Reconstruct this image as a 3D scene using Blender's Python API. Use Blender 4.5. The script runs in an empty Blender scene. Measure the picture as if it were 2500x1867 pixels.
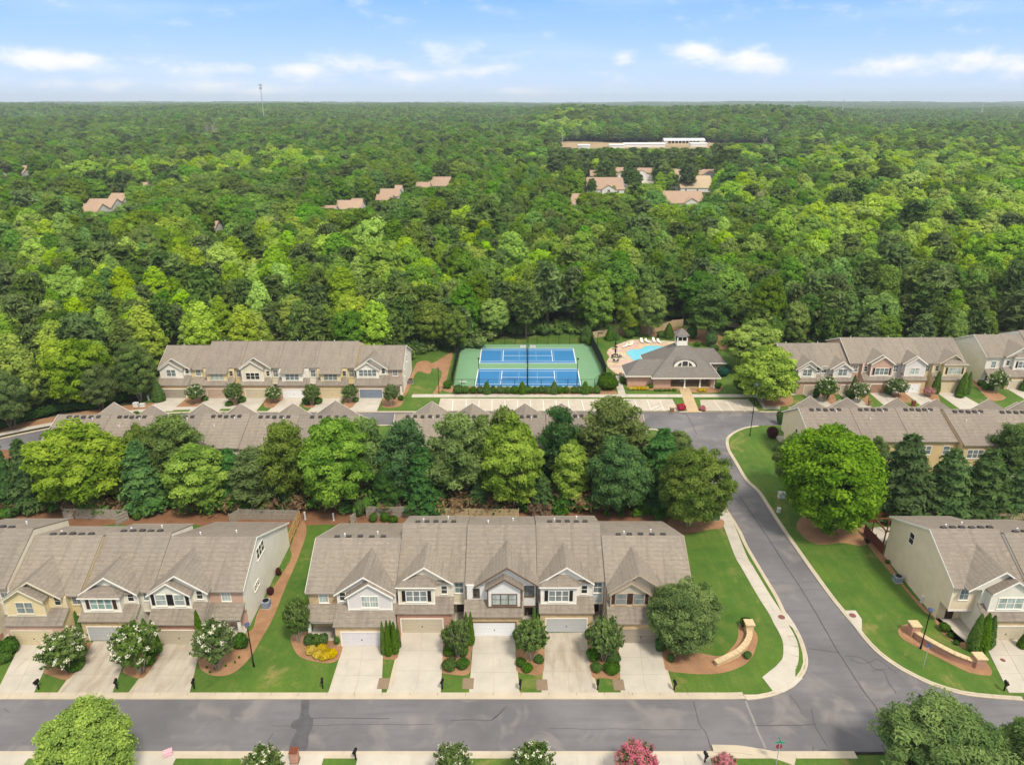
import bpy, bmesh, math, random
import numpy as np
from mathutils import Vector, Matrix, noise as mnoise

random.seed(7); RNG = np.random.default_rng(7)
S = bpy.context.scene; COL = S.collection; R = math.radians

# ------------------------------------------------------------------ camera
CAMH, PITCH, FPX, CX, CY = 60.0, R(21.5), 1733.0, 1250.0, 933.5
cd = bpy.data.cameras.new('camera'); cam = bpy.data.objects.new('camera', cd); COL.objects.link(cam)
cam.location = (0, 0, CAMH); cam.rotation_euler = (R(90) - PITCH, 0, 0)
cd.sensor_fit = 'HORIZONTAL'; cd.sensor_width = 36; cd.lens = 36 * FPX / 2500.0
cd.clip_start = 0.5; cd.clip_end = 40000; S.camera = cam

# ------------------------------------------------------------------ sky and sun
SUN_EL, SUN_AZ = R(57), R(150)          # azimuth clockwise from +Y : behind the camera, to its right
W = bpy.data.worlds.new('World'); S.world = W; W.use_nodes = True
def build_world():
    nt = W.node_tree; nt.nodes.clear(); N = nt.nodes.new; L = nt.links.new
    out = N('ShaderNodeOutputWorld'); bg = N('ShaderNodeBackground'); bg.inputs[1].default_value = 0.13
    sky = N('ShaderNodeTexSky'); sky.sky_type = 'NISHITA'; sky.sun_disc = False
    sky.sun_elevation = SUN_EL; sky.sun_rotation = SUN_AZ; sky.air_density = 1.0; sky.dust_density = 0.6; sky.ozone_density = 2.5
    tc = N('ShaderNodeTexCoord'); sep = N('ShaderNodeSeparateXYZ'); L(tc.outputs['Generated'], sep.inputs[0])
    def math_(op, a, b=None, clamp=False):
        m = N('ShaderNodeMath'); m.operation = op; m.use_clamp = clamp
        for i, v in enumerate((a, b)):
            if v is None: continue
            if isinstance(v, (int, float)): m.inputs[i].default_value = v
            else: L(v, m.inputs[i])
        return m.outputs[0]
    def mix(f, a, b, bt='MIX'):
        m = N('ShaderNodeMix'); m.data_type = 'RGBA'; m.blend_type = bt
        for k, v in ((0, f), (6, a), (7, b)):
            if isinstance(v, (int, float)): m.inputs[k].default_value = v
            elif isinstance(v, tuple): m.inputs[k].default_value = v
            else: L(v, m.inputs[k])
        return m.outputs[2]
    # clear blue that pales towards the horizon (photo's low summer sky)
    ramp = N('ShaderNodeValToRGB'); cr = ramp.color_ramp
    cr.elements[0].position = 0.0; cr.elements[0].color = (3.5, 4.3, 5.3, 1)
    cr.elements[1].position = 1.0; cr.elements[1].color = (5.6, 5.3, 4.9, 1)
    e = cr.elements.new(0.025); e.color = (2.85, 3.8, 5.3, 1)
    e = cr.elements.new(0.075); e.color = (1.85, 3.1, 5.4, 1)
    e = cr.elements.new(0.125); e.color = (1.15, 2.5, 5.5, 1)
    e = cr.elements.new(0.18); e.color = (3.0, 3.9, 5.3, 1)
    e = cr.elements.new(0.30); e.color = (4.9, 4.9, 4.9, 1)
    L(math_('MAXIMUM', sep.outputs[2], 0.0), ramp.inputs[0])
    base = mix(0.92, sky.outputs[0], ramp.outputs[0])
    # azimuth / elevation plane for the clouds
    az = math_('DIVIDE', sep.outputs[0], math_('MAXIMUM', math_('ABSOLUTE', sep.outputs[1]), 0.05))
    comb = N('ShaderNodeCombineXYZ'); L(az, comb.inputs[0]); L(math_('MULTIPLY', sep.outputs[2], 2.6), comb.inputs[1]); L(sep.outputs[1], comb.inputs[2])
    def noise_(scale, detail, rough, off=(0, 0, 0)):
        mp = N('ShaderNodeMapping'); mp.inputs['Location'].default_value = off; L(comb.outputs[0], mp.inputs[0])
        n = N('ShaderNodeTexNoise'); n.inputs['Scale'].default_value = scale; n.inputs['Detail'].default_value = detail
        n.inputs['Roughness'].default_value = rough; L(mp.outputs[0], n.inputs['Vector']); return n.outputs['Fac']
    n1 = noise_(17, 7, 0.62); n2 = noise_(6.0, 3, 0.5, (3.1, 1.7, 0))
    # cumulus banks where the photo has them: (azimuth tan, elevation, half width, half height, strength)
    banks = [(-.60, .044, .13, .012, 1.0), (-.715, .034, .05, .014, .9), (-.40, .037, .06, .011, .8), (-.375, .02, .05, .009, .5), (-.56, .020, .10, .008, .6), (-.20, .047, .065, .012, .8), (-.09, .058, .05, .014, .7),
             (-.13, .030, .06, .009, .5), (-.27, .036, .05, .012, .8), (.145, .054, .022, .009, .8), (.235, .060, .045, .016, 1.1), (.31, .048, .052, .017, 1.15), (.50, .040, .08, .011, .8), (.60, .044, .07, .013, .85), (.66, .034, .05, .010, .6), (.02, .013, .03, .007, .5),
             (.11, .013, .05, .006, .35), (-.02, .04, .06, .012, .55), (-.33, .014, .05, .007, .4)]
    acc = None
    for (a0, e0, wa, we, st) in banks:
        dx = math_('DIVIDE', math_('SUBTRACT', az, a0), wa*1.08); dy = math_('DIVIDE', math_('SUBTRACT', sep.outputs[2], e0), we*1.15)
        r2 = math_('ADD', math_('MULTIPLY', dx, dx), math_('MULTIPLY', dy, dy))
        g = math_('MULTIPLY', math_('SUBTRACT', 1.05, math_('SQRT', r2)), st * 1.1)
        acc = g if acc is None else math_('MAXIMUM', acc, g)
    front = math_('GREATER_THAN', sep.outputs[1], 0.0)
    acc = math_('MAXIMUM', math_('MULTIPLY', acc, front), -1.0)
    gen = math_('MULTIPLY', math_('SUBTRACT', n2, 0.62), 1.2)      # same kind of clouds all round
    low = math_('SUBTRACT', 1.0, math_('MULTIPLY', math_('ABSOLUTE', math_('SUBTRACT', sep.outputs[2], 0.05)), 14), True)
    acc = math_('MAXIMUM', acc, math_('SUBTRACT', math_('MULTIPLY', gen, low), 0.12))
    cov = math_('ADD', acc, math_('MULTIPLY', math_('SUBTRACT', n1, 0.50), 2.7))
    m = N('ShaderNodeMapRange'); m.interpolation_type = 'SMOOTHSTEP'; m.inputs[1].default_value = -0.1; m.inputs[2].default_value = 1.15; L(cov, m.inputs[0])
    cl = math_('MULTIPLY', m.outputs[0], 0.88)
    comb2 = N('ShaderNodeCombineXYZ'); L(az, comb2.inputs[0]); L(math_('MULTIPLY', sep.outputs[2], 11), comb2.inputs[1])
    nn = N('ShaderNodeTexNoise'); nn.inputs['Scale'].default_value = 2.2; nn.inputs['Detail'].default_value = 5; L(comb2.outputs[0], nn.inputs['Vector'])
    m2 = N('ShaderNodeMapRange'); m2.inputs[1].default_value = 0.5; m2.inputs[2].default_value = 0.85; L(nn.outputs['Fac'], m2.inputs[0])
    ci = math_('MULTIPLY', m2.outputs[0], 0.5)
    c1 = mix(ci, base, (4.3, 4.9, 5.8, 1))
    c2 = mix(cl, c1, (5.6, 5.4, 5.35, 1))
    L(c2, bg.inputs[0]); L(bg.outputs[0], out.inputs[0])
build_world()
sd = bpy.data.lights.new('sun', 'SUN'); sd.energy = 2.3; sd.angle = R(9); sd.color = (1.0, 0.90, 0.76)
sun = bpy.data.objects.new('sun', sd); COL.objects.link(sun)
sdir = Vector((math.sin(SUN_AZ) * math.cos(SUN_EL), math.cos(SUN_AZ) * math.cos(SUN_EL), math.sin(SUN_EL)))
sun.rotation_euler = sdir.to_track_quat('Z', 'Y').to_euler(); sun.location = (-60, -60, 150)
S.view_settings.view_transform = 'Standard'; S.view_settings.look = 'None'; S.view_settings.gamma = 1.0
S.view_settings.use_curve_mapping = False; S.view_settings.exposure = 0.70
S.cycles.max_bounces = 6; S.cycles.diffuse_bounces = 3; S.cycles.transmission_bounces = 4; S.cycles.glossy_bounces = 2; S.cycles.volume_bounces = 0
S.cycles.use_adaptive_sampling = True; S.cycles.adaptive_threshold = 0.01; S.cycles.use_denoising = True

# ------------------------------------------------------------------ survey: points of the site measured from the camera station
CR = dict(c1=(0,1200,900/2212), c2=(700,1200,600/1802), c3=(1200,1200,700/2103), c4=(1800,1200,700/1734), c5=(350,780,700/2212),
          c6=(1050,780,800/2212), c7=(1850,780,650/2212), c8=(0,950,800/2212), e1=(1450,780,500/2212), e2=(1850,1000,650/2212),
          e3=(550,1650,750/2212), e4=(1200,1650,750/2212), e5=(0,780,420/1982), e6=(0,1250,400/1406), f5=(1350,300,600/2212),
          g7=(160,380,400/2212), g8=(760,400,400/2212), L3=(0,240,1250/2212), R3=(1250,240,1250/2212), L6=(0,580,1250/2212),
          R6=(1250,580,1250/2212), m8=(700,950,1150/2212), d=(0,0,2500/2212), s=(0,0,1.0))
cP, sP = math.cos(PITCH), math.sin(PITCH)
def px(c, x, y):
    o = CR[c]; return o[0] + x * o[2], o[1] + y * o[2]
def G(c, x, y, z=0.0):
    u, v = px(c, x, y); a = (u - CX) / FPX; b = (v - CY) / FPX
    dx, dy, dz = a, cP - sP * b, -sP - cP * b
    t = (z - CAMH) / dz
    return (a * t, dy * t)
def proj(x, y, z):
    d = y * cP + (CAMH - z) * sP
    if d <= 0.1: return None
    return CX + FPX * x / d, CY + FPX * ((CAMH - z) * cP - y * sP) / d
def GS(c, pts, z=0.0): return [G(c, a, b, z) for a, b in pts]
def spline(pts, closed=True, n=6):
    out = []; m = len(pts); rng = range(m if closed else m - 1)
    for i in rng:
        p = [pts[(i + k) % m] if closed else pts[min(max(i + k, 0), m - 1)] for k in (-1, 0, 1, 2)]
        for s in range(n):
            t = s / n
            out.append(tuple(0.5 * ((2*p[1][j]) + (-p[0][j]+p[2][j])*t + (2*p[0][j]-5*p[1][j]+4*p[2][j]-p[3][j])*t*t + (-p[0][j]+3*p[1][j]-3*p[2][j]+p[3][j])*t**3) for j in (0, 1)))
    if not closed: out.append(tuple(pts[-1]))
    return out

# ------------------------------------------------------------------ material helpers
MATS = {}
class NB:
    def __init__(s, name):
        s.m = bpy.data.materials.new(name); s.m.use_nodes = True; s.nt = s.m.node_tree; s.nt.nodes.clear()
        s.out = s.n('ShaderNodeOutputMaterial'); s.b = s.n('ShaderNodeBsdfPrincipled'); s.l(s.b.outputs[0], s.out.inputs[0])
        s.b.inputs['Roughness'].default_value = 0.85; s.b.inputs['Specular IOR Level'].default_value = 0.25
        s.tc = s.n('ShaderNodeTexCoord')
    def n(s, t): return s.nt.nodes.new(t)
    def l(s, a, b): s.nt.links.new(a, b)
    def vec(s, sc=(1,1,1), src='Object', rot=(0,0,0)):
        mp = s.n('ShaderNodeMapping'); mp.inputs['Scale'].default_value = sc; mp.inputs['Rotation'].default_value = rot
        if src == 'World':
            g = s.n('ShaderNodeNewGeometry'); s.l(g.outputs['Position'], mp.inputs[0])
        else: s.l(s.tc.outputs[src], mp.inputs[0])
        return mp.outputs[0]
    def noise(s, scale, detail=4, rough=0.55, v=None, dist=0.0):
        n = s.n('ShaderNodeTexNoise'); n.inputs['Scale'].default_value = scale; n.inputs['Detail'].default_value = detail
        n.inputs['Roughness'].default_value = rough; n.inputs['Distortion'].default_value = dist
        if v is not None: s.l(v, n.inputs['Vector'])
        return n.outputs['Fac']
    def ramp(s, f, stops):
        r = s.n('ShaderNodeValToRGB'); e = r.color_ramp.elements
        e[0].position, e[0].color = stops[0][0], (*stops[0][1], 1); e[1].position, e[1].color = stops[-1][0], (*stops[-1][1], 1)
        for p, c in stops[1:-1]:
            k = e.new(p); k.color = (*c, 1)
        s.l(f, r.inputs[0]); return r.outputs[0]
    def rng(s, f, a, b, c=0.0, d=1.0):
        m = s.n('ShaderNodeMapRange'); 
        for i, v in enumerate((a, b, c, d)): m.inputs[i+1].default_value = v
        s.l(f, m.inputs[0]); return m.outputs[0]
    def mix(s, f, a, b, bt='MIX'):
        m = s.n('ShaderNodeMix'); m.data_type = 'RGBA'; m.blend_type = bt
        for k, v in ((0, f), (6, a), (7, b)):
            if isinstance(v, (int, float)): m.inputs[k].default_value = v
            elif isinstance(v, tuple): m.inputs[k].default_value = (*v[:3], 1)
            else: s.l(v, m.inputs[k])
        return m.outputs[2]
    def math(s, op, a, b=0.0):
        m = s.n('ShaderNodeMath'); m.operation = op
        for i, v in enumerate((a, b)):
            if isinstance(v, (int, float)): m.inputs[i].default_value = v
            else: s.l(v, m.inputs[i])
        return m.outputs[0]
    def col(s, c):
        if isinstance(c, tuple): s.b.inputs['Base Color'].default_value = (*c, 1)
        else: s.l(c, s.b.inputs['Base Color'])
    def bump(s, h, st=0.3, dist=0.02):
        b = s.n('ShaderNodeBump'); b.inputs['Strength'].default_value = st; b.inputs['Distance'].default_value = dist
        s.l(h, b.inputs['Height']); s.l(b.outputs[0], s.b.inputs['Normal'])
    def rand(s):
        o = s.n('ShaderNodeObjectInfo'); return o.outputs['Random']
def tup(c, k): return tuple(min(1, x * k) for x in c)
def plain(name, c, rough=0.7, metal=0.0, var=0.12, scale=3.0):
    if name in MATS: return MATS[name]
    b = NB(name); b.b.inputs['Roughness'].default_value = rough; b.b.inputs['Metallic'].default_value = metal
    f = b.noise(scale, 5, 0.6, b.vec())
    b.col(b.mix(b.rng(f, .3, .7), tup(c, 1 - var), tup(c, 1 + var * .6)))
    MATS[name] = b.m; return b.m
def siding(name, c):
    if name in MATS: return MATS[name]
    b = NB(name); b.b.inputs['Roughness'].default_value = 0.6
    v = b.vec(); f = b.noise(0.7, 5, 0.6, v)
    w = b.n('ShaderNodeTexWave'); w.wave_type = 'BANDS'; w.bands_direction = 'Z'; w.wave_profile = 'SAW'; w.inputs['Scale'].default_value = 0.9
    b.l(v, w.inputs['Vector'])
    fs = b.noise(1.6, 4, .6, b.vec((1, 1, .12)))
    cc = b.mix(b.rng(f, .3, .75), tup(c, .9), tup(c, 1.04))
    cc = b.mix(b.rng(fs, .55, .8, 0, .18), cc, tup(c, .75))
    b.col(b.mix(b.rng(w.outputs['Fac'], 0, .12, .16, 0), cc, tup(c, .7)))
    b.bump(w.outputs['Fac'], .4, .02); MATS[name] = b.m; return b.m
def masonry(name, c1, c2, mortar, bw=.4, rh=.16, offv=0.0):
    if name in MATS: return MATS[name]
    b = NB(name); b.b.inputs['Roughness'].default_value = 0.9
    sx = b.n('ShaderNodeSeparateXYZ'); b.l(b.vec(), sx.inputs[0]); cb = b.n('ShaderNodeCombineXYZ')
    b.l(b.math('ADD', sx.outputs[0], sx.outputs[1]), cb.inputs[0]); b.l(sx.outputs[2], cb.inputs[1])
    t = b.n('ShaderNodeTexBrick'); b.l(cb.outputs[0], t.inputs['Vector']); t.inputs['Scale'].default_value = 1.0
    t.inputs['Brick Width'].default_value = bw; t.inputs['Row Height'].default_value = rh; t.inputs['Mortar Size'].default_value = .012
    t.inputs['Color1'].default_value = (*c1, 1); t.inputs['Color2'].default_value = (*c2, 1); t.inputs['Mortar'].default_value = (*mortar, 1)
    f = b.noise(2.2, 5, .6, b.vec())
    b.col(b.mix(b.rng(f, .35, .7, 0, .45), t.outputs['Color'], tup(c2, .75)))
    b.bump(t.outputs['Fac'], -.5, .02); MATS[name] = b.m; return b.m
def mk_shingle(name='shingle', c=(.288, .258, .218), streak=True):
    b = NB(name); b.b.inputs['Roughness'].default_value = 0.95; b.b.inputs['Specular IOR Level'].default_value = 0.1
    big = b.noise(.28, 4, .6, b.vec()); tabs = b.noise(2.6, 6, .72, b.vec((.55, 1.6, 1.6)))
    fine = b.noise(9, 3, .7, b.vec((.6, 2.0, 2.0)))
    w = b.n('ShaderNodeTexWave'); w.bands_direction = 'Z'; w.inputs['Scale'].default_value = 1.1; w.inputs['Distortion'].default_value = .6; w.inputs['Detail Scale'].default_value = 4; b.l(b.vec(), w.inputs['Vector'])
    st = b.noise(1.0, 5, .65, b.vec((1.5, .16, .16)), .3)
    cc = b.mix(b.rng(tabs, .34, .68), tup(c, .70), tup(c, 1.22))
    cc = b.mix(b.rng(fine, .3, .7, 0, .45), cc, tup(c, .62))
    cc = b.mix(b.rng(w.outputs['Fac'], 0, .3, .30, 0), cc, tup(c, .45))
    cc = b.mix(b.rng(big, .38, .66, 0, .6), cc, (c[0]*.74, c[1]*.74, c[2]*.78))
    if streak: cc = b.mix(b.rng(st, .50, .72, 0, .62), cc, tup(c, .50))
    r = b.rand(); cc = b.mix(.6, cc, b.ramp(r, [(0, (.40, .38, .37)), (.35, (.53, .5, .45)), (.7, (.47, .43, .41)), (1, (.60, .57, .52))]), 'SOFT_LIGHT')
    b.col(cc); b.bump(fine, .35, .02); MATS[name] = b.m; return b.m
def mk_concrete(name, c=(.50, .465, .40), so=.58):
    b = NB(name); v = b.vec(src='World')
    f = b.noise(.35, 5, .6, v); g = b.noise(6, 4, .6, v); st = b.noise(.55, 6, .65, b.vec((1.6, .35, 1), 'World'))
    cc = b.mix(b.rng(f, .3, .7), tup(c, .86), tup(c, 1.08)); cc = b.mix(b.rng(g, .3, .7, 0, .18), cc, tup(c, .72))
    cc = b.mix(b.rng(st, so, so + .2, 0, .55), cc, (c[0]*.58, c[1]*.5, c[2]*.42))
    r = b.rand(); cc = b.mix(.35, cc, b.ramp(r, [(0, (.43, .42, .40)), (1, (.56, .55, .53))]), 'SOFT_LIGHT')
    b.col(cc); b.bump(g, .1, .01); MATS[name] = b.m; return b.m
def mk_asphalt():
    b = NB('asphalt'); v = b.vec(src='World'); c = (.172, .168, .176)
    f = b.noise(.10, 5, .6, v); g = b.noise(9, 3, .7, v); s = b.noise(.9, 5, .6, b.vec((.14, 1.2, 1), 'World'), .2); p = b.noise(.22, 3, .5, v, 1.0)
    cc = b.mix(b.rng(f, .3, .7), tup(c, .66), tup(c, 1.2)); cc = b.mix(b.rng(g, .25, .75, 0, .35), cc, tup(c, .68))
    cc = b.mix(b.rng(s, .46, .7, 0, .55), cc, (.120, .116, .126)); cc = b.mix(b.rng(p, .56, .68, 0, .5), cc, (.25, .23, .215))
    b.col(cc); b.bump(g, .25, .01); b.b.inputs['Roughness'].default_value = .9; MATS['asphalt'] = b.m
def mk_lawn():
    b = NB('lawn_grass'); v = b.vec(src='World')
    f = b.noise(.12, 5, .62, v); g = b.noise(7, 4, .75, v); h = b.noise(.45, 5, .65, v, .6); w = b.noise(1.0, 2, .5, b.vec((1.4, .1, 1), 'World', (0, 0, .12)))
    dry = b.noise(.17, 6, .7, b.vec((1, .8, 1), 'World'), .8)
    cc = b.mix(b.rng(f, .36, .64), (.044, .110, .012), (.105, .185, .020)); cc = b.mix(b.rng(h, .42, .66, 0, .6), cc, (.150, .190, .036))
    cc = b.mix(b.rng(g, .4, .66, 0, .6), cc, (.036, .092, .012)); cc = b.mix(b.rng(w, .42, .58, 0, .4), cc, (.05, .125, .014))
    cc = b.mix(b.rng(dry, .56, .72, 0, .7), cc, (.30, .235, .085)); b.col(cc); b.bump(g, .5, .05); MATS['lawn'] = b.m
def mk_mulch(name, c):
    b = NB(name); v = b.vec(src='World'); f = b.noise(.5, 5, .65, v); g = b.noise(11, 3, .7, v)
    cc = b.mix(b.rng(f, .3, .7), tup(c, .72), tup(c, 1.15)); cc = b.mix(b.rng(g, .35, .7, 0, .6), cc, tup(c, .5)); b.col(cc); b.bump(g, .5, .04); MATS[name] = b.m
def mk_ground():
    b = NB('earth'); v = b.vec(src='World'); f = b.noise(.05, 6, .65, v); g = b.noise(1.2, 5, .7, v)
    cc = b.mix(b.rng(f, .4, .6), (.030, .055, .012), (.06, .10, .02)); cc = b.mix(b.rng(g, .35, .7, 0, .7), cc, (.075, .065, .03)); b.col(cc); b.bump(g, .5, .2); MATS['earth'] = b.m
def foliage(name, dark, light, extra=None, trans=.28, rnd=.5):
    b = NB(name); nt = b.nt
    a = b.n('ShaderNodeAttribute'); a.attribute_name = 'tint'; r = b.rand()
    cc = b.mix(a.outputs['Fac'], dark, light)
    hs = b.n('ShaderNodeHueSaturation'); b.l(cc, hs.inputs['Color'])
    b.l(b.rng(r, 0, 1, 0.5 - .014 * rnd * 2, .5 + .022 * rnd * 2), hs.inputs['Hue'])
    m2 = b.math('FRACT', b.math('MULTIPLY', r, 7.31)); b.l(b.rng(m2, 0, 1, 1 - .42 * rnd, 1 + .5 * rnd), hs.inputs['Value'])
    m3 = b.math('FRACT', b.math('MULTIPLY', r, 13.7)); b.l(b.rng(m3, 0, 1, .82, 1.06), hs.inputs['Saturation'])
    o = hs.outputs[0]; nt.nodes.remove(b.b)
    d = b.n('ShaderNodeBsdfDiffuse'); t = b.n('ShaderNodeBsdfTranslucent'); mx = b.n('ShaderNodeMixShader'); mx.inputs[0].default_value = trans
    b.l(o, d.inputs[0]); tt = b.n('ShaderNodeMix'); tt.data_type = 'RGBA'; tt.blend_type = 'MULTIPLY'; tt.inputs[0].default_value = 1; b.l(o, tt.inputs[6]); tt.inputs[7].default_value = (1.5, 1.6, .8, 1)
    b.l(tt.outputs[2], t.inputs[0]); b.l(d.outputs[0], mx.inputs[1]); b.l(t.outputs[0], mx.inputs[2]); b.l(mx.outputs[0], b.out.inputs[0])
    MATS[name] = b.m; return b.m
def glassy(name, c, rough=.15):
    b = NB(name); b.b.inputs['Roughness'].default_value = rough; b.b.inputs['Specular IOR Level'].default_value = .6
    f = b.noise(2, 2, .5, b.vec((1, 1, .4))); b.col(b.mix(b.rng(f, .35, .65), tup(c, .75), tup(c, 1.15))); MATS[name] = b.m; return b.m

mk_shingle(); mk_shingle('shingle_club', (.215, .205, .192), False); mk_shingle('shingle_terracotta', (.45, .33, .245), False); mk_shingle('shingle_pale', (.52, .42, .28), False)
mk_concrete('concrete'); mk_concrete('concrete_stained', (.47, .43, .36), .44); mk_concrete('kerb_concrete', (.50, .44, .34)); mk_concrete('lot_concrete', (.47, .425, .35)); mk_concrete('walk_tan', (.50, .38, .23))
mk_asphalt(); mk_lawn(); mk_mulch('pine_straw', (.38, .215, .115)); mk_mulch('red_clay', (.25, .125, .065)); mk_ground()
foliage('leaf_bright', (.105, .195, .018), (.310, .430, .050)); foliage('leaf_mid', (0.061, 0.132, 0.016), (0.162, 0.277, 0.035)); foliage('leaf_dark', (.036, .090, .018), (.110, .200, .036))
foliage('leaf_olive', (.060, .110, .022), (.195, .270, .062)); foliage('needle_dark', (.036, .100, .024), (.125, .230, .052)); foliage('needle_pine', (.070, .122, .024), (.200, .285, .062))
foliage('leaf_lime', (0.162, 0.270, 0.014), (0.365, 0.499, 0.027), rnd=.2); foliage('leaf_maple', (.070, .165, .012), (.235, .400, .028), rnd=.15)
foliage('leaf_arbor', (0.047, 0.115, 0.011), (0.149, 0.257, 0.024), rnd=.25); foliage('leaf_box', (0.038, 0.101, 0.014), (0.121, 0.223, 0.024), rnd=.35)
foliage('leaf_myrtle', (0.060, 0.115, 0.024), (0.200, 0.290, 0.075), rnd=.2); foliage('leaf_gold', (0.420, 0.300, 0.012), (0.720, 0.560, 0.030), rnd=.1); foliage('leaf_purple', (0.047, 0.016, 0.019), (0.135, 0.047, 0.041), rnd=.1)
foliage('bloom_white', (0.620, 0.580, 0.480), (0.820, 0.780, 0.700), rnd=.1); foliage('bloom_pink', (0.420, 0.090, 0.160), (0.720, 0.250, 0.320), rnd=.1); foliage('twig_brown', (.12, .080, .048), (.26, .17, .10), rnd=.3); foliage('bloom_red', (0.350, 0.015, 0.050), (0.580, 0.050, 0.110), rnd=.05)
foliage('leaf_bluegreen', (0.016, 0.074, 0.061), (0.047, 0.149, 0.115), rnd=.1)
plain('bark', (.13, .10, .075), .95, var=.4); plain('bark_pale', (.36, .31, .25), .9, var=.3)
plain('trim_white', (.82, .79, .71), .5, var=.06); plain('trim_cream', (.66, .60, .46), .5, var=.06); plain('trim_brown', (.15, .09, .055), .6); plain('trim_tan', (.45, .36, .25), .6)
plain('gutter_grey', (.30, .26, .22), .5); plain('black_metal', (.012, .012, .013), .4, .4); plain('vent_dark', (.055, .05, .05), .6); plain('pipe_white', (.75, .76, .77), .4)
plain('shutter_black', (.018, .016, .018), .6); plain('shutter_brown', (.055, .030, .026), .6); plain('shutter_maroon', (.10, .025, .02), .6); plain('dark_interior', (.015, .012, .010), .9)
glassy('glass_blind', (.36, .42, .40), .25); glassy('glass_dark', (.030, .036, .038)); glassy('glass_grey', (.17, .21, .22)); glassy('glass_teal', (.22, .34, .32))
masonry('brick_red', (.40, .185, .125), (.48, .26, .18), (.42, .36, .30), .42, .15); masonry('brick_tan', (.44, .31, .235), (.50, .37, .29), (.5, .44, .38), .4, .14)
masonry('stone_warm', (.50, .33, .16), (.60, .47, .29), (.46, .40, .30), .62, .22); masonry('brick_pink', (.50, .30, .22), (.58, .38, .29), (.5, .42, .36), .4, .15)
plain('wood_grey', (.36, .32, .27), .9, var=.35, scale=6); plain('wood_red', (.17, .055, .03), .85, var=.25); plain('wood_tan', (.50, .40, .24), .9, var=.25, scale=5); plain('wood_new', (.50, .33, .14), .85, var=.2)
MATS['glass'] = MATS['glass_blind']

# ------------------------------------------------------------------ object helpers
def tag(o, label=None, cat=None, group=None, kind=None):
    for k, v in (('label', label), ('category', cat), ('group', group), ('kind', kind)):
        if v: o[k] = v
    return o
def empty(name, loc, label=None, cat=None, group=None, rz=0.0):
    o = bpy.data.objects.new(name, None); COL.objects.link(o); o.location = loc; o.rotation_euler = (0, 0, rz); o.empty_display_size = .3
    return tag(o, label, cat, group)
def link(name, me, parent=None, loc=(0, 0, 0), rz=0.0):
    o = bpy.data.objects.new(name, me); COL.objects.link(o); o.location = loc; o.rotation_euler = (0, 0, rz)
    if parent: o.parent = parent
    return o
def copy_tree(o, parent=None):
    c = o.copy(); COL.objects.link(c); c.parent = parent
    for ch in KIDS.get(o.name, []): KIDS.setdefault(c.name, []).append(copy_tree(ch, c))
    return c
KIDS = {}
class MB:
    def __init__(s): s.v = []; s.f = []; s.mi = []; s.mats = []
    def mat(s, m):
        m = MATS[m] if isinstance(m, str) else m
        if m not in s.mats: s.mats.append(m)
        return s.mats.index(m)
    def add(s, vs, fs, m):
        k = len(s.v); s.v += [tuple(p) for p in vs]; i = s.mat(m)
        for f in fs: s.f.append(tuple(k + a for a in f)); s.mi.append(i)
    def box(s, x0, x1, y0, y1, z0, z1, m):
        s.add([(x0,y0,z0),(x1,y0,z0),(x1,y1,z0),(x0,y1,z0),(x0,y0,z1),(x1,y0,z1),(x1,y1,z1),(x0,y1,z1)],
              [(0,3,2,1),(4,5,6,7),(0,1,5,4),(1,2,6,5),(2,3,7,6),(3,0,4,7)], m)
    def prismx(s, prof, x0, x1, m):        # prof in (y,z), extruded along x
        n = len(prof); vs = [(x0, a, b) for a, b in prof] + [(x1, a, b) for a, b in prof]
        s.add(vs, [tuple(range(n))[::-1], tuple(range(n, 2*n))] + [(i, (i+1) % n, n+(i+1) % n, n+i) for i in range(n)], m)
    def prismy(s, prof, y0, y1, m):        # prof in (x,z)
        n = len(prof); vs = [(a, y0, b) for a, b in prof] + [(a, y1, b) for a, b in prof]
        s.add(vs, [tuple(range(n)), tuple(range(n, 2*n))[::-1]] + [((i+1) % n, i, n+i, n+(i+1) % n) for i in range(n)], m)
    def prismz(s, prof, z0, z1, m):
        n = len(prof); vs = [(a, b, z0) for a, b in prof] + [(a, b, z1) for a, b in prof]
        s.add(vs, [tuple(range(n))[::-1], tuple(range(n, 2*n))] + [(i, (i+1) % n, n+(i+1) % n, n+i) for i in range(n)], m)
    def slab(s, quad, t, m):               # planar quad given thickness downwards
        n = len(quad); vs = list(quad) + [(a, b, c - t) for a, b, c in quad]
        s.add(vs, [tuple(range(n)), tuple(range(n, 2*n))[::-1]] + [((i+1) % n, i, n+i, n+(i+1) % n) for i in range(n)], m)
    def tube(s, p0, p1, r0, r1, m, n=8, cap=True):
        p0, p1 = Vector(p0), Vector(p1); d = (p1 - p0).normalized(); a = d.orthogonal().normalized(); b = d.cross(a)
        vs = [tuple(p + (a * math.cos(2*math.pi*i/n) + b * math.sin(2*math.pi*i/n)) * r) for p, r in ((p0, r0), (p1, r1)) for i in range(n)]
        fs = [(i, (i+1) % n, n+(i+1) % n, n+i) for i in range(n)]
        if cap: fs += [tuple(range(n))[::-1], tuple(range(n, 2*n))]
        s.add(vs, fs, m)
    def build(s, name, parent=None, loc=(0, 0, 0), rz=0.0):
        me = bpy.data.meshes.new(name); me.from_pydata(s.v, [], s.f)
        for m in s.mats: me.materials.append(m)
        me.polygons.foreach_set('material_index', s.mi); me.update()
        bm = bmesh.new(); bm.from_mesh(me); bmesh.ops.recalc_face_normals(bm, faces=bm.faces); bm.to_mesh(me); bm.free()
        o = link(name, me, parent, loc, rz)
        if parent is not None: KIDS.setdefault(parent.name, []).append(o)
        return o
def tri_poly(pts):                          # triangulated outline -> verts, faces
    from mathutils.geometry import tessellate_polygon
    return [tuple(t) for t in tessellate_polygon([[Vector((a, b, 0)) for a, b in pts]])]
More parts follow.
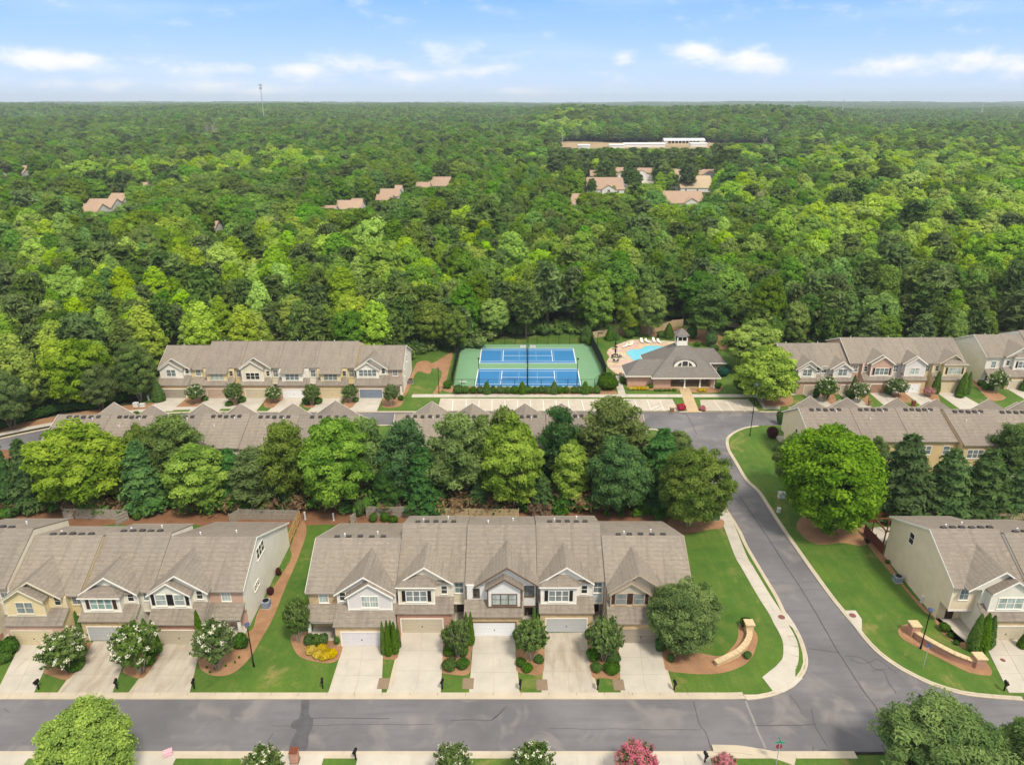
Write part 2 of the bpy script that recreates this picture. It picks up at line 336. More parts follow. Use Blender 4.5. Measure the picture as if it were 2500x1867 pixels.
def sheet(name, pts, z, m, label=None, kind='structure', th=.1, cat=None, group=None, parent=None):
    me = bpy.data.meshes.new(name); n = len(pts)
    area = sum(pts[i][0]*pts[(i+1) % n][1] - pts[(i+1) % n][0]*pts[i][1] for i in range(n))
    if area < 0: pts = pts[::-1]
    tf = tri_poly(pts)
    me.from_pydata([(a, b, z) for a, b in pts] + [(a, b, z - th) for a, b in pts], [], tf + [((i+1) % n, i, n+i, n+(i+1) % n) for i in range(n)])
    bm = bmesh.new(); bm.from_mesh(me)
    for f in bm.faces:
        f.normal_update()
        if abs(f.normal.z) > .5 and f.normal.z < 0: f.normal_flip()
    bm.to_mesh(me); bm.free()
    me.materials.append(MATS[m]); o = link(name, me, parent)
    return tag(o, label, cat, group, kind if not cat else None)
def offset_path(path, d):                   # left-hand offset of an open path
    out = []
    for i, p in enumerate(path):
        a = path[max(i-1, 0)]; b = path[min(i+1, len(path)-1)]
        tx, ty = b[0]-a[0], b[1]-a[1]; l = math.hypot(tx, ty) or 1
        out.append((p[0] - ty/l*d, p[1] + tx/l*d))
    return out
def inside(p, poly):
    x, y = p; c = False; n = len(poly); j = n - 1
    for i in range(n):
        xi, yi = poly[i]; xj, yj = poly[j]
        if (yi > y) != (yj > y) and x < (xj-xi)*(y-yi)/(yj-yi+1e-12)+xi: c = not c
        j = i
    return c
# ================================================================== TERRAIN
def sm(t): t = max(0.0, min(1.0, t)); return t*t*(3-2*t)
def T(x, y):
    if y < 420: return 0.0
    k = sm((y - 420) / 2400.0); side = sm((x / max(y, 1) + .12) / .35)      # left rises more than right
    h = k * (27 - 17 * side)
    h += mnoise.noise(Vector((x * .0016, y * .0024, 3.3))) * 17 * sm((y - 500) / 900)
    w_ = x / max(y, 1.0); h += 24 * sm((y - 1120) / 260) * sm((w_ - .0) / .08) * sm((.50 - w_) / .12) * (1 - sm((y - 1700) / 1300))
    f = sm((y - 4200) / 3500); h += f * (16 + 52 * abs(mnoise.noise(Vector((x * .00022 + 9, y * .00012, 1.1)))) + 13 * mnoise.noise(Vector((x * .0010, 4.0, y*.0004))) - 12 * (1 - side))
    return h
def build_earth():
    ys = [-260, -100, 0, 30] + list(np.arange(60, 420, 60)) + list(np.geomspace(430, 14000, 70))
    fr = np.linspace(-1, 1, 121); vs = []; fs = []; n = len(fr)
    for y in ys:
        w = max(420, y * 1.15 + 200)
        for f in fr:
            x = f * w; z = T(x, y); vs.append((x, y, z - .25))
    for i in range(len(ys) - 1):
        for j in range(n - 1):
            a = i * n + j; fs.append((a, a+1, a+n+1, a+n))
    me = bpy.data.meshes.new('earth'); me.from_pydata(vs, [], fs); me.materials.append(MATS['earth'])
    me.polygons.foreach_set('use_smooth', [True]*len(fs)); o = link('ground', me); tag(o, 'dark leaf littered ground under the woodland reaching the horizon', kind='structure')
build_earth()

# ------------------------------------------------------------------ roads
def strip(name, path, w0, w1, z, m, label=None, th=.1):
    a = offset_path(path, w0); b = offset_path(path, w1)
    vs = []; fs = []; n = len(path)
    for p in a: vs.append((p[0], p[1], z))
    for p in b: vs.append((p[0], p[1], z))
    for p in a: vs.append((p[0], p[1], z-th))
    for p in b: vs.append((p[0], p[1], z-th))
    for i in range(n-1): fs += [(i, i+1, n+i+1, n+i), (i, 2*n+i, 2*n+i+1, i+1), (n+i, n+i+1, 3*n+i+1, 3*n+i)]
    fs += [(0, n, 3*n, 2*n), (n-1, 3*n-1, 4*n-1, 2*n-1)]
    me = bpy.data.meshes.new(name); me.from_pydata(vs, [], fs)
    bm = bmesh.new(); bm.from_mesh(me)
    for f in bm.faces:
        f.normal_update()
        if abs(f.normal.z) > .5 and f.normal.z < 0: f.normal_flip()
    bm.to_mesh(me); bm.free(); me.materials.append(MATS[m])
    return tag(link(name, me), label, kind='structure')
def arclen(path):
    s = [0.0]
    for a, b in zip(path, path[1:]): s.append(s[-1] + math.dist(a, b))
    return s
def at_len(path, s, d):
    for i in range(len(s)-1):
        if s[i+1] >= d:
            t = (d - s[i]) / max(1e-9, s[i+1]-s[i]); return (path[i][0]+(path[i+1][0]-path[i][0])*t, path[i][1]+(path[i+1][1]-path[i][1])*t)
    return path[-1]
def pieces(name, piece, path, w0, w1, z, m, seg, label=None, gap=.035, prof=None, kids=True):
    """a jointed concrete ribbon: a bed with separate pieces on it"""
    bed = strip(name, path, w0 + .02 if w1 > w0 else w0 - .02, w1 - .02 if w1 > w0 else w1 + .02, z - .03, m, label, th=.12)
    s = arclen(path); tot = s[-1]; n = max(1, int(tot / seg))
    for i in range(n):
        a, b = i*tot/n + gap/2, (i+1)*tot/n - gap/2
        sub = [at_len(path, s, a + (b-a)*k/2) for k in range(3)]
        wa, wb = (w0, w1); rows = prof or [(0, z), (1, z)]
        mb = MB(); L = [offset_path(sub, wa + (wb-wa)*q) for q, _ in rows]
        vs = []; fs = []
        for k, (q, zz) in enumerate(rows):
            for p in L[k]: vs.append((p[0], p[1], zz))
        for k in range(len(rows)-1):
            for j in range(2): fs.append((k*3+j, k*3+j+1, (k+1)*3+j+1, (k+1)*3+j))
        nb = len(vs)
        for k, (q, zz) in enumerate(rows):
            for p in L[k]: vs.append((p[0], p[1], z - .11))
        e = len(rows)-1
        for k in range(e): fs += [(k*3, (k+1)*3, nb+(k+1)*3, nb+k*3), (k*3+2, nb+k*3+2, nb+(k+1)*3+2, (k+1)*3+2)]
        for j in range(2): fs += [(j, nb+j, nb+j+1, j+1), (e*3+j, e*3+j+1, nb+e*3+j+1, nb+e*3+j)]
        mb.add(vs, fs, m); o = mb.build(piece, bed)
    return bed
FS0, FS1 = 52.25, 58.85          # front street asphalt
BS0, BS1 = 129.0, 135.2          # back street asphalt
def asphalt(name, pts, z, label): return sheet(name, pts, z, 'asphalt', label, th=.3)
asphalt('front_street', [(-120, FS0), (140, FS0), (140, FS1), (-120, FS1)], 0.0, 'grey asphalt street running across in front of the near townhouses')
bs = spline([(-125, 101), (-106, 112.5), (-92, 123), (-78, 130), (-60, 132.1), (-30, 132.1), (60, 132.1), (220, 132.1)], False, 8)
strip('back_street', bs, -3.15, 3.15, 0.0, 'asphalt', 'dark asphalt street between the middle and back rows, curving away at the left', th=.3)
LE = GS('c4', [(0,200),(60,320),(130,440),(190,540),(250,640),(300,742),(345,805),(380,862),(408,930),(426,1000),(428,1050),(415,1090),(385,1135),(340,1178),(280,1212),(220,1236),(130,1254),(50,1262)])
RE = GS('c4', [(120,0),(180,92),(250,200),(350,345),(480,530),(560,640),(620,715),(700,812),(770,900),(850,982),(960,1062),(1080,1128),(1200,1180),(1400,1236),(1734,1266)])
le_up = GS('m8', [(1690,186),(1745,190),(1800,212),(1850,250),(1905,310),(1960,400)]) ; le_up = spline(le_up, False, 4)
re_up = spline(GS('m8', [(2212,171),(2150,180),(2095,203),(2062,235),(2068,285),(2100,340),(2150,425)]), False, 4)
LE = spline(le_up[::4] + LE, False, 4); LE[-1] = (LE[-1][0], FS1 + .05); RE = spline(re_up[::4] + RE, False, 4)
asphalt('cross_street', [(LE[0][0]-1, BS0+1)] + LE + [(LE[-1][0], FS1-1), (RE[-1][0], FS1-1)] + RE[::-1] + [(RE[0][0]+1, BS0+1)], -0.006, 'grey asphalt side street with sealed cracks running up to the back street')
# sealed cracks, patches and tyre marks in the asphalt: thin raised bitumen
plain('bitumen', (.090, .084, .086), .7); plain('patch', (.098, .094, .102), .85, var=.18, scale=1.2); plain('pale_scuff', (.25, .235, .22), .9)
def line(name, pts, w, z, m, label, kind='structure'):
    s = spline(pts, False, 5); rr = random.Random(len(pts)*7+int(pts[0][0]*10)); s = [(a+rr.uniform(-.05,.05), b+rr.uniform(-.05,.05)) for a, b in s]
    return strip(name, s, -w/2, w/2, z, m, label, th=.004)
for nm, c, pts, w in [
    ('crack', 'c4', [(10,20),(110,165),(180,270),(300,455),(400,610),(500,775),(610,965),(740,1170),(850,1315)], .13), ('crack', 'c4', [(432,948),(520,958),(612,970)], .10),
    ('crack', 'c4', [(650,990),(740,1000),(800,1030),(845,1010),(900,1045),(960,1090)], .08), ('crack', 'c4', [(680,1010),(760,1040),(800,1030)], .06), ('crack', 'c4', [(800,1035),(830,1070),(880,1080),(905,1125),(925,1170),(965,1220)], .07), ('crack', 'c4', [(815,1085),(850,1075),(930,1068)], .06),
    ('crack', 'c4', [(110,1412),(220,1413),(340,1410),(468,1405)], .11), ('crack', 'c4', [(445,1310),(468,1405),(510,1480),(545,1540)], .09), ('crack', 'c4', [(320,1230),(365,1285),(395,1345)], .06), ('crack', 'c4', [(455,1540),(460,1580),(425,1650)], .07),
    ('crack', 'e4', [(1455,180),(1495,340),(1540,400),(1585,540)], .09), ('crack', 'e4', [(0,310),(60,270),(110,215)], .07), ('crack', 'e4', [(420,375),(700,377),(1000,380),(1500,385)], .05),
    ('crack', 'e3', [(330,355),(480,358),(680,352),(1000,345),(1500,348)], .05), ('crack', 'e3', [(610,300),(850,302),(1180,305)], .10), ('crack', 'e3', [(1620,318),(1780,312),(1900,318),(1950,290),(2010,225)], .09), ('crack', 'e3', [(300,470),(345,410)], .08),
    ('crack', 'c1', [(20,1300),(60,1320)], .05), ('crack', 'c6', [(1725,632),(1760,690),(1800,774)], .14), ('crack', 'c6', [(1500,640),(1560,700)], .08)]:
    line(nm, GS(c, pts), w, 0.012, 'bitumen', None)
line('pale_seam', GS('e4', [(1830,178),(1875,290),(1920,400),(1975,520)]), .22, .008, 'pale_scuff', None)
def blob(name, c, pts, z, m, label=None, n=5, kind='structure'): return sheet(name, spline(GS(c, pts), True, n), z, m, label, kind, th=.006)
blob('asphalt_patch', 'e3', [(550,172),(605,172),(600,250),(612,290),(632,310),(625,370),(600,430),(598,480),(575,538),(470,538),(468,480),(500,415),(512,385),(478,372),(472,350),(490,320),(530,300),(545,240)], .007, 'patch', 'dark irregular asphalt patch crossing the front street')
blob('oil_stain', 'c4', [(495,1565),(540,1555),(590,1585),(575,1615),(530,1605)], .007, 'bitumen', n=3)

# ------------------------------------------------------------------ lawns and beds
LEo = offset_path(LE, -.5)                                   # left side of the cross street (kerb side)
REo = offset_path(RE, .5)
front_lawn = [(-120, FS1+.8)] + [(p[0], p[1]) for p in offset_path(LE, -.3)[::-1] if p[1] < 99 and p[1] > FS1+.8 or p[1] <= 99]
front_lawn = [(-120, FS1+.5), (LE[-1][0], FS1+.5)] + [p for p in offset_path(LE, -.3)[::-1] if FS1+.5 < p[1] < 99] + [(-120, 98)]
sheet('lawn', front_lawn, .10, 'lawn', 'mown lawn around the near townhouses left of the side street')
sheet('belt_ground', [(-120, 92.5)] + [(x, 92.5 + .6*math.sin(x*.6)) for x in range(-118, 17, 3)] + [(24, 89.6), (27.5, 91.0), (29.5, 93.5), (29.5, 100), (24, 118), (-120, 118)], .112, 'red_clay', 'red clay and needle litter under the tree belt')
sheet('mid_lawn', [(-120, 117)] + [(24, 117)] + [p for p in offset_path(LE, -.3)[::-1] if p[1] >= 99] + [(22, BS0-.4), (-62, BS0-.4), (-120, 99.5)], .095, 'lawn')
right_lawn = [p for p in offset_path(RE, .3)] + [(150, FS1+.5), (150, BS0-.3), (offset_path(RE, .3)[0][0], BS0-.3)]
sheet('side_lawn', right_lawn, .10, 'lawn', 'mown lawn right of the side street around the middle and near right townhouses')
sheet('back_lawn', [(-88, 126), (-79, 133.5), (-60, BS1+.4), (200, BS1+.4), (200, 172), (60, 172), (56, 196), (24, 196), (-1, 184), (-26, 184), (-30, 165), (-82, 160), (-80, 140)], .095, 'lawn', 'lawn around the back row of townhouses, the courts and the clubhouse')
sheet('near_lawn', [(-120, 20), (140, 20), (140, FS0-.5), (-120, FS0-.5)], .095, 'lawn', 'grass verge on the camera side of the front street')
# kerbs
kerb_prof = [(0, .012), (.5, .03), (.56, .13), (1, .135)]
pieces('front_kerb', 'kerb_segment', [(x, FS1) for x in range(-108, int(LE[-1][0])+1, 3)] + [LE[-1]], 0, .88, .13, 'kerb_concrete', 3.0, 'pale concrete kerb and gutter along the near side of the townhouse lawns', prof=kerb_prof)
pieces('side_kerb', 'kerb_segment', LE[::-1], 0, .55, .13, 'kerb_concrete', 3.0, 'concrete kerb round the grass corner left of the side street', prof=kerb_prof)
pieces('right_kerb', 'kerb_segment', RE, 0, .55, .13, 'kerb_concrete', 3.0, 'concrete kerb along the right edge of the side street', prof=kerb_prof)
pieces('near_kerb', 'kerb_segment', [(x, FS0) for x in range(34, -70, -4)], 0, .88, .13, 'kerb_concrete', 3.0, 'concrete kerb and gutter along the camera side of the front street', prof=kerb_prof)
near_c = spline(GS('e4', [(1600,553),(1780,558),(1900,575),(2000,592),(2080,612),(2180,650)]), False, 4)
strip('near_corner_kerb', near_c, .9, 0, .14, 'kerb_concrete')
bk = [(x, BS1) for x in range(-60, 200, 6)]
strip('back_kerb', bk, 0, .5, .13, 'kerb_concrete', 'concrete kerb along the far side of the back street')
strip('back_kerb_near', [(x, BS0) for x in range(-60, 22, 6)], 0, -.4, .13, 'kerb_concrete')
strip('back_kerb_curve', [p for p in bs if p[0] < -58], 3.15, 3.7, .13, 'kerb_concrete')
strip('curve_path', [p for p in bs if p[0] < -55], 4.9, 6.4, .13, 'concrete', 'concrete footpath curving round the far left bend')
strip('curve_bed', [p for p in bs if p[0] < -60], 6.4, 9.6, .118, 'pine_straw', 'pine straw bank beside the hedge at the far left bend')
# pavements
sw = GS('c4', [(-120,100),(-40,262),(20,390),(55,450),(110,545),(170,645),(235,745),(262,800),(292,850),(318,910),(325,970),(318,1030),(290,1085),(250,1140)])
sw0 = GS('m8', [(1995,480),(2010,520),(2035,575),(2075,640)])
swp = spline([G('m8', 1905, 290), G('m8', 1935, 360)] + sw0 + sw[2:], False, 5)
pieces('side_path', 'path_slab', swp, -.85, .85, .125, 'concrete', 1.55, 'concrete pavement along the left of the side street', gap=.03)
sheet('kerb_ramp', GS('c4', [(150,1125),(232,1060),(285,1000),(350,1035),(350,1122),(395,1130),(345,1180),(280,1216),(222,1218)]), .133, 'concrete', 'concrete kerb ramp fanning out at the street corner')
sheet('ramp_pad', GS('c4', [(238,735),(302,741),(345,803),(378,862),(300,800),(262,800)]), .137, 'concrete')
sheet('drain_pad', GS('c4', [(648,722),(715,722),(752,775),(752,868),(700,812)]), .137, 'concrete', 'concrete inlet pad with a round drain lid beside the right kerb')
plain('rust', (.20, .085, .07), .8)
for c, x, y, lab in [('c4', 268, 757, 'rusty round manhole lid in the pad by the left pavement'), ('c4', 697, 747, 'rusty round manhole lid in the pad beside the right lawn'), ('c4', 1606, 1017, 'small rusty round cover set in the right driveway')]:
    gx, gy = G(c, x, y, .14); r = .42 if x < 1000 else .28
    mb = MB(); mb.prismz([(r*math.cos(i*math.pi/8), r*math.sin(i*math.pi/8)) for i in range(16)], 0, .02, 'rust')
    mb.prismz([(r*.7*math.cos(i*math.pi/8), r*.7*math.sin(i*math.pi/8)) for i in range(16)], .02, .03, 'rust')
    tag(mb.build('manhole_lid', None, (gx, gy, .138)), lab, 'manhole lid')
# pine straw beds
def bed(c, pts, label=None, z=.13, m='pine_straw'): return sheet('mulch_bed', spline(GS(c, pts), True, 5), z, m, label, th=.03)
bed('c1', [(1745,900),(1790,985),(1880,1020),(1990,1030),(2045,990),(2060,930),(1975,850),(1860,840),(1760,860)], 'pine straw bed with the yellow shrub at the corner of the left end house')
bed('c1', [(1190,960),(1200,1060),(1290,1108),(1400,1090),(1500,1000),(1560,900),(1640,760),(1720,560),(1790,400),(1840,240),(1810,180),(1745,330),(1740,420),(1560,700),(1500,840),(1300,850),(1215,870)], 'pine straw bed curving down the side of the white end house')
bed('c1', [(735,1075),(770,1105),(850,1122),(900,1075),(990,940),(960,925),(880,930),(790,1020)])
bed('c1', [(262,1085),(330,1115),(420,1122),(520,985),(560,915),(500,910),(400,960),(310,1030)])
bed('c1', [(-60,1100),(0,1045),(100,945),(110,935),(60,930),(-60,940)])
bed('c2', [(703,1150),(705,1225),(760,1232),(815,1215),(858,1050),(830,1040),(720,1060)])
bed('c2', [(1150,1060),(1140,1200),(1130,1320),(1200,1342),(1335,1340),(1352,1200),(1370,1070),(1310,1050)])
bed('c3', [(176,1180),(180,1310),(270,1342),(375,1335),(385,1160),(300,1120)]); bed('c3', [(695,1100),(730,1345),(820,1370),(938,1372),(935,1260),(920,1130),(800,1060)])
bed('c3', [(1250,1190),(1275,1305),(1420,1335),(1640,1340),(1800,1300),(1900,1230),(1948,1110),(1940,1040),(1870,960),(1815,975),(1805,1080),(1760,1150),(1680,1210),(1500,1180),(1330,1150)], 'kidney shaped pine straw bed around the curved stone wall on the left corner')
bed('c4', [(975,830),(985,880),(1060,930),(1180,990),(1300,1050),(1400,1095),(1500,1115),(1535,1110),(1530,1070),(1490,1030),(1400,1015),(1200,940),(1090,850),(1030,805)], 'pine straw bed in front of the long curved brick wall')
bed('c4', [(1180,760),(1230,850),(1300,910),(1390,960),(1410,940),(1320,860),(1260,800),(1130,700),(1000,560),(920,440),(880,385),(800,300),(770,300),(905,470),(1010,590),(1120,720)], 'strip of pine straw down the side of the right end house')
bed('c4', [(360,190),(385,260),(450,310),(530,322),(640,312),(740,330),(800,310),(800,240),(700,170),(450,140)], 'pine straw ring under the big bright green tree')
bed('c3', [(1290,255),(1370,300),(1480,305),(1600,280),(1690,270),(1700,215),(1600,190),(1450,185),(1320,200)])
bed('c4', [(900,108),(1200,118),(1500,110),(1734,112),(1734,140),(1400,137),(900,135)])
# ------------------------------------------------------------------ driveways, each of separate slabs
def driveway(q, label=None, rows=3, flare=(.6, .6), m='concrete', cols=2, z=.14, ref=None):
    (ax, ay), (bx, by), (cx, cy), (dx, dy) = q      # far-left, far-right, near-right, near-left
    ay += .5; by += .5
    base = MB(); base.prismz([(ax+.03, ay), (bx-.03, by), (cx-.03+flare[1], cy), (dx+.03-flare[0], dy)], .02, z-.03, 'kerb_concrete')
    B = base.build('driveway'); tag(B, label, kind='structure'); g = .02
    for i in range(rows):
        for j in range(cols):
            def pt(s, t):
                e = max(0, (t - .8) / .2) ** 1.5
                lx = ax + (dx-ax)*t - flare[0]*e; rx = bx + (cx-bx)*t + flare[1]*e
                return (lx + (rx-lx)*s, ay + (dy-ay)*t + ((by-ay)*(1-t) + (cy-dy)*t)*s)
            t0, t1 = i/rows, (i+1)/rows; s0, s1 = j/cols, (j+1)/cols; W_ = math.dist(pt(0, .5), pt(1, .5)); H_ = math.dist(pt(.5, 0), pt(.5, 1)); a, b = g/W_, g/H_
            if i == rows-1: ts = [t0+b, .8 if t0 < .8 else (t0+t1)/2, .87, .94, 1-b]
            else: ts = [t0+b, t1-b]
            mb = MB(); mb.prismz([pt(s0+a, t) for t in ts] + [pt(s1-a, t) for t in ts[::-1]], z-.09, z, m); o = mb.build('slab', B)
    return B
K = FS1 + .86
def G0(c, x, y): return G(c, x, y, .14)
def drv(c, a, b, cc, d, *args, **k): 
    q = [G0(c, *a), G0(c, *b), G0(c, *cc), G0(c, *d)]; q[2] = (q[2][0], K); q[3] = (q[3][0], K); return driveway(q, *args, **k)
drv('c1', (-60,935), (-10,935), (-180,1220), (-400,1220), 'pale concrete driveway at the left edge of the picture', flare=(0,0))
drv('c1', (105,928), (322,932), (190,1222), (-30,1222), 'pale concrete driveway of the yellow townhouse', flare=(.2, 0), rows=3)
drv('c1', (548,912), (782,912), (668,1215), (372,1215), 'brown stained concrete driveway of the white townhouse with teal windows', flare=(.7, 0), m='concrete_stained')
drv('c1', (975,928), (1198,928), (1135,1212), (850,1212), 'stained concrete driveway of the white end townhouse with black shutters', flare=(1.6, 0), m='concrete_stained')
drv('c2', (408,1140), (705,1140), (695,1477), (320,1477), 'clean concrete driveway of the stone fronted end house', flare=(.3, 0))
drv('c2', (838,1045), (1150,1045), (1130,1477), (775,1477), 'concrete driveway with faint grey stains beside the arborvitae clump', flare=(.7, 0))
drv('c2', (1368,1072), (1672,1072), (1690,1477), (1335,1477), 'clean concrete driveway of the tudor style middle house', flare=(0, .3))
drv('c3', (396,1055), (694,1050), (752,1480), (378,1480), 'heavily tyre stained concrete driveway of the pale blue house', flare=(.2, .5), m='concrete_stained')
drv('c3', (935,1115), (1240,1118), (1315,1490), (950,1490), 'clean concrete driveway of the greige end house beside the big tree', flare=(0, .5))
drv('c4', (1495,903), (1712,903), (1930,1236), (1662,1236), 'wide concrete driveway beside the long brick wall at the right', flare=(0, 0), rows=3)
for (x0, x1, lab) in [(-60, -47.5, 0), (-45.6, -33, 0), (-26, -18.5, 0), (-15.2, -7.2, 0), (3.8, 11.6, 0), (14.2, 19.5, 0)]:
    driveway([(x0, FS0-.88), (x1, FS0-.88), (x1, 38), (x0, 38)], flare=(0, 0), rows=4, cols=3 if x1-x0 > 7 else 2)
# back-left row driveways (garage fronts at Y 142.8), back right
BLG = [(-76, -70.9), (-66.2, -61.2), (-57.9, -53.4), (-49.7, -45.2), (-41.3, -36.8), (-33.1, -28.2)]
for i, (a, b) in enumerate(BLG): driveway([(a, 142.7), (b, 142.7), (b-.3, BS1+.5), (a-.9, BS1+.5)], flare=(.5, .3), rows=2, z=.135)
BRG = [(64.4, 67.7, 145.2), (72.4, 75.4, 145.4), (79.3, 83.0, 146), (87.1, 90.6, 146), (94.3, 99.2, 146), (111.4, 115.8, 148)]
for (a, b, y) in BRG: driveway([(a, y), (b, y), (b+.6, BS1+.5), (a+.1, BS1+.5)], flare=(.3, .4), rows=2, z=.135)
for (x0, x1) in [(-68.5,-64),(-60,-56),(-46,-42)]: pass
# ------------------------------------------------------------------ parking, paths, court, pool deck
pieces('court_path', 'path_slab', [(x, 144.1) for x in range(-22, 63, 5)], -.85, .85, .122, 'concrete', 4.5, 'concrete pavement running between the hedge and the parking bays', gap=.05)
lot = GS('c6', [(72,534),(1635,540),(1680,625),(-20,625)])
lot[2] = (lot[2][0], BS1+.1); lot[3] = (lot[3][0]+2, BS1+.1)
sheet('parking_lot', lot, .13, 'lot_concrete', 'long pale concrete parking bay in front of the hedge')
lot2 = GS('c6', [(1822,545),(2145,541),(2225,626),(1835,626)]); lot2[2] = (lot2[2][0], BS1+.1); lot2[3] = (lot2[3][0], BS1+.1)
sheet('parking_lot_small', lot2, .13, 'lot_concrete', 'short concrete parking bay right of the clubhouse walk')
plain('road_paint', (.72, .72, .70), .7, var=.08)
def stripe(x0, y0, x1, y1, w=.11, z=.138, parent=None, m='road_paint'):
    l = math.dist((x0,y0),(x1,y1)); nx, ny = -(y1-y0)/l*w/2, (x1-x0)/l*w/2
    mb = MB(); mb.prismz([(x0-nx,y0-ny),(x1-nx,y1-ny),(x1+nx,y1+ny),(x0+nx,y0+ny)], z-.005, z, m); return mb.build('painted_line', parent)
mk_lines = empty('parking_lines', (0,0,0)); mk_lines['kind'] = 'structure'
for a, b in [(155,148),(245,240),(331,328),(418,418),(505,508),(590,592),(677,680),(762,770),(848,858),(932,943),(1022,1042),(1113,1135),(1203,1225),(1292,1318),(1380,1412),(1465,1495),(1548,1582)]:
    p = G('c6', a, 543, .13); q = G('c6', b, 616, .13); stripe(*p, *q, parent=mk_lines)
for a, b in [((1490,610),(1555,575)),((1510,618),(1565,592)),((1490,598),(1550,578))]: stripe(*G('c6',*a,.13), *G('c6',*b,.13), parent=mk_lines)
for a, b in [(1920,1975),(1998,2055),(2070,2130)]: stripe(*G('c6',a,553,.13), *G('c6',b,620,.13), parent=mk_lines)
sheet('entrance_walk', GS('c6', [(1680,465),(1752,465),(1818,628),(1738,628)]), .141, 'walk_tan', 'tan concrete walk from the street to the clubhouse porch')
sheet('pool_walk', GS('e1', [(205,612),(275,606),(345,815),(265,815),(235,700)]), .134, 'concrete', 'concrete path leading to the pool gate')
sheet('corner_walk', GS('e1', [(1750,835),(1800,835),(1850,940),(2010,945),(2010,972),(1830,972)]), .134, 'concrete')
bed('c6', [(20,505),(60,470),(170,500),(600,508),(1000,508),(1240,505),(1255,490),(1150,460),(600,460),(160,450),(100,470)], 'pine straw strip under the clipped court hedge', .128)
bed('c6', [(-10,320),(60,275),(150,225),(130,330),(100,440),(60,500),(25,500),(60,430),(75,350)]); bed('e1', [(1760,835),(1830,905),(1870,940),(2110,935),(2150,870),(2100,800),(1900,790)]) 
bed('e1', [(360,715),(420,762),(600,765),(900,775),(905,740),(640,735),(600,705)], m='pine_straw'); bed('e1', [(1040,750),(1060,790),(1300,795),(1380,760),(1370,700),(1320,690),(1300,740)])
bed('e1', [(280,180),(500,150),(700,200),(860,190),(1000,250),(1200,260),(1420,330),(1400,200),(1200,120),(800,90),(300,120)], 'brown pine straw slope behind the pool', .126)
bed('e5', [(430,1085),(560,980),(700,890),(760,880),(700,1010),(600,1050)]); bed('c5', [(2120,330),(2212,330),(2212,420),(2110,410),(2040,560),(2000,600),(2000,560),(2080,400)], z=.124)
for a, b, yy in [(318,480,0),(640,800,0),(930,1095,0),(1235,1390,0),(1545,1680,0),(1840,2010,0)]:
    bed('c5', [(a+10,680),(a+5,630),(a+30,600),(b-20,600),(b,620),(b-40,675)], z=.127)
bed('c7', [(505,690),(480,640),(560,600),(640,640),(640,705),(560,720)], z=.127); bed('c7', [(880,690),(870,600),(900,590),(920,640),(905,700)], z=.127)
bed('c7', [(1110,640),(1060,590),(1170,570),(1250,620),(1270,690),(1180,680)], z=.127); bed('c7', [(1370,650),(1330,590),(1440,560),(1500,640),(1510,700),(1440,700)], z=.127)
bed('c7', [(1760,500),(1790,490),(1900,560),(2060,650),(1960,680),(1890,640)], z=.127)
# ================================================================== BUILDINGS
def orient(face, c, pts):
    """pts given as (along, out, up) from c; face = front/back/left/right of a wall"""
    x, y, z = c; o = []
    for a, b, u in pts:
        if face == 'front': o.append((x + a, y - b, z + u))
        elif face == 'back': o.append((x - a, y + b, z + u))
        elif face == 'left': o.append((x - b, y - a, z + u))
        else: o.append((x + b, y + a, z + u))
    return o
BOXF = [(0,3,2,1),(4,5,6,7),(0,1,5,4),(1,2,6,5),(2,3,7,6),(3,0,4,7)]
def obox(mb, face, c, a0, a1, b0, b1, u0, u1, m):
    mb.add(orient(face, c, [(a0,b0,u0),(a1,b0,u0),(a1,b1,u0),(a0,b1,u0),(a0,b0,u1),(a1,b0,u1),(a1,b1,u1),(a0,b1,u1)]), BOXF, m)
def window(parent, face, c, w, h, cols=1, rows=2, trim='trim_white', glass='glass_blind', fr=.10, mull=None, arch=False):
    """c = middle of the window's foot on the wall face; cols sashes side by side"""
    f = MB(); fw = fr
    for a0, a1, u0, u1 in [(-w/2-fw, w/2+fw, -fw, 0), (-w/2-fw, w/2+fw, h, h+fw), (-w/2-fw, -w/2, 0, h), (w/2, w/2+fw, 0, h)]: obox(f, face, c, a0, a1, 0, .07, u0, u1, trim)
    for i in range(1, cols):
        x = -w/2 + w*i/cols; obox(f, face, c, x-.055, x+.055, 0, .065, 0, h, trim)
    for i in range(cols):
        a = -w/2 + w*i/cols; b = a + w/cols
        obox(f, face, c, a, b, 0, .045, h*.5-.02, h*.5+.025, trim)
        if mull:
            for k in range(1, mull): x = a + (b-a)*k/mull; obox(f, face, c, x-.012, x+.012, 0, .04, 0, h, trim)
    o = f.build('window', parent)
    for i in range(cols):
        a = -w/2 + w*i/cols + (.056 if i else 0); b = -w/2 + w*(i+1)/cols - (.056 if i < cols-1 else 0)
        p = MB(); obox(p, face, c, a, b, -.02, .02, 0, h, glass); p.build('pane', o)
    s = MB(); obox(s, face, c, -w/2-fw-.04, w/2+fw+.04, 0, .12, -fw-.05, -fw-.003, trim); s.build('sill', o)
    return o
def shutter(parent, face, c, w, h, m):
    s = MB(); obox(s, face, c, -w/2, w/2, .002, .045, 0, h, m)
    for i in range(6): obox(s, face, c, -w/2+.05, w/2-.05, .045, .06, .08+i*(h-.16)/6, .08+(i+.6)*(h-.16)/6, m)
    return s.build('shutter', parent)
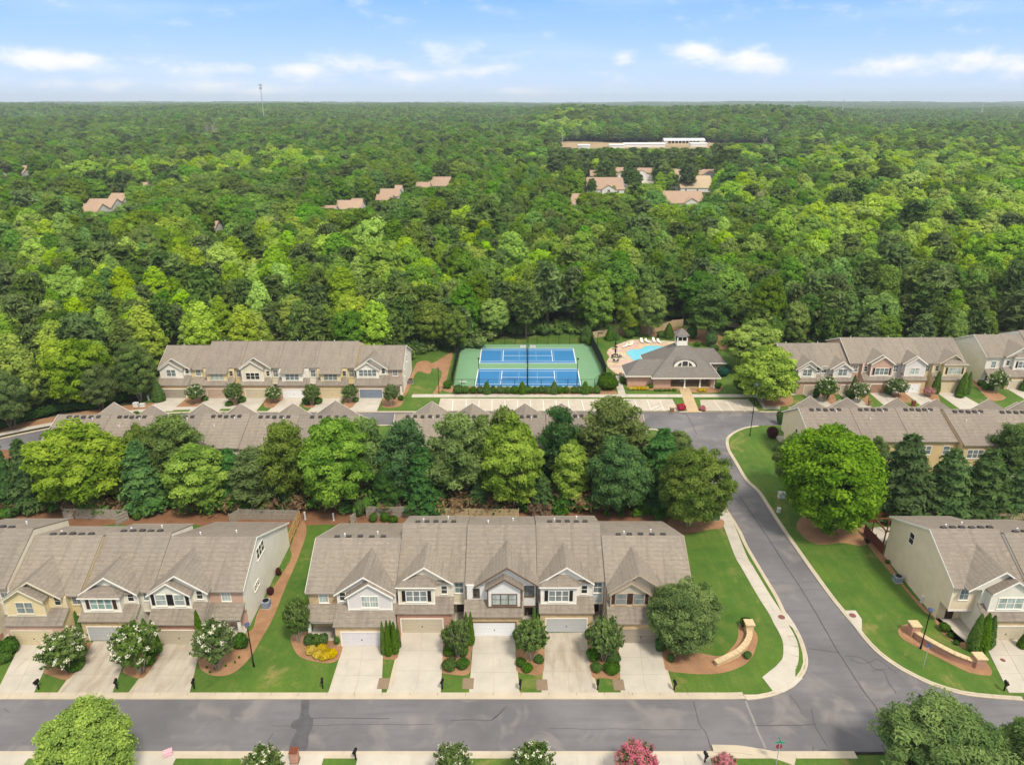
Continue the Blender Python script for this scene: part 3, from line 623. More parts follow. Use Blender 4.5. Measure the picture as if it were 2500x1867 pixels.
def garage_door(parent, x0, x1, y, h, m, trim):
    f = MB(); t = .13
    f.box(x0-t, x0, y-.05, y+.04, 0.13, h+t, trim); f.box(x1, x1+t, y-.05, y+.04, 0.13, h+t, trim); f.box(x0, x1, y-.05, y+.04, h, h+t, trim); f.build('door_frame', parent)
    d = MB(); n = 4
    d.box(x0, x1, y+.06, y+.10, .14, h, m)
    D = d.build('garage_door', parent)
    for i in range(n):
        p = MB(); z0 = .15 + (h-.15)*i/n; z1 = z0 + (h-.15)/n - .025; p.box(x0+.005, x1-.005, y+.02, y+.06, z0, z1, m)
        k = 8; w = (x1-x0)/k
        for j in range(k): p.box(x0+w*j+.08, x0+w*(j+1)-.08, y+.008, y+.02, z0+.08, z1-.08, m)
        p.build('door_panel', D)
    hd = MB(); hd.box((x0+x1)/2-.06, (x0+x1)/2+.06, y-.02, y+.008, .95, 1.1, 'black_metal'); hd.build('handle', D)
    return D
def roof_vent(parent, x, y, z, slope, m='vent_dark'):
    mb = MB(); mb.prismx([(y-.30, z-.02), (y-.25, z+.25), (y+.22, z+.25-slope*.1), (y+.30, z-.13)], x-.31, x+.31, m); return mb.build('roof_vent', parent)
def gable_slabs(mb, x0, x1, xe, ye0, y1, ze, zp, th, m, ov=.3):
    """two slopes, ridge running back from y=ye0 to y1"""
    xm = (x0+x1)/2; s = (zp-ze)/((x1-x0)/2); zo = ze - s*ov
    mb.slab([(x0-ov, ye0, zo), (xm, ye0, zp), (xm, y1, zp), (x0-ov, y1, zo)], th, m)
    mb.slab([(xm, ye0, zp), (x1+ov, ye0, zo), (x1+ov, y1, zo), (xm, y1, zp)], th, m)
def gable_trim(mb, x0, x1, y, ze, zp, m, ov=.3, w=.2, th=.05):
    xm = (x0+x1)/2; s = (zp-ze)/((x1-x0)/2); zo = ze - s*ov; e = .03
    mb.prismy([(x0-ov, zo+e), (xm, zp+e), (xm, zp+e-w), (x0-ov, zo+e-w)], y-th, y, m); mb.prismy([(xm, zp+e), (x1+ov, zo+e), (x1+ov, zo+e-w), (xm, zp+e-w)], y-th, y, m)
def townhouse(label, x0, x1, yg, g0, g1, d0, d1, end=False, bay=None, btype='nested', gab=None, sid='s_white', trim='trim_white', mas='stone_warm', door='trim_white',
              glass='glass_blind', shut=None, bwin=3, flip=False, zlift=0.0, open_l=False, open_r=False, yb=None, vents=0, side=(), rear=(), entry=None, upmas=None, group=None, porch_side=None,
              small='glass_dark', gsid=None, ywide=None, pipes=1, mull=None, smallshut=None, yshift=0.0, gate=None):
    xc = (x0+x1)/2; T_ = empty('townhouse', (xc, yg, 0.0), label, 'house', group, math.pi if flip else 0.0)
    sg = -1 if flip else 1
    L = lambda x: (x - xc) * sg
    X0, X1 = sorted((L(x0), L(x1))); G0_, G1_ = sorted((L(g0), L(g1))); D0_, D1_ = sorted((L(d0), L(d1)))
    if flip: open_l, open_r = open_r, open_l
    yf = 2.1 if end else 1.5; ym = yf + .7
    ze = (5.9 if end else 6.3) + zlift; ye = ym - .4; zr = (9.3 if end else 10.05) + zlift; yr = (8.7 if end else 8.6)
    if yb is None: yb = 20.4 if end else 13.6
    sf = (zr-ze)/(yr-ye); sb = .42 if not end else .46
    zb = zr - sb*(yb-yr); th = .16; i = .004; dp = .4 if end else 1.6
    zg = (6.35 if end else 6.6) + zlift; zp = zg + .70*((gab[1]-gab[0])/2 if gab else 3.4)
    if gab: zp = min(zp, zr - .25)
    # main body: sides follow the roof
    w = MB(); prof = [(ym+dp, 0.0), (ym+dp, 2.75), (ym, 2.75), (ym, ze+sf*.4-th-.03), (yr, zr-th-.03), (yb-.35, zb+sb*.35-th-.03), (yb-.35, 0.0)]
    w.prismx(prof, X0+i, X1-i, sid); w.build('wall', T_)
    w = MB(); w.prismx([(0.0, 0), (0, 3.2), (yf, 3.2+.58*(yf)), (yf, ze-.05-(.35 if btype == 'flat' else 0)), (ym+.02, ze-.05-(.2 if btype == 'flat' else 0)), (ym+.02, 2.74), (ym+dp-.01, 2.74), (ym+dp-.01, 0)], G0_+.012, G1_-.012, gsid or sid); 
    w.build('front_wall', T_)
    # masonry skin round the garage door
    m = MB(); hh = 2.16; t = .06
    m.box(G0_-.01, D0_-.13, -t, 0, 0, 3.06, mas); m.box(D1_+.13, G1_+.01, -t, 0, 0, 3.06, mas); m.box(D0_-.13, D1_+.13, -t, 0, hh+.13, 3.06, mas)
    m.box(G0_-.04, G0_+.005, -t, 1.0, 0, .9, mas); m.box(G1_-.005, G1_+.04, -t, 1.0, 0, .9, mas); m.build('garage_wall', T_)
    garage_door(T_, D0_, D1_, -.07, hh, door, trim)
    # roofs
    r = MB(); ol = .25 if open_l else 0; orr = .25 if open_r else 0; j = .006
    r.slab([(X0-ol+j, ye, ze), (X1+orr-j, ye, ze), (X1+orr-j, yr, zr), (X0-ol+j, yr, zr)], th, 'shingle')
    r.slab([(X0-ol+j, yr, zr), (X1+orr-j, yr, zr), (X1+orr-j, yb, zb), (X0-ol+j, yb, zb)], th, 'shingle')
    r.prismx([(yr-.16, zr-.16*sf+.012), (yr, zr+.03), (yr+.16, zr-.16*sb+.012), (yr, zr-.01)], X0-ol+j, X1+orr-j, 'shingle')
    RF = r.build('roof', T_)
    for k in range(vents): roof_vent(RF, X0 + (X1-X0)*(.22 + .14*k), yr+.55+.2*((k*7) % 3)/3, zr - sb*.6, sb)
    for k in range(pipes):
        px_ = X0 + (X1-X0)*(.3 + .37*k); py = yr + 1.2 + (k*5 % 3)*.8; p = MB(); pz = zr - sb*(py-yr)
        p.tube((px_, py, pz-.1), (px_, py, pz+.36), .07, .07, 'pipe_white', 8); p.tube((px_, py, pz+.36), (px_, py, pz+.42), .11, .11, 'pipe_white', 8); p.build('flue', RF)
    f = MB(); f.box(X0-ol+j, X1+orr-j, ye-.12, ye-.003, ze-.17, ze-.01, 'gutter_grey'); f.box(X0-ol+j, X1+orr-j, yb+.003, yb+.1, zb-.17, zb-.02, 'gutter_grey')
    for flag, xa in ((open_l, X0-ol), (open_r, X1+orr)):
        if not flag: continue
        s0, s1 = (xa-.03, xa+j-.001) if xa < 0 else (xa-j+.001, xa+.03)
        f.prismx([(ye, ze+.02), (yr, zr+.02), (yr, zr-.22), (ye, ze-.22)], s0, s1, trim); f.prismx([(yr+.002, zr+.02), (yb, zb+.02), (yb, zb-.22), (yr+.002, zr-.22)], s0, s1, trim)
    f.build('fascia', T_)
    # lower roof over the garage
    lr = MB(); y_e = -.26; z_e = 3.26
    lr.slab([(G0_-.18, y_e, z_e), (G1_+.18, y_e, z_e), (G1_+.18, yf+.02, z_e+.58*(yf+.28)), (G0_-.18, yf+.02, z_e+.58*(yf+.28))], .12, 'shingle'); lr.build('garage_roof', T_)
    f = MB(); f.box(G0_-.18, G1_+.18, y_e-.11, y_e-.003, z_e-.15, z_e-.01, 'gutter_grey'); f.box(G0_-.16, G1_+.16, y_e+.10, -.062, 3.02, 3.08, trim)
    f.build('gutter', T_)
    # wide front gable over the garage block
    zfloor = z_e + .58*(yf+.28)
    if gab:
        a, b = sorted((L(gab[0]), L(gab[1]))); gy = yf - .5; yend = ye + (zp-ze)/sf + .35
        q = MB(); q.prismy([(a+.05, ze-.1), (b-.05, ze-.1), (b-.05, zg-.16), ((a+b)/2, zp-.2), (a+.05, zg-.16)], yf, yf+.10, gsid or sid); q.build('gable_wall', T_)
        q = MB(); gable_slabs(q, a, b, 0, gy, yend, zg, zp, .14, 'shingle'); q.build('gable_roof', T_)
        q = MB(); gable_trim(q, a, b, gy, zg, zp, trim); q.build('barge_board', T_)
    if bay:
        a, b = sorted((L(bay[0]), L(bay[1]))); by = yf - .75 + (0 if end else -.15); bz = zfloor - .58*(yf-by) - .05; top = ze - sf*(ye-by) - .16 if btype == 'flat' else zg + (.05 if btype != 'hip' else -.12)
        q = MB()
        if btype in ('hip', 'flat'): q.box(a, b, by, yf+.02, bz, top, gsid or sid)
        else:
            pk = top + .68*(b-a)/2; q.prismy([(a, bz), (b, bz), (b, top-.1), ((a+b)/2, pk-.12), (a, top-.1)], by, yf+.02, gsid or sid)
        for xx in (a, b): q.box(xx-.06 if xx == a else xx-.10, xx+.10 if xx == a else xx+.06, by-.03, by+.12, bz, top-.12, trim)
        q.box(a-.05, b+.05, by-.04, by+.01, bz+.08, bz+.26, trim); q.build('bay', T_)
        q = MB(); o = .32
        if btype == 'flat':
            zl = lambda y_: ze - sf*(ye-y_)
            q.slab([(a-.3, by-.35, zl(by-.35)), (b+.3, by-.35, zl(by-.35)), (b+.3, ye-.004, ze), (a-.3, ye-.004, ze)], .14, 'shingle'); q.build('bay_roof', T_)
            q = MB(); q.box(a-.3, b+.3, by-.44, by-.353, zl(by-.35)-.15, zl(by-.35)-.01, 'gutter_grey'); q.build('gutter', T_)
        elif btype == 'hip':
            h = top + .95; e = a-o, b+o, by-o
            A, B = (e[0], e[2], top-.02), (e[1], e[2], top-.02); C, D = (e[1], yf+.12, top-.02), (e[0], yf+.12, top-.02); ri, rj = (a+1.15, yf+.02, h), (b-1.15, yf+.02, h)
            q.add([A, B, C, D, ri, rj], [(0,1,5,4), (1,2,5), (3,0,4), (0,3,2,1), (4,5,2,3)], 'shingle')
            q.build('bay_roof', T_)
            q = MB(); q.box(e[0], e[1], e[2]-.07, e[2]-.002, top-.12, top+.0, trim); q.build('gutter', T_)
            q = MB(); qz = zg - .1
            q.slab([(b+o, yf-.3, ze+.05), (G1_+.1, yf-.3, ze+.05), (G1_+.1, yf, ze+.35), (b+o, yf, ze+.35)] if b < 0 or (b+a)/2 < (G0_+G1_)/2 else [(G0_-.1, yf-.3, ze+.05), (a-o, yf-.3, ze+.05), (a-o, yf, ze+.35), (G0_-.1, yf, ze+.35)], .08, 'shingle'); q.build('eyebrow_roof', T_)
        else:
            gable_slabs(q, a, b, 0, by-.35, yf+1.2, top, top+.68*(b-a)/2, .12, 'shingle', .26); q.build('bay_roof', T_)
            q = MB(); gable_trim(q, a, b, by-.35, top, top+.68*(b-a)/2, trim, .26); q.build('barge_board', T_)
        cx_ = (a+b)/2; wb = (b-a); ww = min(wb-1.9 if shut else wb-1.0, .95*bwin); wz = bz+.55 if btype != 'flat' else bz+.38
        if shut == 'split':
            pass
        if bwin == 22:                      # two separate windows each with shutters
            for s in (-1, 1):
                c_ = (cx_ + s*wb*.235, by, wz); window(T_, 'front', c_, 1.15, 1.45, 1, 2, trim, glass, mull=mull)
                for k in (-1, 1): shutter(T_, 'front', (c_[0]+k*.92, by, wz), .38, 1.5, shut if isinstance(shut, str) and shut in MATS else 'shutter_black')
        elif bwin:
            window(T_, 'front', (cx_, by, wz), ww, 1.45, bwin, 2, trim, glass, mull=mull)
            if shut in MATS:
                for s in (-1, 1): shutter(T_, 'front', (cx_+s*(ww/2+.34), by, wz), .42, 1.5, shut)
        # small window beside the bay on the recessed wall
        if (a - G0_) > 1.2: cxs = (a + G0_)/2 - .05
        elif (G1_ - b) > 1.2: cxs = (b + G1_)/2 + .05
        else: cxs = None
        if cxs is not None:
            window(T_, 'front', (cxs, yf, zfloor+.42), .66, 1.12, 1, 2, trim, small, fr=.08)
            if smallshut:
                for s in (-1, 1): shutter(T_, 'front', (cxs+s*.6, yf, zfloor+.42), .3, 1.12, smallshut)
    # entry side
    for (a, b) in ((X0, G0_), (G1_, X1)):
        wd = b - a
        if wd < .9: continue
        c_ = (a+b)/2
        if end and wd > 2.2:
            if upmas: q = MB(); q.box(a+.03, b-.03, ym-.055, ym-.001, 2.9, ze-.02, upmas); q.box(a+.03, b-.03, ym+dp-.06, ym+dp-.018, 0, 2.74, upmas); q.build('stone_front', T_)
            window(T_, 'front', (c_, ym-.05, 4.25), 1.0, 1.45, 1, 2, trim, glass, mull=3)
            window(T_, 'front', (c_-.55, ym+dp-.07, 1.0), .8, 1.1, 1, 2, trim, small)
            q = MB(); q.slab([(a-.12, .75, 2.98), (b+.0, .75, 2.98), (b+.0, ym-.06, 2.98+.5*(ym-.81)), (a-.12, ym-.06, 2.98+.5*(ym-.81))] if a == X0 else [(a, .75, 2.98), (b+.12, .75, 2.98), (b+.12, ym-.06, 2.98+.5*(ym-.81)), (a, ym-.06, 2.98+.5*(ym-.81))], .12, 'shingle'); q.build('porch_roof', T_)
            q = MB(); ox = a+.25 if a == X0 else b-.25; q.box(ox-.16, ox+.16, .9, 1.22, .1, 2.78, trim); q.box(ox-.21, ox+.21, .85, 1.27, .1, .35, trim); q.build('porch_column', T_)
            q = MB(); q.box(a+.05, b-.05, .85, ym+dp, 0, .16, 'concrete'); q.box(a+.05, b-.05, .9, 1.05, 2.62, 2.84, trim); q.build('porch', T_)
            q = MB(); dx = b-.75 if a == X0 else a+.75; q.box(dx-.5, dx+.5, ym+dp-.11, ym+dp-.017-.05, .16, 2.3, 'shutter_maroon'); dd = q.build('front_door', T_)
            q = MB(); q.box(dx-.42 , dx+.42, ym+dp-.13, ym+dp-.11, 1.2, 2.1, 'glass_dark'); q.build('pane', dd)
        else:
            window(T_, 'front', (c_, ym, 4.3), min(1.0, wd-.55), 1.45, 1, 2, trim, 'glass_grey', mull=2)
            q = MB(); q.box(c_-.48, c_+.48, ym+dp-.07, ym+dp-.017, .15, 2.25, 'shutter_brown'); q.box(c_-.3, c_+.3, ym+dp-.09, ym+dp-.07, 1.1, 2.0, 'glass_dark'); q.build('front_door', T_)
            q = MB(); q.box(a+.02, b-.02, -.4, ym+dp, 0, .13, 'concrete'); q.build('porch', T_)
            q = MB(); q.box(a+.02, b-.02, ym-.03, ym-.001, 2.55, 2.80, trim); q.build('porch_beam', T_)
    # corner boards
    for xx in (X0, X1): q = MB(); q.box(xx+.012 if xx < 0 else xx-.14, xx+.14 if xx < 0 else xx-.012, ym-.03, ym+.12, 2.8, ze-.02, trim); q.build('corner_board', T_)
    for xx in (G0_, G1_): q = MB(); q.box(xx-.015 if xx == G0_ else xx-.12, xx+.12 if xx == G0_ else xx+.015, yf-.03, yf+.1, zfloor-.02, ze-.12-(.35 if btype == 'flat' else 0), trim); q.build('corner_board', T_)
    q = MB(); q.tube((G1_+.08, yf-.1, zfloor), (G1_+.08, yf-.1, ze), .04, .04, trim, 6); q.build('downpipe', T_)
    for sd_, y_, z_, w_, h_, c_ in side:
        xx = X0 if sd_ == 'left' else X1
        window(T_, sd_, (xx + (i if xx < 0 else -i), y_, z_), w_, h_, c_, 2, 'trim_white', 'glass_dark', fr=.035)
    for x_, z_, w_, h_, c_ in rear: window(T_, 'back', (L(x_), yb-.35, z_), w_, h_, c_, 2, 'trim_white', 'glass_grey', fr=.09)
    return T_
siding('s_white', (.80, .77, .69)); siding('s_lilac', (.67, .64, .62)); siding('s_cream', (.72, .66, .52)); siding('s_yellow', (.70, .58, .33)); siding('s_tan', (.78, .66, .48)); siding('s_blue', (.52, .58, .60))
siding('s_greige', (.52, .46, .36)); siding('s_offwhite', (.76, .73, .63)); siding('s_stucco', (.74, .73, .70)); siding('s_mustard', (.68, .50, .27)); siding('s_grey', (.74, .70, .62)); siding('s_khaki', (.76, .64, .45))
plain('door_beige', (.56, .49, .37), .6, var=.05); plain('door_white', (.78, .79, .80), .5, var=.03); plain('door_lilac', (.62, .60, .62), .5, var=.04); plain('door_grey', (.46, .47, .47), .6, var=.05); plain('door_tan', (.50, .44, .33), .6, var=.05)
plain('door_greige', (.33, .29, .23), .6, var=.05); plain('door_blue', (.20, .25, .32), .6, var=.05); plain('door_sand', (.60, .51, .33), .6, var=.05); plain('door_pink', (.46, .34, .27), .6, var=.05); plain('door_brown', (.35, .22, .15), .6, var=.05)
GA = 'attached townhouses of the near row'; GB = 'townhouses of the far left row'; GC_ = 'townhouses of the far right row'; GD = 'townhouses seen from behind in the middle row'
# near centre row -----------------------------------------------------------
townhouse('stone fronted end townhouse with pale lilac siding beside the yellow shrub', -24.35, -13.95, 66.9, -20.75, -14.0, -20.05, -15.4, True, (-19.3, -14.15), 'nested', (-20.7, -14.0), 's_lilac', 'trim_white', 'stone_warm', 'door_lilac', bwin=2, mull=3, open_l=True, upmas='stone_warm', vents=5, group=GA, pipes=2)
townhouse('cream townhouse with black shutters and red brick garage front beside the lilac house', -13.9, -5.7, 69.2, -13.85, -7.2, -13.35, -8.4, False, (-13.6, -9.3), 'hip', (-13.6, -7.3), 's_cream', 'trim_white', 'brick_red', 'door_tan', shut='shutter_black', bwin=3, vents=5, group=GA, pipes=2, glass='glass_grey')
townhouse('tudor style white townhouse with brown timber trim in the middle of the centre block', -5.65, 3.0, 68.6, -5.55, 1.2, -4.65, .4, False, (-2.9, 1.1), 'nested', (-4.2, 3.0), 's_stucco', 'trim_brown', 'stone_warm', 'door_white', bwin=3, vents=0, group=GA, yb=14.6, pipes=2, glass='glass_blind', zlift=.1)
townhouse('pale blue townhouse with white trim and black shutters right of the tudor style one', 3.05, 11.2, 69.25, 3.4, 9.7, 4.15, 9.0, False, (3.5, 7.7), 'hip', (3.4, 9.6), 's_blue', 'trim_white', 'stone_warm', 'door_grey', shut='shutter_black', bwin=3, gsid='s_white', vents=5, group=GA, pipes=2, glass='glass_grey')
townhouse('greige end townhouse with tan trim partly hidden by the round tree on the lawn', 11.25, 21.4, 67.4, 11.45, 18.2, 12.9, 17.7, True, (11.7, 16.2), 'nested', (11.6, 18.2), 's_greige', 'trim_tan', 'stone_warm', 'door_greige', shut='shutter_brown', bwin=22, open_r=True, upmas='s_greige', vents=5, group=GA, pipes=2, glass='glass_grey')
# near left row
townhouse('white end townhouse with black shutters and red brick beside the side lawn', -42.85, -32.3, 67.2, -42.6, -36.4, -41.75, -37.1, True, (-42.7, -38.0), 'nested', (-42.8, -36.2), 's_white', 'trim_white', 'brick_red', 'door_tan', shut='shutter_black', bwin=22, open_r=True, upmas='brick_pink', vents=0, group=GA,
          side=[('right', 9.6, 6.0, 2.6, 1.5, 3), ('right', 6.9, 2.9, 1.6, .8, 3)], gsid='s_offwhite', pipes=2)
townhouse('white townhouse with teal glass windows and a stone pier at its garage', -51.1, -42.9, 67.8, -51.0, -44.6, -50.4, -45.6, False, (-50.7, -46.3), 'hip', (-51, -44.6), 's_offwhite', 'trim_white', 'stone_warm', 'door_grey', glass='glass_teal', shut='shutter_brown', bwin=3, vents=5, group=GA, zlift=-.45, yb=14.2, pipes=2, open_r=False)
townhouse('yellow townhouse with a tan garage door, second from the left edge', -59.7, -51.2, 67.1, -59.4, -52.7, -58.9, -54.2, False, (-59.3, -54.8), 'nested', (-59.4, -53.2), 's_yellow', 'trim_cream', 'brick_pink', 'door_sand', glass='glass_grey', bwin=2, vents=5, group=GA, zlift=-.45, yb=14.4, smallshut=None)
townhouse('white townhouse cut by the left edge with a white step wall on its roof', -68.6, -59.8, 67.3, -67.6, -61.2, -66.8, -62.2, False, (-65.8, -61.4), 'hip', (-67.4, -61.0), 's_cream', 'trim_white', 'brick_red', 'door_sand', bwin=3, shut='shutter_brown', vents=4, group=GA, zlift=.45, yb=15.2, pipes=2)
# near right row
townhouse('tan end townhouse with maroon shutters behind the long curved brick wall', 52.9, 61.35, 67.9, 55.9, 61.3, 56.9, 61.0, False, (56.5, 61.3), 'nested', (54.2, 61.3), 's_tan', 'trim_white', 'stone_warm', 'door_beige', bwin=3, gsid='s_offwhite', open_l=True, vents=6, group=GA, yb=17.4, side=[('left', 11.9, 5.6, 1.0, 1.6, 1)], pipes=2, zlift=.0, smallshut='shutter_maroon')
townhouse('pale townhouse at the right edge joined to the tan end house', 61.4, 69.9, 67.0, 62.2, 69.0, 63.0, 67.9, False, (62.5, 67.3), 'hip', (62.2, 69), 's_offwhite', 'trim_white', 'stone_warm', 'door_beige', bwin=3, vents=5, group=GA, yb=17.4, shut='shutter_maroon')
# far left row (faces the camera across the back street) --------------------------
Y1 = 142.8; dy = 0
BLS = [('white and cream end townhouse beside the cone shaped evergreen, far left of its row', -77.2, -67.3, -76.9, -70.2, -76, -70.9, True, (-76.4, -71.6), 'nested', 's_white', 'stone_warm', 'door_greige', 'glass_grey', None, 2, 's_yellow'),
       ('yellow townhouse with a pink brick garage, second from the left in the far left row', -67.25, -59.05, -67, -60.4, -66.2, -61.2, False, (-66.0, -61.8), 'flat', 's_yellow', 'brick_tan', 'door_pink', 'glass_blind', None, 3, None),
       ('cream townhouse with a gabled grid window, third from the left in the far left row', -59.0, -50.85, -58.8, -52.4, -57.9, -53.4, False, (-58.4, -53.8), 'nested', 's_cream', 'stone_warm', 'door_beige', 'glass_dark', None, 3, None),
       ('white townhouse with a white garage door in the middle of the far left row', -50.8, -42.65, -50.6, -44.2, -49.7, -45.2, False, (-49.8, -45.4), 'flat', 's_white', 'brick_tan', 'door_white', 'glass_grey', None, 3, None),
       ('yellow townhouse with a pale stone garage, second from the right in the far left row', -42.6, -34.25, -42.4, -35.8, -41.3, -36.8, False, (-41.4, -37.2), 'flat', 's_yellow', 'stone_warm', 'door_sand', 'glass_grey', None, 3, None),
       ('end townhouse with a slate blue garage door in the far left row', -34.2, -24.0, -34.0, -27.2, -33.1, -28.2, True, (-33.7, -29.0), 'nested', 's_white', 'brick_tan', 'door_blue', 'glass_grey', None, 4, 'brick_tan')]
for (lab, a, b, ga, gb, da, db, en, by_, bt, sd_, ms, dr, gl, sh, bw, up) in BLS:
    townhouse(lab, a, b, Y1, ga, gb, da, db, en, by_, bt, (ga, gb) if bt == 'nested' else None, sd_, 'trim_white' if sd_ != 's_yellow' else 'trim_cream', ms, dr, gl, sh, bw, upmas=up, open_l=(a < -77), open_r=(b > -24.5), group=GB, side=[('right', 5.5, 3.2, 1.0, 1.5, 1), ('right', 9.5, 5.2, 1.2, 1.5, 1)] if b > -24.5 else (), zlift=.0 if en else .25, yb=(17.2 if en else 14.5))
# far right row
BRS = [('pinkish brick end townhouse half hidden by the pale street tree, far right row', 60.5, 68.0, 144.9, 62.6, 68, 64.3, 67.6, (62.8, 66.6), 'nested', 's_white', 'brick_pink', 'door_tan', 'glass_grey', None, 2, -.9, True, False),
       ('white gabled townhouse with two arched windows next to the tall wall step, far right row', 68.05, 74.95, 145.1, 70.2, 74.9, 72.4, 74.6, (70.6, 74.5), 'nested', 's_lilac', 'brick_pink', 'door_tan', 'glass_grey', None, 2, -.9, False, False),
       ('brick gabled townhouse with black shutters and a brown garage door, far right row', 75.0, 84.25, 145.7, 77.5, 84.0, 79.3, 83.0, (79.0, 83.8), 'nested', 'brick_pink', 'brick_tan', 'door_brown', 'glass_grey', 'shutter_black', 3, .2, True, False),
       ('white gabled townhouse with a white single garage door, far right row', 84.3, 91.5, 145.9, 86.4, 91.3, 87.3, 90.2, (86.6, 91.0), 'nested', 's_lilac', 'stone_warm', 'door_white', 'glass_blind', None, 2, .1, False, False),
       ('yellow end townhouse with brown shutters at the right of the far right row', 91.55, 100.3, 146.0, 93.2, 100.1, 94.3, 99.2, (95.2, 100.0), 'hip', 's_yellow', 'stone_warm', 'door_sand', 'glass_blind', 'shutter_brown', 3, .1, False, True)]
for (lab, a, b, yg_, ga, gb, da, db, by_, bt, sd_, ms, dr, gl, sh, bw, zl, ol, orr) in BRS:
    townhouse(lab, a, b, yg_, ga, gb, da, db, False, by_, bt, (max(ga, by_[0]-.6), gb), sd_, 'trim_white' if sd_ != 's_yellow' else 'trim_cream', ms, dr, gl, sh, bw, open_l=ol, open_r=orr, group=GC_, zlift=zl, yb=15.5)
townhouse('pale grey end townhouse with a white porch column, separate block at the right edge', 107.0, 117.4, 148.0, 110.6, 117.3, 111.4, 115.8, True, (112.4, 117.2), 'hip', (110.8, 117.2), 's_grey', 'trim_white', 'stone_warm', 'door_beige', 'glass_grey', 'shutter_black', 3, open_l=True, group=GC_, zlift=.9, yb=16, upmas='s_grey')
townhouse('grey townhouse cut off by the right edge beyond the porch column house', 117.45, 126, 149.0, 119, 125.5, 119.8, 124.6, False, (119.4, 124), 'nested', (119, 125.5), 's_white', 'trim_white', 'stone_warm', 'door_beige', group=GC_, zlift=.9, yb=15)
# middle rows (turned away: rear slopes face the camera) ---------------------------
def midrow(bounds, ridgeY, tints, labs, zl=0.0, peaks=None, rears=(), step=None, ol=True, orr=True):
    n = len(bounds) - 1
    for k in range(n):
        a, b = bounds[k] + .03, bounds[k+1] - .03; s = step[k] if step else 0; w = b - a
        left = (k % 2 == 0); ga, gb = (a + .2, b - 1.6) if not left else (a + 1.6, b - .2)
        townhouse(labs[k], a, b, ridgeY + 8.6 + s, ga, gb, ga + .8, gb - .9, False, (ga + .3, gb - 1.9), 'nested' if k % 2 else 'hip', (ga, gb), tints[k], 'trim_white', ['brick_tan', 'stone_warm', 'brick_red'][k % 3], ['door_tan', 'door_white', 'door_beige'][k % 3],
                  'glass_grey', None, 3, flip=True, open_l=(k == 0 and ol), open_r=(k == n-1 and orr), group=GD, zlift=zl + (.12 if (k*3) % 4 == 1 else 0), yb=15.7 + (rears[k] if rears else 0), vents=5, pipes=1 + k % 2,
                  rear=[(a + w*.3, 4.4, 2.6, 1.5, 3), (a + w*.8, 4.4, 1.0, 1.5, 1), (a + w*.3, 1.0, 1.8, 1.9, 2)], side=([('right' if True else 'left', 9.0, 4.6, .9, 1.4, 1)] if k == 0 else ()))
ords = ['first', 'second', 'third', 'fourth', 'fifth', 'sixth']
midrow([-78, -69, -61.4, -53, -45, -36.5, -26.5], 111.8, ['s_cream', 's_white', 's_tan', 's_cream', 's_yellow', 's_stucco'], ['%s townhouse from the left in the left middle block behind the tree belt' % o for o in ords])
midrow([-20, -10.7, -2.4, 5.8, 13.7, 22.4], 112.0, ['s_tan', 's_cream', 's_white', 's_tan', 's_cream'], ['%s townhouse from the left in the centre middle block above the pines' % o for o in ords[:5]])
midrow([50.7, 59.4, 67.4, 75.3, 83.5, 92, 100], 114.9, ['s_khaki', 's_mustard', 's_mustard', 's_mustard', 's_mustard', 's_tan'], ['%s townhouse from the left in the right middle block behind the bright tree' % o for o in ords], step=[0, 0, 0, -1.1, -1.1, -1.1], rears=[.2, .2, .2, .5, .5, .5])

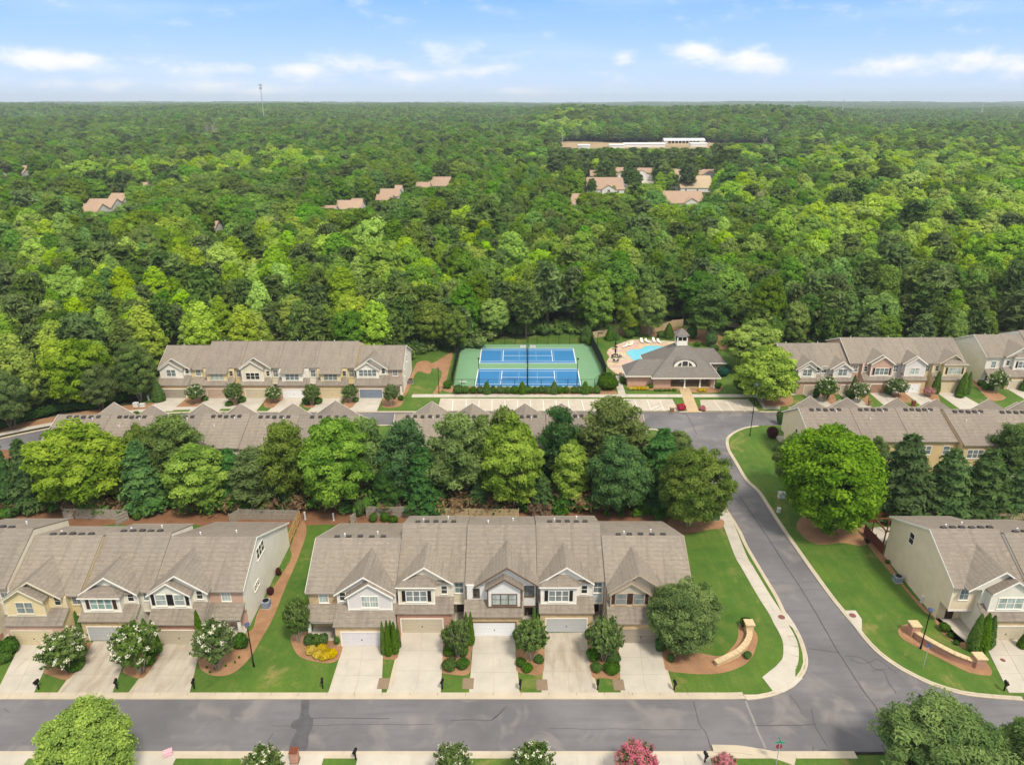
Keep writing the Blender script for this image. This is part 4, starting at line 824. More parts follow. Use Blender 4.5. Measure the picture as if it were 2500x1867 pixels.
# ------------------------------------------------------------------ clubhouse
def clubhouse():
    Y0 = 148.0; T_ = empty('clubhouse', (39, Y0, 0), 'brick clubhouse with a grey pyramid roof, white cupola and arched dormer beside the pool', 'clubhouse')
    x0, x1, d = -7.7, 7.7, 15.6; e = 2.75; zp = 9.1; mid = d/2; c = 1.25
    w = MB(); w.box(x0+.6, -3.2, .9, d-.6, 0, e, 'brick_pink'); w.box(-3.2, x1-.6, 4.6, d-.6, 0, e, 'brick_pink'); w.box(5.8, x1-.6, .9, 4.6, 0, e, 'brick_pink'); w.build('wall', T_)
    w = MB(); w.box(-3.2, 5.8, .6, 4.6, 0, .16, 'walk_tan'); w.build('porch_floor', T_)
    r = MB(); s = (zp-e)/mid
    A, B, C, D = (x0, 0, e), (x1, 0, e), (x1, d, e), (x0, d, e); k = 1.3; t = zp - s*k
    a, b, cc, dd = (-k*.99, mid-k, t), (k*.99, mid-k, t), (k*.99, mid+k, t), (-k*.99, mid+k, t)
    r.add([A, B, C, D, a, b, cc, dd], [(0,1,5,4), (1,2,6,5), (2,3,7,6), (3,0,4,7), (4,5,6,7), (0,3,2,1)], 'shingle_club'); r.build('roof', T_)
    f = MB(); f.box(x0-.05, x1+.05, -.08, -.003, e-.2, e+.02, 'trim_white'); f.box(x1+.003, x1+.08, -.05, d, e-.2, e+.02, 'trim_white'); f.box(x0-.08, x0-.003, -.05, d, e-.2, e+.02, 'trim_white'); f.build('fascia', T_)
    # left wing, hipped
    w = MB(); w.box(-12.8, x0+.58, 1.9, 7.6, 0, e-.02, 'brick_pink'); w.build('wing_wall', T_)
    r = MB(); y0, y1 = 1.2, 8.3; ym_ = (y0+y1)/2; z2 = e + .8*3.55; xl = -13.4
    r.add([(xl, y0, e), (-4.0, y0, e), (-4.0, y1, e), (xl, y1, e), (xl+3.5, ym_, z2), (-2.0, ym_, z2)], [(0,1,5,4), (1,2,5), (2,3,4,5), (3,0,4), (0,3,2,1)], 'shingle_club'); r.build('wing_roof', T_)
    f = MB(); f.box(xl, x0-.1, y0-.09, y0-.003, e-.18, e+.02, 'trim_white'); f.box(xl-.08, xl-.003, y0-.05, y1, e-.18, e+.02, 'trim_white'); f.build('fascia', T_)
    # right wing
    w = MB(); w.box(x1-.6, 11.2, 10.4, 16.6, 0, e-.02, 'brick_tan'); w.build('wing_wall', T_)
    r = MB(); r.add([(4, 9.8, e), (11.8, 9.8, e), (11.8, 17.2, e), (4, 17.2, e), (4, 13.4, 5.3), (9.3, 13.4, 5.3)], [(0,1,5,4), (1,2,5), (2,3,4,5), (3,0,4), (0,3,2,1)], 'shingle_club'); r.build('wing_roof', T_)
    f = MB(); f.box(x1, 11.8, 9.7, 9.797, e-.18, e+.02, 'trim_white'); f.build('fascia', T_)
    for xx in (-.1, 3.35, 6.6) : 
        q = MB(); q.tube((xx, .75, .35), (xx, .75, e-.3), .17, .14, 'trim_white', 12); q.box(xx-.26, xx+.26, .49, 1.01, .12, .35, 'trim_white'); q.box(xx-.22, xx+.22, .53, .97, e-.3, e-.12, 'trim_white'); q.build('column', T_)
    q = MB(); q.box(-.2, 1.4, 4.5, 4.598, .16, 2.3, 'trim_white'); dd_ = q.build('front_door', T_); q = MB(); q.box(-.1, .55, 4.48, 4.5, .5, 2.2, 'glass_dark'); q.box(.65, 1.3, 4.48, 4.5, .5, 2.2, 'glass_dark'); q.build('pane', dd_)
    window(T_, 'front', (4.2, 4.6, 1.0), 1.4, 1.2, 2, 2, 'trim_white', 'glass_dark')
    # arched dormer
    yd = 2.9; zd = e + s*2.2; Rr = 2.5; H = 1.75; n = 18
    arc = [(Rr*math.cos(math.pi*i/n), H*math.sin(math.pi*i/n)) for i in range(n+1)]
    q = MB(); q.prismy([(a, zd+b) for a, b in arc] , yd-.6, yd-.35, 'trim_white'); D_ = q.build('dormer', T_)
    q = MB(); arc2 = [((Rr+.2)*math.cos(math.pi*i/n), (H+.2)*math.sin(math.pi*i/n)) for i in range(n+1)]
    for i in range(n):
        (a0, b0), (a1, b1) = arc2[i], arc2[i+1]; yb_ = lambda b: yd - .7 + 3.4*(b/ (H+.2)) + .6
        q.slab([(a0, yd-.75, zd+b0), (a1, yd-.75, zd+b1), (a1, yb_(b1), zd+b1), (a0, yb_(b0), zd+b0)], .08, 'shutter_black' if 0 else 'shingle_club')
    q.build('dormer_roof', D_)
    for a0, a1, hh in ((-1.75, -.85, .9), (-.6, .6, 1.28), (.85, 1.75, .9)):
        q = MB(); m_ = (a0+a1)/2
        if a0 == -.6: pr = [(a0, .22), (a1, .22), (a1, 1.25), (.3, 1.36), (-.3, 1.36), (a0, 1.25)]
        elif a0 < 0: pr = [(a0, .22), (a1, .22), (a1, 1.18), (a0+.35, .75)]
        else: pr = [(a0, .22), (a1, .22), (a1-.35, .75), (a0, 1.18)]
        q.prismy([(a, zd+b) for a, b in pr], yd-.63, yd-.6, 'glass_dark'); q.build('pane', D_)
    # cupola
    zc = zp - .95; q = MB(); h = 1.2
    q.box(-h, h, mid-h, mid+h, zc, zc+.75, 'trim_white'); q.box(-h+.18, h-.18, mid-h+.18, mid+h-.18, zc+.75, zc+2.3, 'dark_interior')
    for sx in (-1, 1):
        for sy in (-1, 1): q.box(sx*h-.25 if sx > 0 else -h, h if sx > 0 else -h+.25, mid+sy*h-.25 if sy > 0 else mid-h, mid+h if sy > 0 else mid-h+.25, zc+.75, zc+2.3, 'trim_white')
    q.box(-h, h, mid-h, mid+h, zc+2.05, zc+2.45, 'trim_white'); q.box(-h+.2, h-.2, mid-h, mid-h+.1, zc+.75, zc+1.15, 'trim_white'); q.box(-.06, .06, mid-h+.02, mid-h+.09, zc+1.15, zc+2.05, 'trim_white'); CU = q.build('cupola', T_)
    q = MB(); o = h+.35; q.add([(-o, mid-o, zc+2.45), (o, mid-o, zc+2.45), (o, mid+o, zc+2.45), (-o, mid+o, zc+2.45), (0, mid, zc+3.9)], [(0,1,4), (1,2,4), (2,3,4), (3,0,4), (0,3,2,1)], 'shingle_club'); q.tube((0, mid, zc+3.8), (0, mid, zc+4.7), .05, .02, 'black_metal', 6); q.build('cupola_roof', CU)
clubhouse()

# ------------------------------------------------------------------ houses among the trees
CLEAR = []       # (u0, v0, u1, v1, Y): image windows through which these are seen: trees nearer than Y stay below them
def far_house(label, c, xa, xb, yr_, ye_, roof='shingle_terracotta', wall='s_stucco', zr=10.0, slope=.5, gable_front=None, clear=None, hip=False, depth=11, group='houses in the woodland clearings', win=3, clr=True):
    uu, vv = px(c, (xa+xb)/2, yr_); 
    # ground height at that distance, found by iteration
    base = 0
    for _ in range(8):
        X, Y = G(c, (xa+xb)/2, yr_, zr + base); base = T(X, Y)
    XA, Yr = G(c, xa, yr_, zr+base); XB, _ = G(c, xb, yr_, zr+base)
    u, v = px(c, xa, ye_); k = math.tan(PITCH + math.atan((v-CY)/FPX)); ye = (60 - zr - base + slope*Yr) / (k + slope); ze = zr - slope*(Yr-ye)
    if ze < 3: ze = 3.0; ye = Yr - (zr-3)/slope
    run = Yr - ye; w = XB - XA; H = empty('woodland_house', ((XA+XB)/2, Yr, base), label, 'house', group)
    h2 = w/2; rb = min(depth, 7); o = .4; i = (min(run, h2*.8) if hip else 0)
    m = MB(); m.prismx([(-run+o, 0), (-run+o, ze+slope*o-.2), (0, zr-.2 if not hip else ze), (rb-o, zr-slope*rb+.0), (rb-o, 0)], -h2+.3, h2-.3, wall) if not hip else m.box(-h2+o, h2-o, -run+o, rb-o, 0, ze, wall); m.build('wall', H)
    r = MB()
    if hip: r.add([(-h2, -run, ze), (h2, -run, ze), (h2, rb, ze), (-h2, rb, ze), (-h2+i, 0, zr), (h2-i, 0, zr)], [(0,1,5,4), (1,2,5), (2,3,4,5), (3,0,4), (0,3,2,1)], roof)
    else: r.slab([(-h2, -run, ze), (h2, -run, ze), (h2, 0, zr), (-h2, 0, zr)], .2, roof); r.slab([(-h2, 0, zr), (h2, 0, zr), (h2, rb, zr-slope*rb), (-h2, rb, zr-slope*rb)], .2, roof)
    r.build('roof', H)
    if gable_front:
        a, b = gable_front; a = -h2 + w*a; b = -h2 + w*b; zp = min(zr-.4, ze + .6*(b-a)/2+.4)
        q = MB(); q.prismy([(a, 0), (b, 0), (b, ze+.3), ((a+b)/2, zp-.2), (a, ze+.3)], -run-1.6, -run+2, wall); q.build('gable_wall', H)
        q = MB(); gable_slabs(q, a, b, 0, -run-2, -run+(zp-ze)/slope+.5, ze+.4, zp, .18, roof); q.build('gable_roof', H)
        window(H, 'front', ((a+b)/2, -run-1.6, ze*.5), min(1.8, b-a-1), 1.5, 2, 2, 'trim_white', 'glass_dark', fr=.12)
    for k_ in range(win): window(H, 'front', (-h2 + w*(k_+.5)/win, -run+o, max(.6, ze-2.2)), 1.1, 1.4, 1, 2, 'trim_white', 'glass_dark', fr=.12)
    if clr:
        x_a, y_a = px(c, min(xa, xb), yr_); x_b, y_b = px(c, max(xa, xb), ye_)
        CLEAR.append((x_a, y_a-1, x_b, (y_a*.05+y_b*.95) if clear is None else px(c, 0, clear)[1], ye))
    return H
FH = [('terracotta roofed house lowest in the left clearing', 'g7', 110, 500, 648, 830, {'clear': 770}), ('terracotta roofed house with a white gable behind it in the left clearing', 'g7', 325, 695, 580, 712, {'clear': 760}), ('small terracotta house with white eaves at the top of the left clearing', 'g7', 620, 840, 505, 640, {'clear': 640}),
      ('lone terracotta roof peeping above treetops right of the left clearing', 'g7', 1000, 1120, 360, 425, {}), ('small tan roof and white gable alone among dark trees', 'g7', 1930, 2070, 880, 990, {}),
      ('brown roofed house with a white gable near the left edge of the woodland', 'L3', 72, 128, 290, 345, {'zr': 9}), ('tiny roof cut by the left edge of the picture', 'L3', -10, 16, 318, 340, {}), ('white gable end peeping out right of the brown roofed house', 'L3', 172, 205, 296, 318, {'roof': 'shingle_pale'}),
      ('low terracotta roof leftmost of the stepped row in the middle woodland', 'g8', 90, 345, 560, 625, {}), ('long terracotta roof second in the stepped middle row', 'g8', 345, 700, 490, 612, {}), ('terracotta roof stepping up behind a round tree', 'g8', 540, 700, 465, 510, {'zr': 9}),
      ('large terracotta roof third in the stepped middle row', 'g8', 935, 1205, 335, 440, {'clear': 490}), ('terracotta roof with white gable just below the large third roof', 'g8', 880, 1110, 410, 490, {'zr': 8.5}), ('small terracotta roof above the large third roof', 'g8', 1130, 1230, 287, 345, {}),
      ('terracotta roof with a white corner wall second from the right of the stepped row', 'g8', 1415, 1610, 245, 318, {}), ('rightmost terracotta roofed house with a pale side wall in the stepped row', 'g8', 1590, 1890, 175, 300, {'clear': 330}),
      ('wide pale terracotta roof at the left of the sunlit clearing', 'f5', 288, 625, 490, 640, {'gable_front': (.4, .75)}), ('small terracotta roof lowest left in the sunlit clearing', 'f5', 128, 258, 636, 740, {}), ('terracotta roof half hidden by the dark round tree', 'f5', 330, 410, 425, 488, {}),
      ('white gabled house at the back of the sunlit clearing', 'f5', 560, 642, 400, 470, {'gable_front': (.1, .95), 'clear': 560}), ('white two storey house left of the lime tree', 'f5', 750, 905, 405, 450, {'gable_front': (.0, .5), 'clear': 560}), ('terracotta roof between the two lime trees', 'f5', 1050, 1150, 415, 470, {}),
      ('white walled house with a terracotta roof at the right of the sunlit clearing', 'f5', 1290, 1450, 418, 470, {'gable_front': (.2, .98), 'clear': 530}), ('house with a large pale straw coloured roof in the sunlit clearing', 'f5', 1110, 1415, 475, 640, {'roof': 'shingle_pale', 'slope': .42}), ('terracotta roofed house with a front gable in front of the straw roof', 'f5', 985, 1335, 612, 745, {'gable_front': (.45, .85), 'zr': 9})]
for (lab, c, xa, xb, yr_, ye_, kw) in FH: far_house(lab, c, xa, xb, yr_, ye_, **kw)
# ================================================================== VEGETATION
def fast_mesh(name, V, Q, tint, mats, mi=None, smooth=False):
    """V (n,3), Q (m,4) quads (a repeated last index makes a triangle), tint per face"""
    me = bpy.data.meshes.new(name); tri = Q[:, 2] == Q[:, 3]; cnt = np.where(tri, 3, 4)
    me.vertices.add(len(V)); me.vertices.foreach_set('co', V.astype(np.float32).ravel())
    mask = np.ones(Q.shape, bool); mask[tri, 3] = False; loops = Q[mask]
    me.loops.add(len(loops)); me.loops.foreach_set('vertex_index', loops.astype(np.int32))
    me.polygons.add(len(Q)); st = np.concatenate([[0], np.cumsum(cnt)[:-1]]).astype(np.int32)
    me.polygons.foreach_set('loop_start', st)
    if mi is not None: me.polygons.foreach_set('material_index', mi.astype(np.int32))
    for m in mats: me.materials.append(MATS[m])
    me.update(calc_edges=True)
    a = me.attributes.new('tint', 'FLOAT', 'FACE'); a.data.foreach_set('value', tint.astype(np.float32))
    return me
def nrm(v): return v / np.maximum(1e-9, np.linalg.norm(v, axis=1, keepdims=True))
ICO_V = None
def ico():
    global ICO_V, ICO_F
    if ICO_V is None:
        bm = bmesh.new(); bmesh.ops.create_icosphere(bm, subdivisions=1, radius=1); ICO_V = np.array([v.co[:] for v in bm.verts]); ICO_F = np.array([[v.index for v in f.verts] + [f.verts[2].index] for f in bm.faces]); bm.free()
    return ICO_V, ICO_F
class Crown:
    def __init__(s, seed): s.r = np.random.default_rng(seed); s.V = []; s.Q = []; s.t = []; s.m = []; s.n = 0
    def add(s, V, Q, t, m=0): s.V.append(V); s.Q.append(Q + s.n); s.t.append(np.broadcast_to(t, len(Q)).astype(float)); s.m.append(np.full(len(Q), m)); s.n += len(V)
    def leaves(s, P, Nn, size, aspect=1.6, tint=.5, m=0, jit=.55, jt=.16, up=0.0):
        r = s.r; n = len(P)
        if n == 0: return
        N_ = nrm(Nn + r.normal(0, jit, (n, 3)) + np.array([0, 0, up])); a = nrm(np.cross(N_, r.normal(0, 1, (n, 3)))); b = np.cross(N_, a)
        w = size * r.uniform(.65, 1.3, (n, 1)); a = a * w * aspect * .5; b = b * w * .5
        V = np.stack([P - a, P - b * .9 + a * .1, P + a, P + b * .9 + a * .1], 1).reshape(-1, 3)
        s.add(V, np.arange(4*n).reshape(-1, 4), np.clip(tint + r.normal(0, jt, n), 0, 1), m)
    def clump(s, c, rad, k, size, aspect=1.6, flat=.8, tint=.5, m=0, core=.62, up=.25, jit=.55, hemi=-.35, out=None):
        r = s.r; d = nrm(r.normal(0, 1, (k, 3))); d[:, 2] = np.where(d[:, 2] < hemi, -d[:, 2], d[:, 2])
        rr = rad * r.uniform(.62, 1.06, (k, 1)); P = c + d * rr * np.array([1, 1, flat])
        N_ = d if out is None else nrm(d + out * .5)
        s.leaves(P, N_, size, aspect, tint + .10 * d[:, 2], m, jit, up=up)  # top light put into the tint: upper leaves lighter, lower ones darker
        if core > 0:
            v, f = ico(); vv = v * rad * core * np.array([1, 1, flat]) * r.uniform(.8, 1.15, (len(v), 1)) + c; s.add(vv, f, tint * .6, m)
    def tube(s, p0, p1, r0, r1, m=1, n=5):
        p0 = np.array(p0, float); p1 = np.array(p1, float); d = p1 - p0; L_ = np.linalg.norm(d); d = d/max(L_, 1e-6)
        a = np.cross(d, [0.3, .9, .1]); a /= np.linalg.norm(a); b = np.cross(d, a); th = np.arange(n)/n*2*np.pi
        ring = np.outer(np.cos(th), a) + np.outer(np.sin(th), b); V = np.vstack([p0 + ring*r0, p1 + ring*r1]); i = np.arange(n); j = (i+1) % n
        s.add(V, np.stack([i, j, j+n, i+n], 1), .5, m)
    def mesh(s, name, mats): 
        return fast_mesh(name, np.vstack(s.V), np.vstack(s.Q), np.concatenate(s.t), mats, np.concatenate(s.m))
def lobes(r, k):
    d = nrm(r.normal(0, 1, (k, 3))); a = r.uniform(.5, 1, k); return d, a
def lobe_r(dirs, lb): 
    d, a = lb; s = dirs @ d.T; return .94 + .30 * (np.maximum(0, s)**7 * a).max(1) - .16 * (np.maximum(0, -s)**4 * a).max(1)
# all prototypes: radius ~ r, height h, foot at the origin. returns (crown mesh, trunk mesh)
def broadleaf(seed, h=10, r=4, mat='leaf_bright', nc=90, k=60, leaf=.34, base=.18, shape='round', cr=.24, droop=0.0, bark='bark', tvar=.28, aspect=1.6, core=.62, trunks=1, gap=0.0, jit=.55, up=.35, flat=.72, rag=.22):
    C = Crown(seed); R_ = C.r; B = Crown(seed + 999); lb = lobes(R_, 7)
    i = np.arange(nc) + .5; ph = np.arccos(1 - 1.72 * i/nc); th = np.pi * (1 + 5**.5) * i
    D = np.stack([np.cos(th)*np.sin(ph), np.sin(th)*np.sin(ph), np.cos(ph)], 1); D = nrm(D + R_.normal(0, .12, D.shape)); zc = h * (base + (1-base)*.48); hz = h * (1-base) * .52
    for q in range(nc):
        d = D[q]; s = lobe_r(d[None], lb)[0] * R_.uniform(1-rag, 1.03)
        rad_scale = 1.0
        if shape == 'cone': rad_scale = .45 + .75 * (1 - (d[2]*.5+.5)) ** .75
        elif shape == 'oval': rad_scale = 1.0 if d[2] < .2 else 1 - .35*(d[2]-.2)
        c = np.array([d[0]*r*.84*s*rad_scale, d[1]*r*.84*s*rad_scale, zc + d[2]*hz*.9*(s if d[2] > 0 else 1)])
        if R_.random() < gap: continue
        tt = np.clip(.45 + R_.normal(0, tvar), 0.02, 1); cr_ = r * cr * R_.uniform(.72, 1.28)
        C.clump(c, cr_, k, leaf, aspect, flat, tt, 0, core, up=up, out=d, jit=jit)
        if q % 4 == 0: B.tube((0, 0, h*base*.9 + R_.uniform(0, .3)*h), c*np.array([.9,.9,1]) - [0, 0, cr_*.3], .045*r*.5, .02*r*.4, 0, 4)
    for q in range(nc // 3):
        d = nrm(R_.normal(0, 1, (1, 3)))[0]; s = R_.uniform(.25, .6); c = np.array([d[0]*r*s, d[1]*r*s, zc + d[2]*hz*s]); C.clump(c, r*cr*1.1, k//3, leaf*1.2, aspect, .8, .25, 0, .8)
    if trunks == 1: 
        B.tube((0, 0, -.3), (R_.normal(0, .1), R_.normal(0, .1), h*.55), .045*h*.55, .02*h*.5, 0, 8)
    else:
        for q in range(trunks):
            a = q/trunks*6.28 + .4; B.tube((math.cos(a)*.12, math.sin(a)*.12, -.2), (math.cos(a)*r*.45, math.sin(a)*r*.45, h*.5), .012*h+.03, .03, 0, 5)
    return C.mesh('crown', [mat]), B.mesh('trunk', [bark])
def pine(seed, h=12, r=3.2, mat='needle_pine', nw=9, k=78, leaf=.21, base=.3, bark='bark', sparse=.0):
    C = Crown(seed); R_ = C.r; B = Crown(seed+999); lean = R_.normal(0, .02, 2) * h
    B.tube((0, 0, -.3), (lean[0], lean[1], h*.95), .026*h, .006*h, 0, 7)
    for w in range(nw):
        f = w/(nw-1); z = h*(base + (1-base)*f*.95); rr = r*(1.0 - .62*f**1.7)*(.75 + .25*min(1, f*5)) ; nb = max(3, int(7*(1-.5*f)))
        a0 = R_.uniform(0, 6.28)
        for b in range(nb):
            if R_.random() < sparse: continue
            a = a0 + b*6.283/nb + R_.normal(0, .25); ln = rr*R_.uniform(.65, 1.12); tip = np.array([lean[0]*f + math.cos(a)*ln, lean[1]*f + math.sin(a)*ln, z + ln*.22 + R_.normal(0, .1)*h*.06])
            st = np.array([lean[0]*f, lean[1]*f, z - ln*.1]); B.tube(st, tip, .03*rr, .012*rr, 0, 3)
            tt = np.clip(.45 + R_.normal(0, .22), 0, 1)
            for s_ in ((1.0, .34), (.66, .34), (.36, .3)):
                c = st + (tip-st)*s_[0] + R_.normal(0, .08, 3)*r*.5; cr_ = r*s_[1]*R_.uniform(.75, 1.2); C.clump(c, cr_, k, leaf, 3.4, .62, tt, 0, .6, up=.5, jit=.8)
    C.clump(np.array([lean[0], lean[1], h*.97]), r*.3, k, leaf, 3.2, 1.0, .6, 0, .55)
    return C.mesh('crown', [mat]), B.mesh('trunk', [bark])
def conifer(seed, h=9, r=2.6, mat='needle_dark', layers=20, k=24, leaf=.28, base=.06, full=1.0, brown=0):
    C = Crown(seed); R_ = C.r; B = Crown(seed+999); B.tube((0, 0, -.2), (0, 0, h*.93), .022*h, .01, 0, 6)
    for w in range(layers):
        f = w/(layers-1); z = h*(base + (1-base)*f*.97); rr = r*full*(1-f)**.56*(.80 + .2*math.sin(w*2.4)) + .12; nb = max(5, int(20*(1-f)+5))
        for b in range(nb):
            a = b*6.283/nb + w*.9 + R_.normal(0, .16); ln = rr*R_.uniform(.72, 1.16); n = k; s = R_.uniform(.3, 1, n)**.7
            d = np.array([math.cos(a), math.sin(a), 0.0]); side = np.array([-d[1], d[0], 0]); wd = .17*r*np.sin(np.clip(s, 0, 1)*2.6)
            P = d[None]*ln*s[:, None] + side[None]*(R_.uniform(-1, 1, n)*wd)[:, None]; P[:, 2] = z + ln*(.16*s - .10*s*s*3 + .12) + R_.normal(0, .05*h/9, n)
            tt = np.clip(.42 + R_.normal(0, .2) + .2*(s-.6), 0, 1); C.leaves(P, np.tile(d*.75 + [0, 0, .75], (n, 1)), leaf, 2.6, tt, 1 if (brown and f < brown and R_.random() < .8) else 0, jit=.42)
            if b % 3 == 0: B.tube((0, 0, z), d*ln*.8 + [0, 0, z+ln*.08], .05, .015, 0, 3)
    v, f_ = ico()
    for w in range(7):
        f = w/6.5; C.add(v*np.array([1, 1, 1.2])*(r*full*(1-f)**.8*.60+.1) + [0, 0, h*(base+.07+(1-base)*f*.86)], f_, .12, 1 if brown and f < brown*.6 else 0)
    return C.mesh('crown', [mat] + (['twig_brown'] if brown else [])), B.mesh('trunk', ['bark'])
def ball(seed, r=.6, h=.9, mat='leaf_box', k=900, leaf=.13, cone=False, flowers=None):
    C = Crown(seed); R_ = C.r; lb = lobes(R_, 5); d = nrm(R_.normal(0, 1, (k, 3))); s = lobe_r(d, lb)*R_.uniform(.9, 1.03, k)
    if cone:
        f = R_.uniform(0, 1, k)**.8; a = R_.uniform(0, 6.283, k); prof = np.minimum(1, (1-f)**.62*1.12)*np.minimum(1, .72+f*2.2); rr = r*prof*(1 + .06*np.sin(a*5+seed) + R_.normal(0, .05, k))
        P = np.stack([np.cos(a)*rr, np.sin(a)*rr, f*h], 1); N_ = np.stack([np.cos(a), np.sin(a), np.full(k, .5)], 1)
        v, f_ = ico()
        for w in range(6):
            q = w/6; C.add(v*np.array([r*.86*min(1, (1-q)**.62*1.05), r*.86*min(1, (1-q)**.62*1.05), h*.13]) + [0, 0, h*(q*.93+.07)], f_, .2)
    else:
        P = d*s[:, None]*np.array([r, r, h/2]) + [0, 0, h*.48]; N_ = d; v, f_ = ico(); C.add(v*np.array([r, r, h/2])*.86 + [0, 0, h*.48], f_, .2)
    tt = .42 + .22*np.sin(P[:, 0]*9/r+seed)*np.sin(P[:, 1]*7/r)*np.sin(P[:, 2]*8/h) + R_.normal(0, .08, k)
    C.leaves(P, N_, leaf, 1.7, tt, jit=.5, up=.2)
    return C.mesh('shrub', [mat])
def myrtle(seed, h=4.2, r=2.0, bloom=None, nb=380, sticks=5):
    C = Crown(seed); R_ = C.r; B = Crown(seed+99); F = Crown(seed+77)
    for q in range(sticks):
        a = q/sticks*6.283 + R_.uniform(0, .6); e = np.array([math.cos(a)*r*.42, math.sin(a)*r*.42, h*.52]); B.tube((math.cos(a)*.10, math.sin(a)*.10, -.1), e, .055, .04, 0, 6)
        for _ in range(5):
            a2 = a + R_.normal(0, .8); t = np.array([math.cos(a2)*r*R_.uniform(.5, 1), math.sin(a2)*r*R_.uniform(.5, 1), h*R_.uniform(.6, .98)]); B.tube(e, t, .03, .01, 0, 3)
    n = 170
    for q in range(n):                                  # upright feathery sprays
        th = R_.uniform(0, 6.283); u = R_.uniform(-.45, 1); sr = math.sqrt(max(0, 1-u*u)); R0 = R_.uniform(.62, 1.02)
        tip = np.array([math.cos(th)*sr*r*R0, math.sin(th)*sr*r*R0, h*.62 + u*h*.38*R0]); st = np.array([tip[0]*.55, tip[1]*.55, tip[2] - h*.13]); m = 34; s = R_.uniform(0, 1, m)
        P = st + (tip-st)*s[:, None] + R_.normal(0, .13, (m, 3))*(1.15-s)[:, None]; C.leaves(P, np.tile(nrm((tip-[0, 0, h*.5])[None])[0], (m, 1)), .15, 2.0, np.clip(.4 + R_.normal(0, .2) + .25*(s-.5), 0, 1), jit=.6)
        if bloom and R_.random() < (.22 if bloom == 'bloom_white' else .8):
            k = 12 if bloom == 'bloom_white' else 34; P = tip + R_.normal(0, .09 if bloom == 'bloom_white' else .15, (k, 3)); F.leaves(P, P - [0, 0, h*.5], .13, 1.1, .6, jit=.7)
    C.clump(np.array([0, 0, h*.60]), r*.5, 160, .14, 1.8, .85, .3, 0, .6)
    return C.mesh('crown', ['leaf_myrtle']), B.mesh('trunk', ['bark_pale']), (F.mesh('blossom', [bloom]) if bloom and F.V else None)
def place(name, protos, x, y, s=1.0, sz=None, rz=None, z=.1, label=None, cat='tree', group=None, top=None):
    """thing = Empty + crown + trunk (+ blossom), meshes shared with its kind"""
    e = empty(name, (x, y, z), label, cat, group, random.uniform(0, 6.28) if rz is None else rz); e.scale = (s, s, sz or s)
    for m in protos:
        if m is not None: link(m.name.split('.')[0], m, e)
    return e
def single(name, me, x, y, s=1.0, sz=None, z=.1, rz=None, label=None, cat='shrub', group=None):
    o = link(name, me, None, (x, y, z), random.uniform(0, 6.28) if rz is None else rz); o.scale = (s, s, sz or s); return tag(o, label, cat, group)
# ------------------------------------------------------------------ prototypes
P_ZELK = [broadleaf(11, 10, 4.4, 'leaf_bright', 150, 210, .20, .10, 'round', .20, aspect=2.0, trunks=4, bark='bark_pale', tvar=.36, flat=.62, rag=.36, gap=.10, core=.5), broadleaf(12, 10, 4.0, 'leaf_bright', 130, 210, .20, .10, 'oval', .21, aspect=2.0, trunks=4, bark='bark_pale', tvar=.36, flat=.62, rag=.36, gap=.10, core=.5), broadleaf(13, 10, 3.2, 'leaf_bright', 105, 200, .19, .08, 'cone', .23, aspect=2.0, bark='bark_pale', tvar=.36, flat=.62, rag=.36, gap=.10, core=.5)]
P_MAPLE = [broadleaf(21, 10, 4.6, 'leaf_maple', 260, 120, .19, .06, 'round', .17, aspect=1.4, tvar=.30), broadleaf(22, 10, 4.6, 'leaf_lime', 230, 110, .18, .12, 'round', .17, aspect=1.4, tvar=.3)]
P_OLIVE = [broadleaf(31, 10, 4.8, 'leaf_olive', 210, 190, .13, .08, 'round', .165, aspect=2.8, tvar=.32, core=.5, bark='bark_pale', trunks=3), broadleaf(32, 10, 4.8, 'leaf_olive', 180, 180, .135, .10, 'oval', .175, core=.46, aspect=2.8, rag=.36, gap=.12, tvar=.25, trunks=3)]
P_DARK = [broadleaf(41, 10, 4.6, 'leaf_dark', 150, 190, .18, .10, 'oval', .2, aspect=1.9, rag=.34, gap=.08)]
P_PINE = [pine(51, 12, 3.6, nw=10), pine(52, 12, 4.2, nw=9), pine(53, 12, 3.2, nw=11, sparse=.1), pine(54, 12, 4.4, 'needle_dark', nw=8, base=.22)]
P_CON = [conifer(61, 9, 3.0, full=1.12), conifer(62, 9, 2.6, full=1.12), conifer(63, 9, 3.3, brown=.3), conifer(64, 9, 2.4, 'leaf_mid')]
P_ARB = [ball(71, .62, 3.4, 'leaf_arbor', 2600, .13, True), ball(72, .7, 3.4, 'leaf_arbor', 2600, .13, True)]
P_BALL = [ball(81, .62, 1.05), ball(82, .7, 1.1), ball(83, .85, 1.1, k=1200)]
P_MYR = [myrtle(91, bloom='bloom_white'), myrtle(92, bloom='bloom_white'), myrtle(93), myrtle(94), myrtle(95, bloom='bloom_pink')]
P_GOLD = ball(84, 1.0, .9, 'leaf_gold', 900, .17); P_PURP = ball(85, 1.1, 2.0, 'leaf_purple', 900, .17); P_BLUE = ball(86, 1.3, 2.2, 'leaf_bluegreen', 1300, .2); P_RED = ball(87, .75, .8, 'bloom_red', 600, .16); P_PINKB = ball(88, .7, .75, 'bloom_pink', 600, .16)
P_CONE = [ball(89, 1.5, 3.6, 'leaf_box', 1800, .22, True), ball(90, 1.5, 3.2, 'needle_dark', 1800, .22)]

NAT = {P_GOLD.name: (.9, .9), P_PURP.name: (1.1, 2.0), P_BLUE.name: (1.3, 2.2), P_CONE[0].name: (1.45, 3.5), P_CONE[1].name: (1.5, 3.2), P_ARB[0].name: (.62, 3.4), P_RED.name: (.75, .8), P_PINKB.name: (.7, .75)}
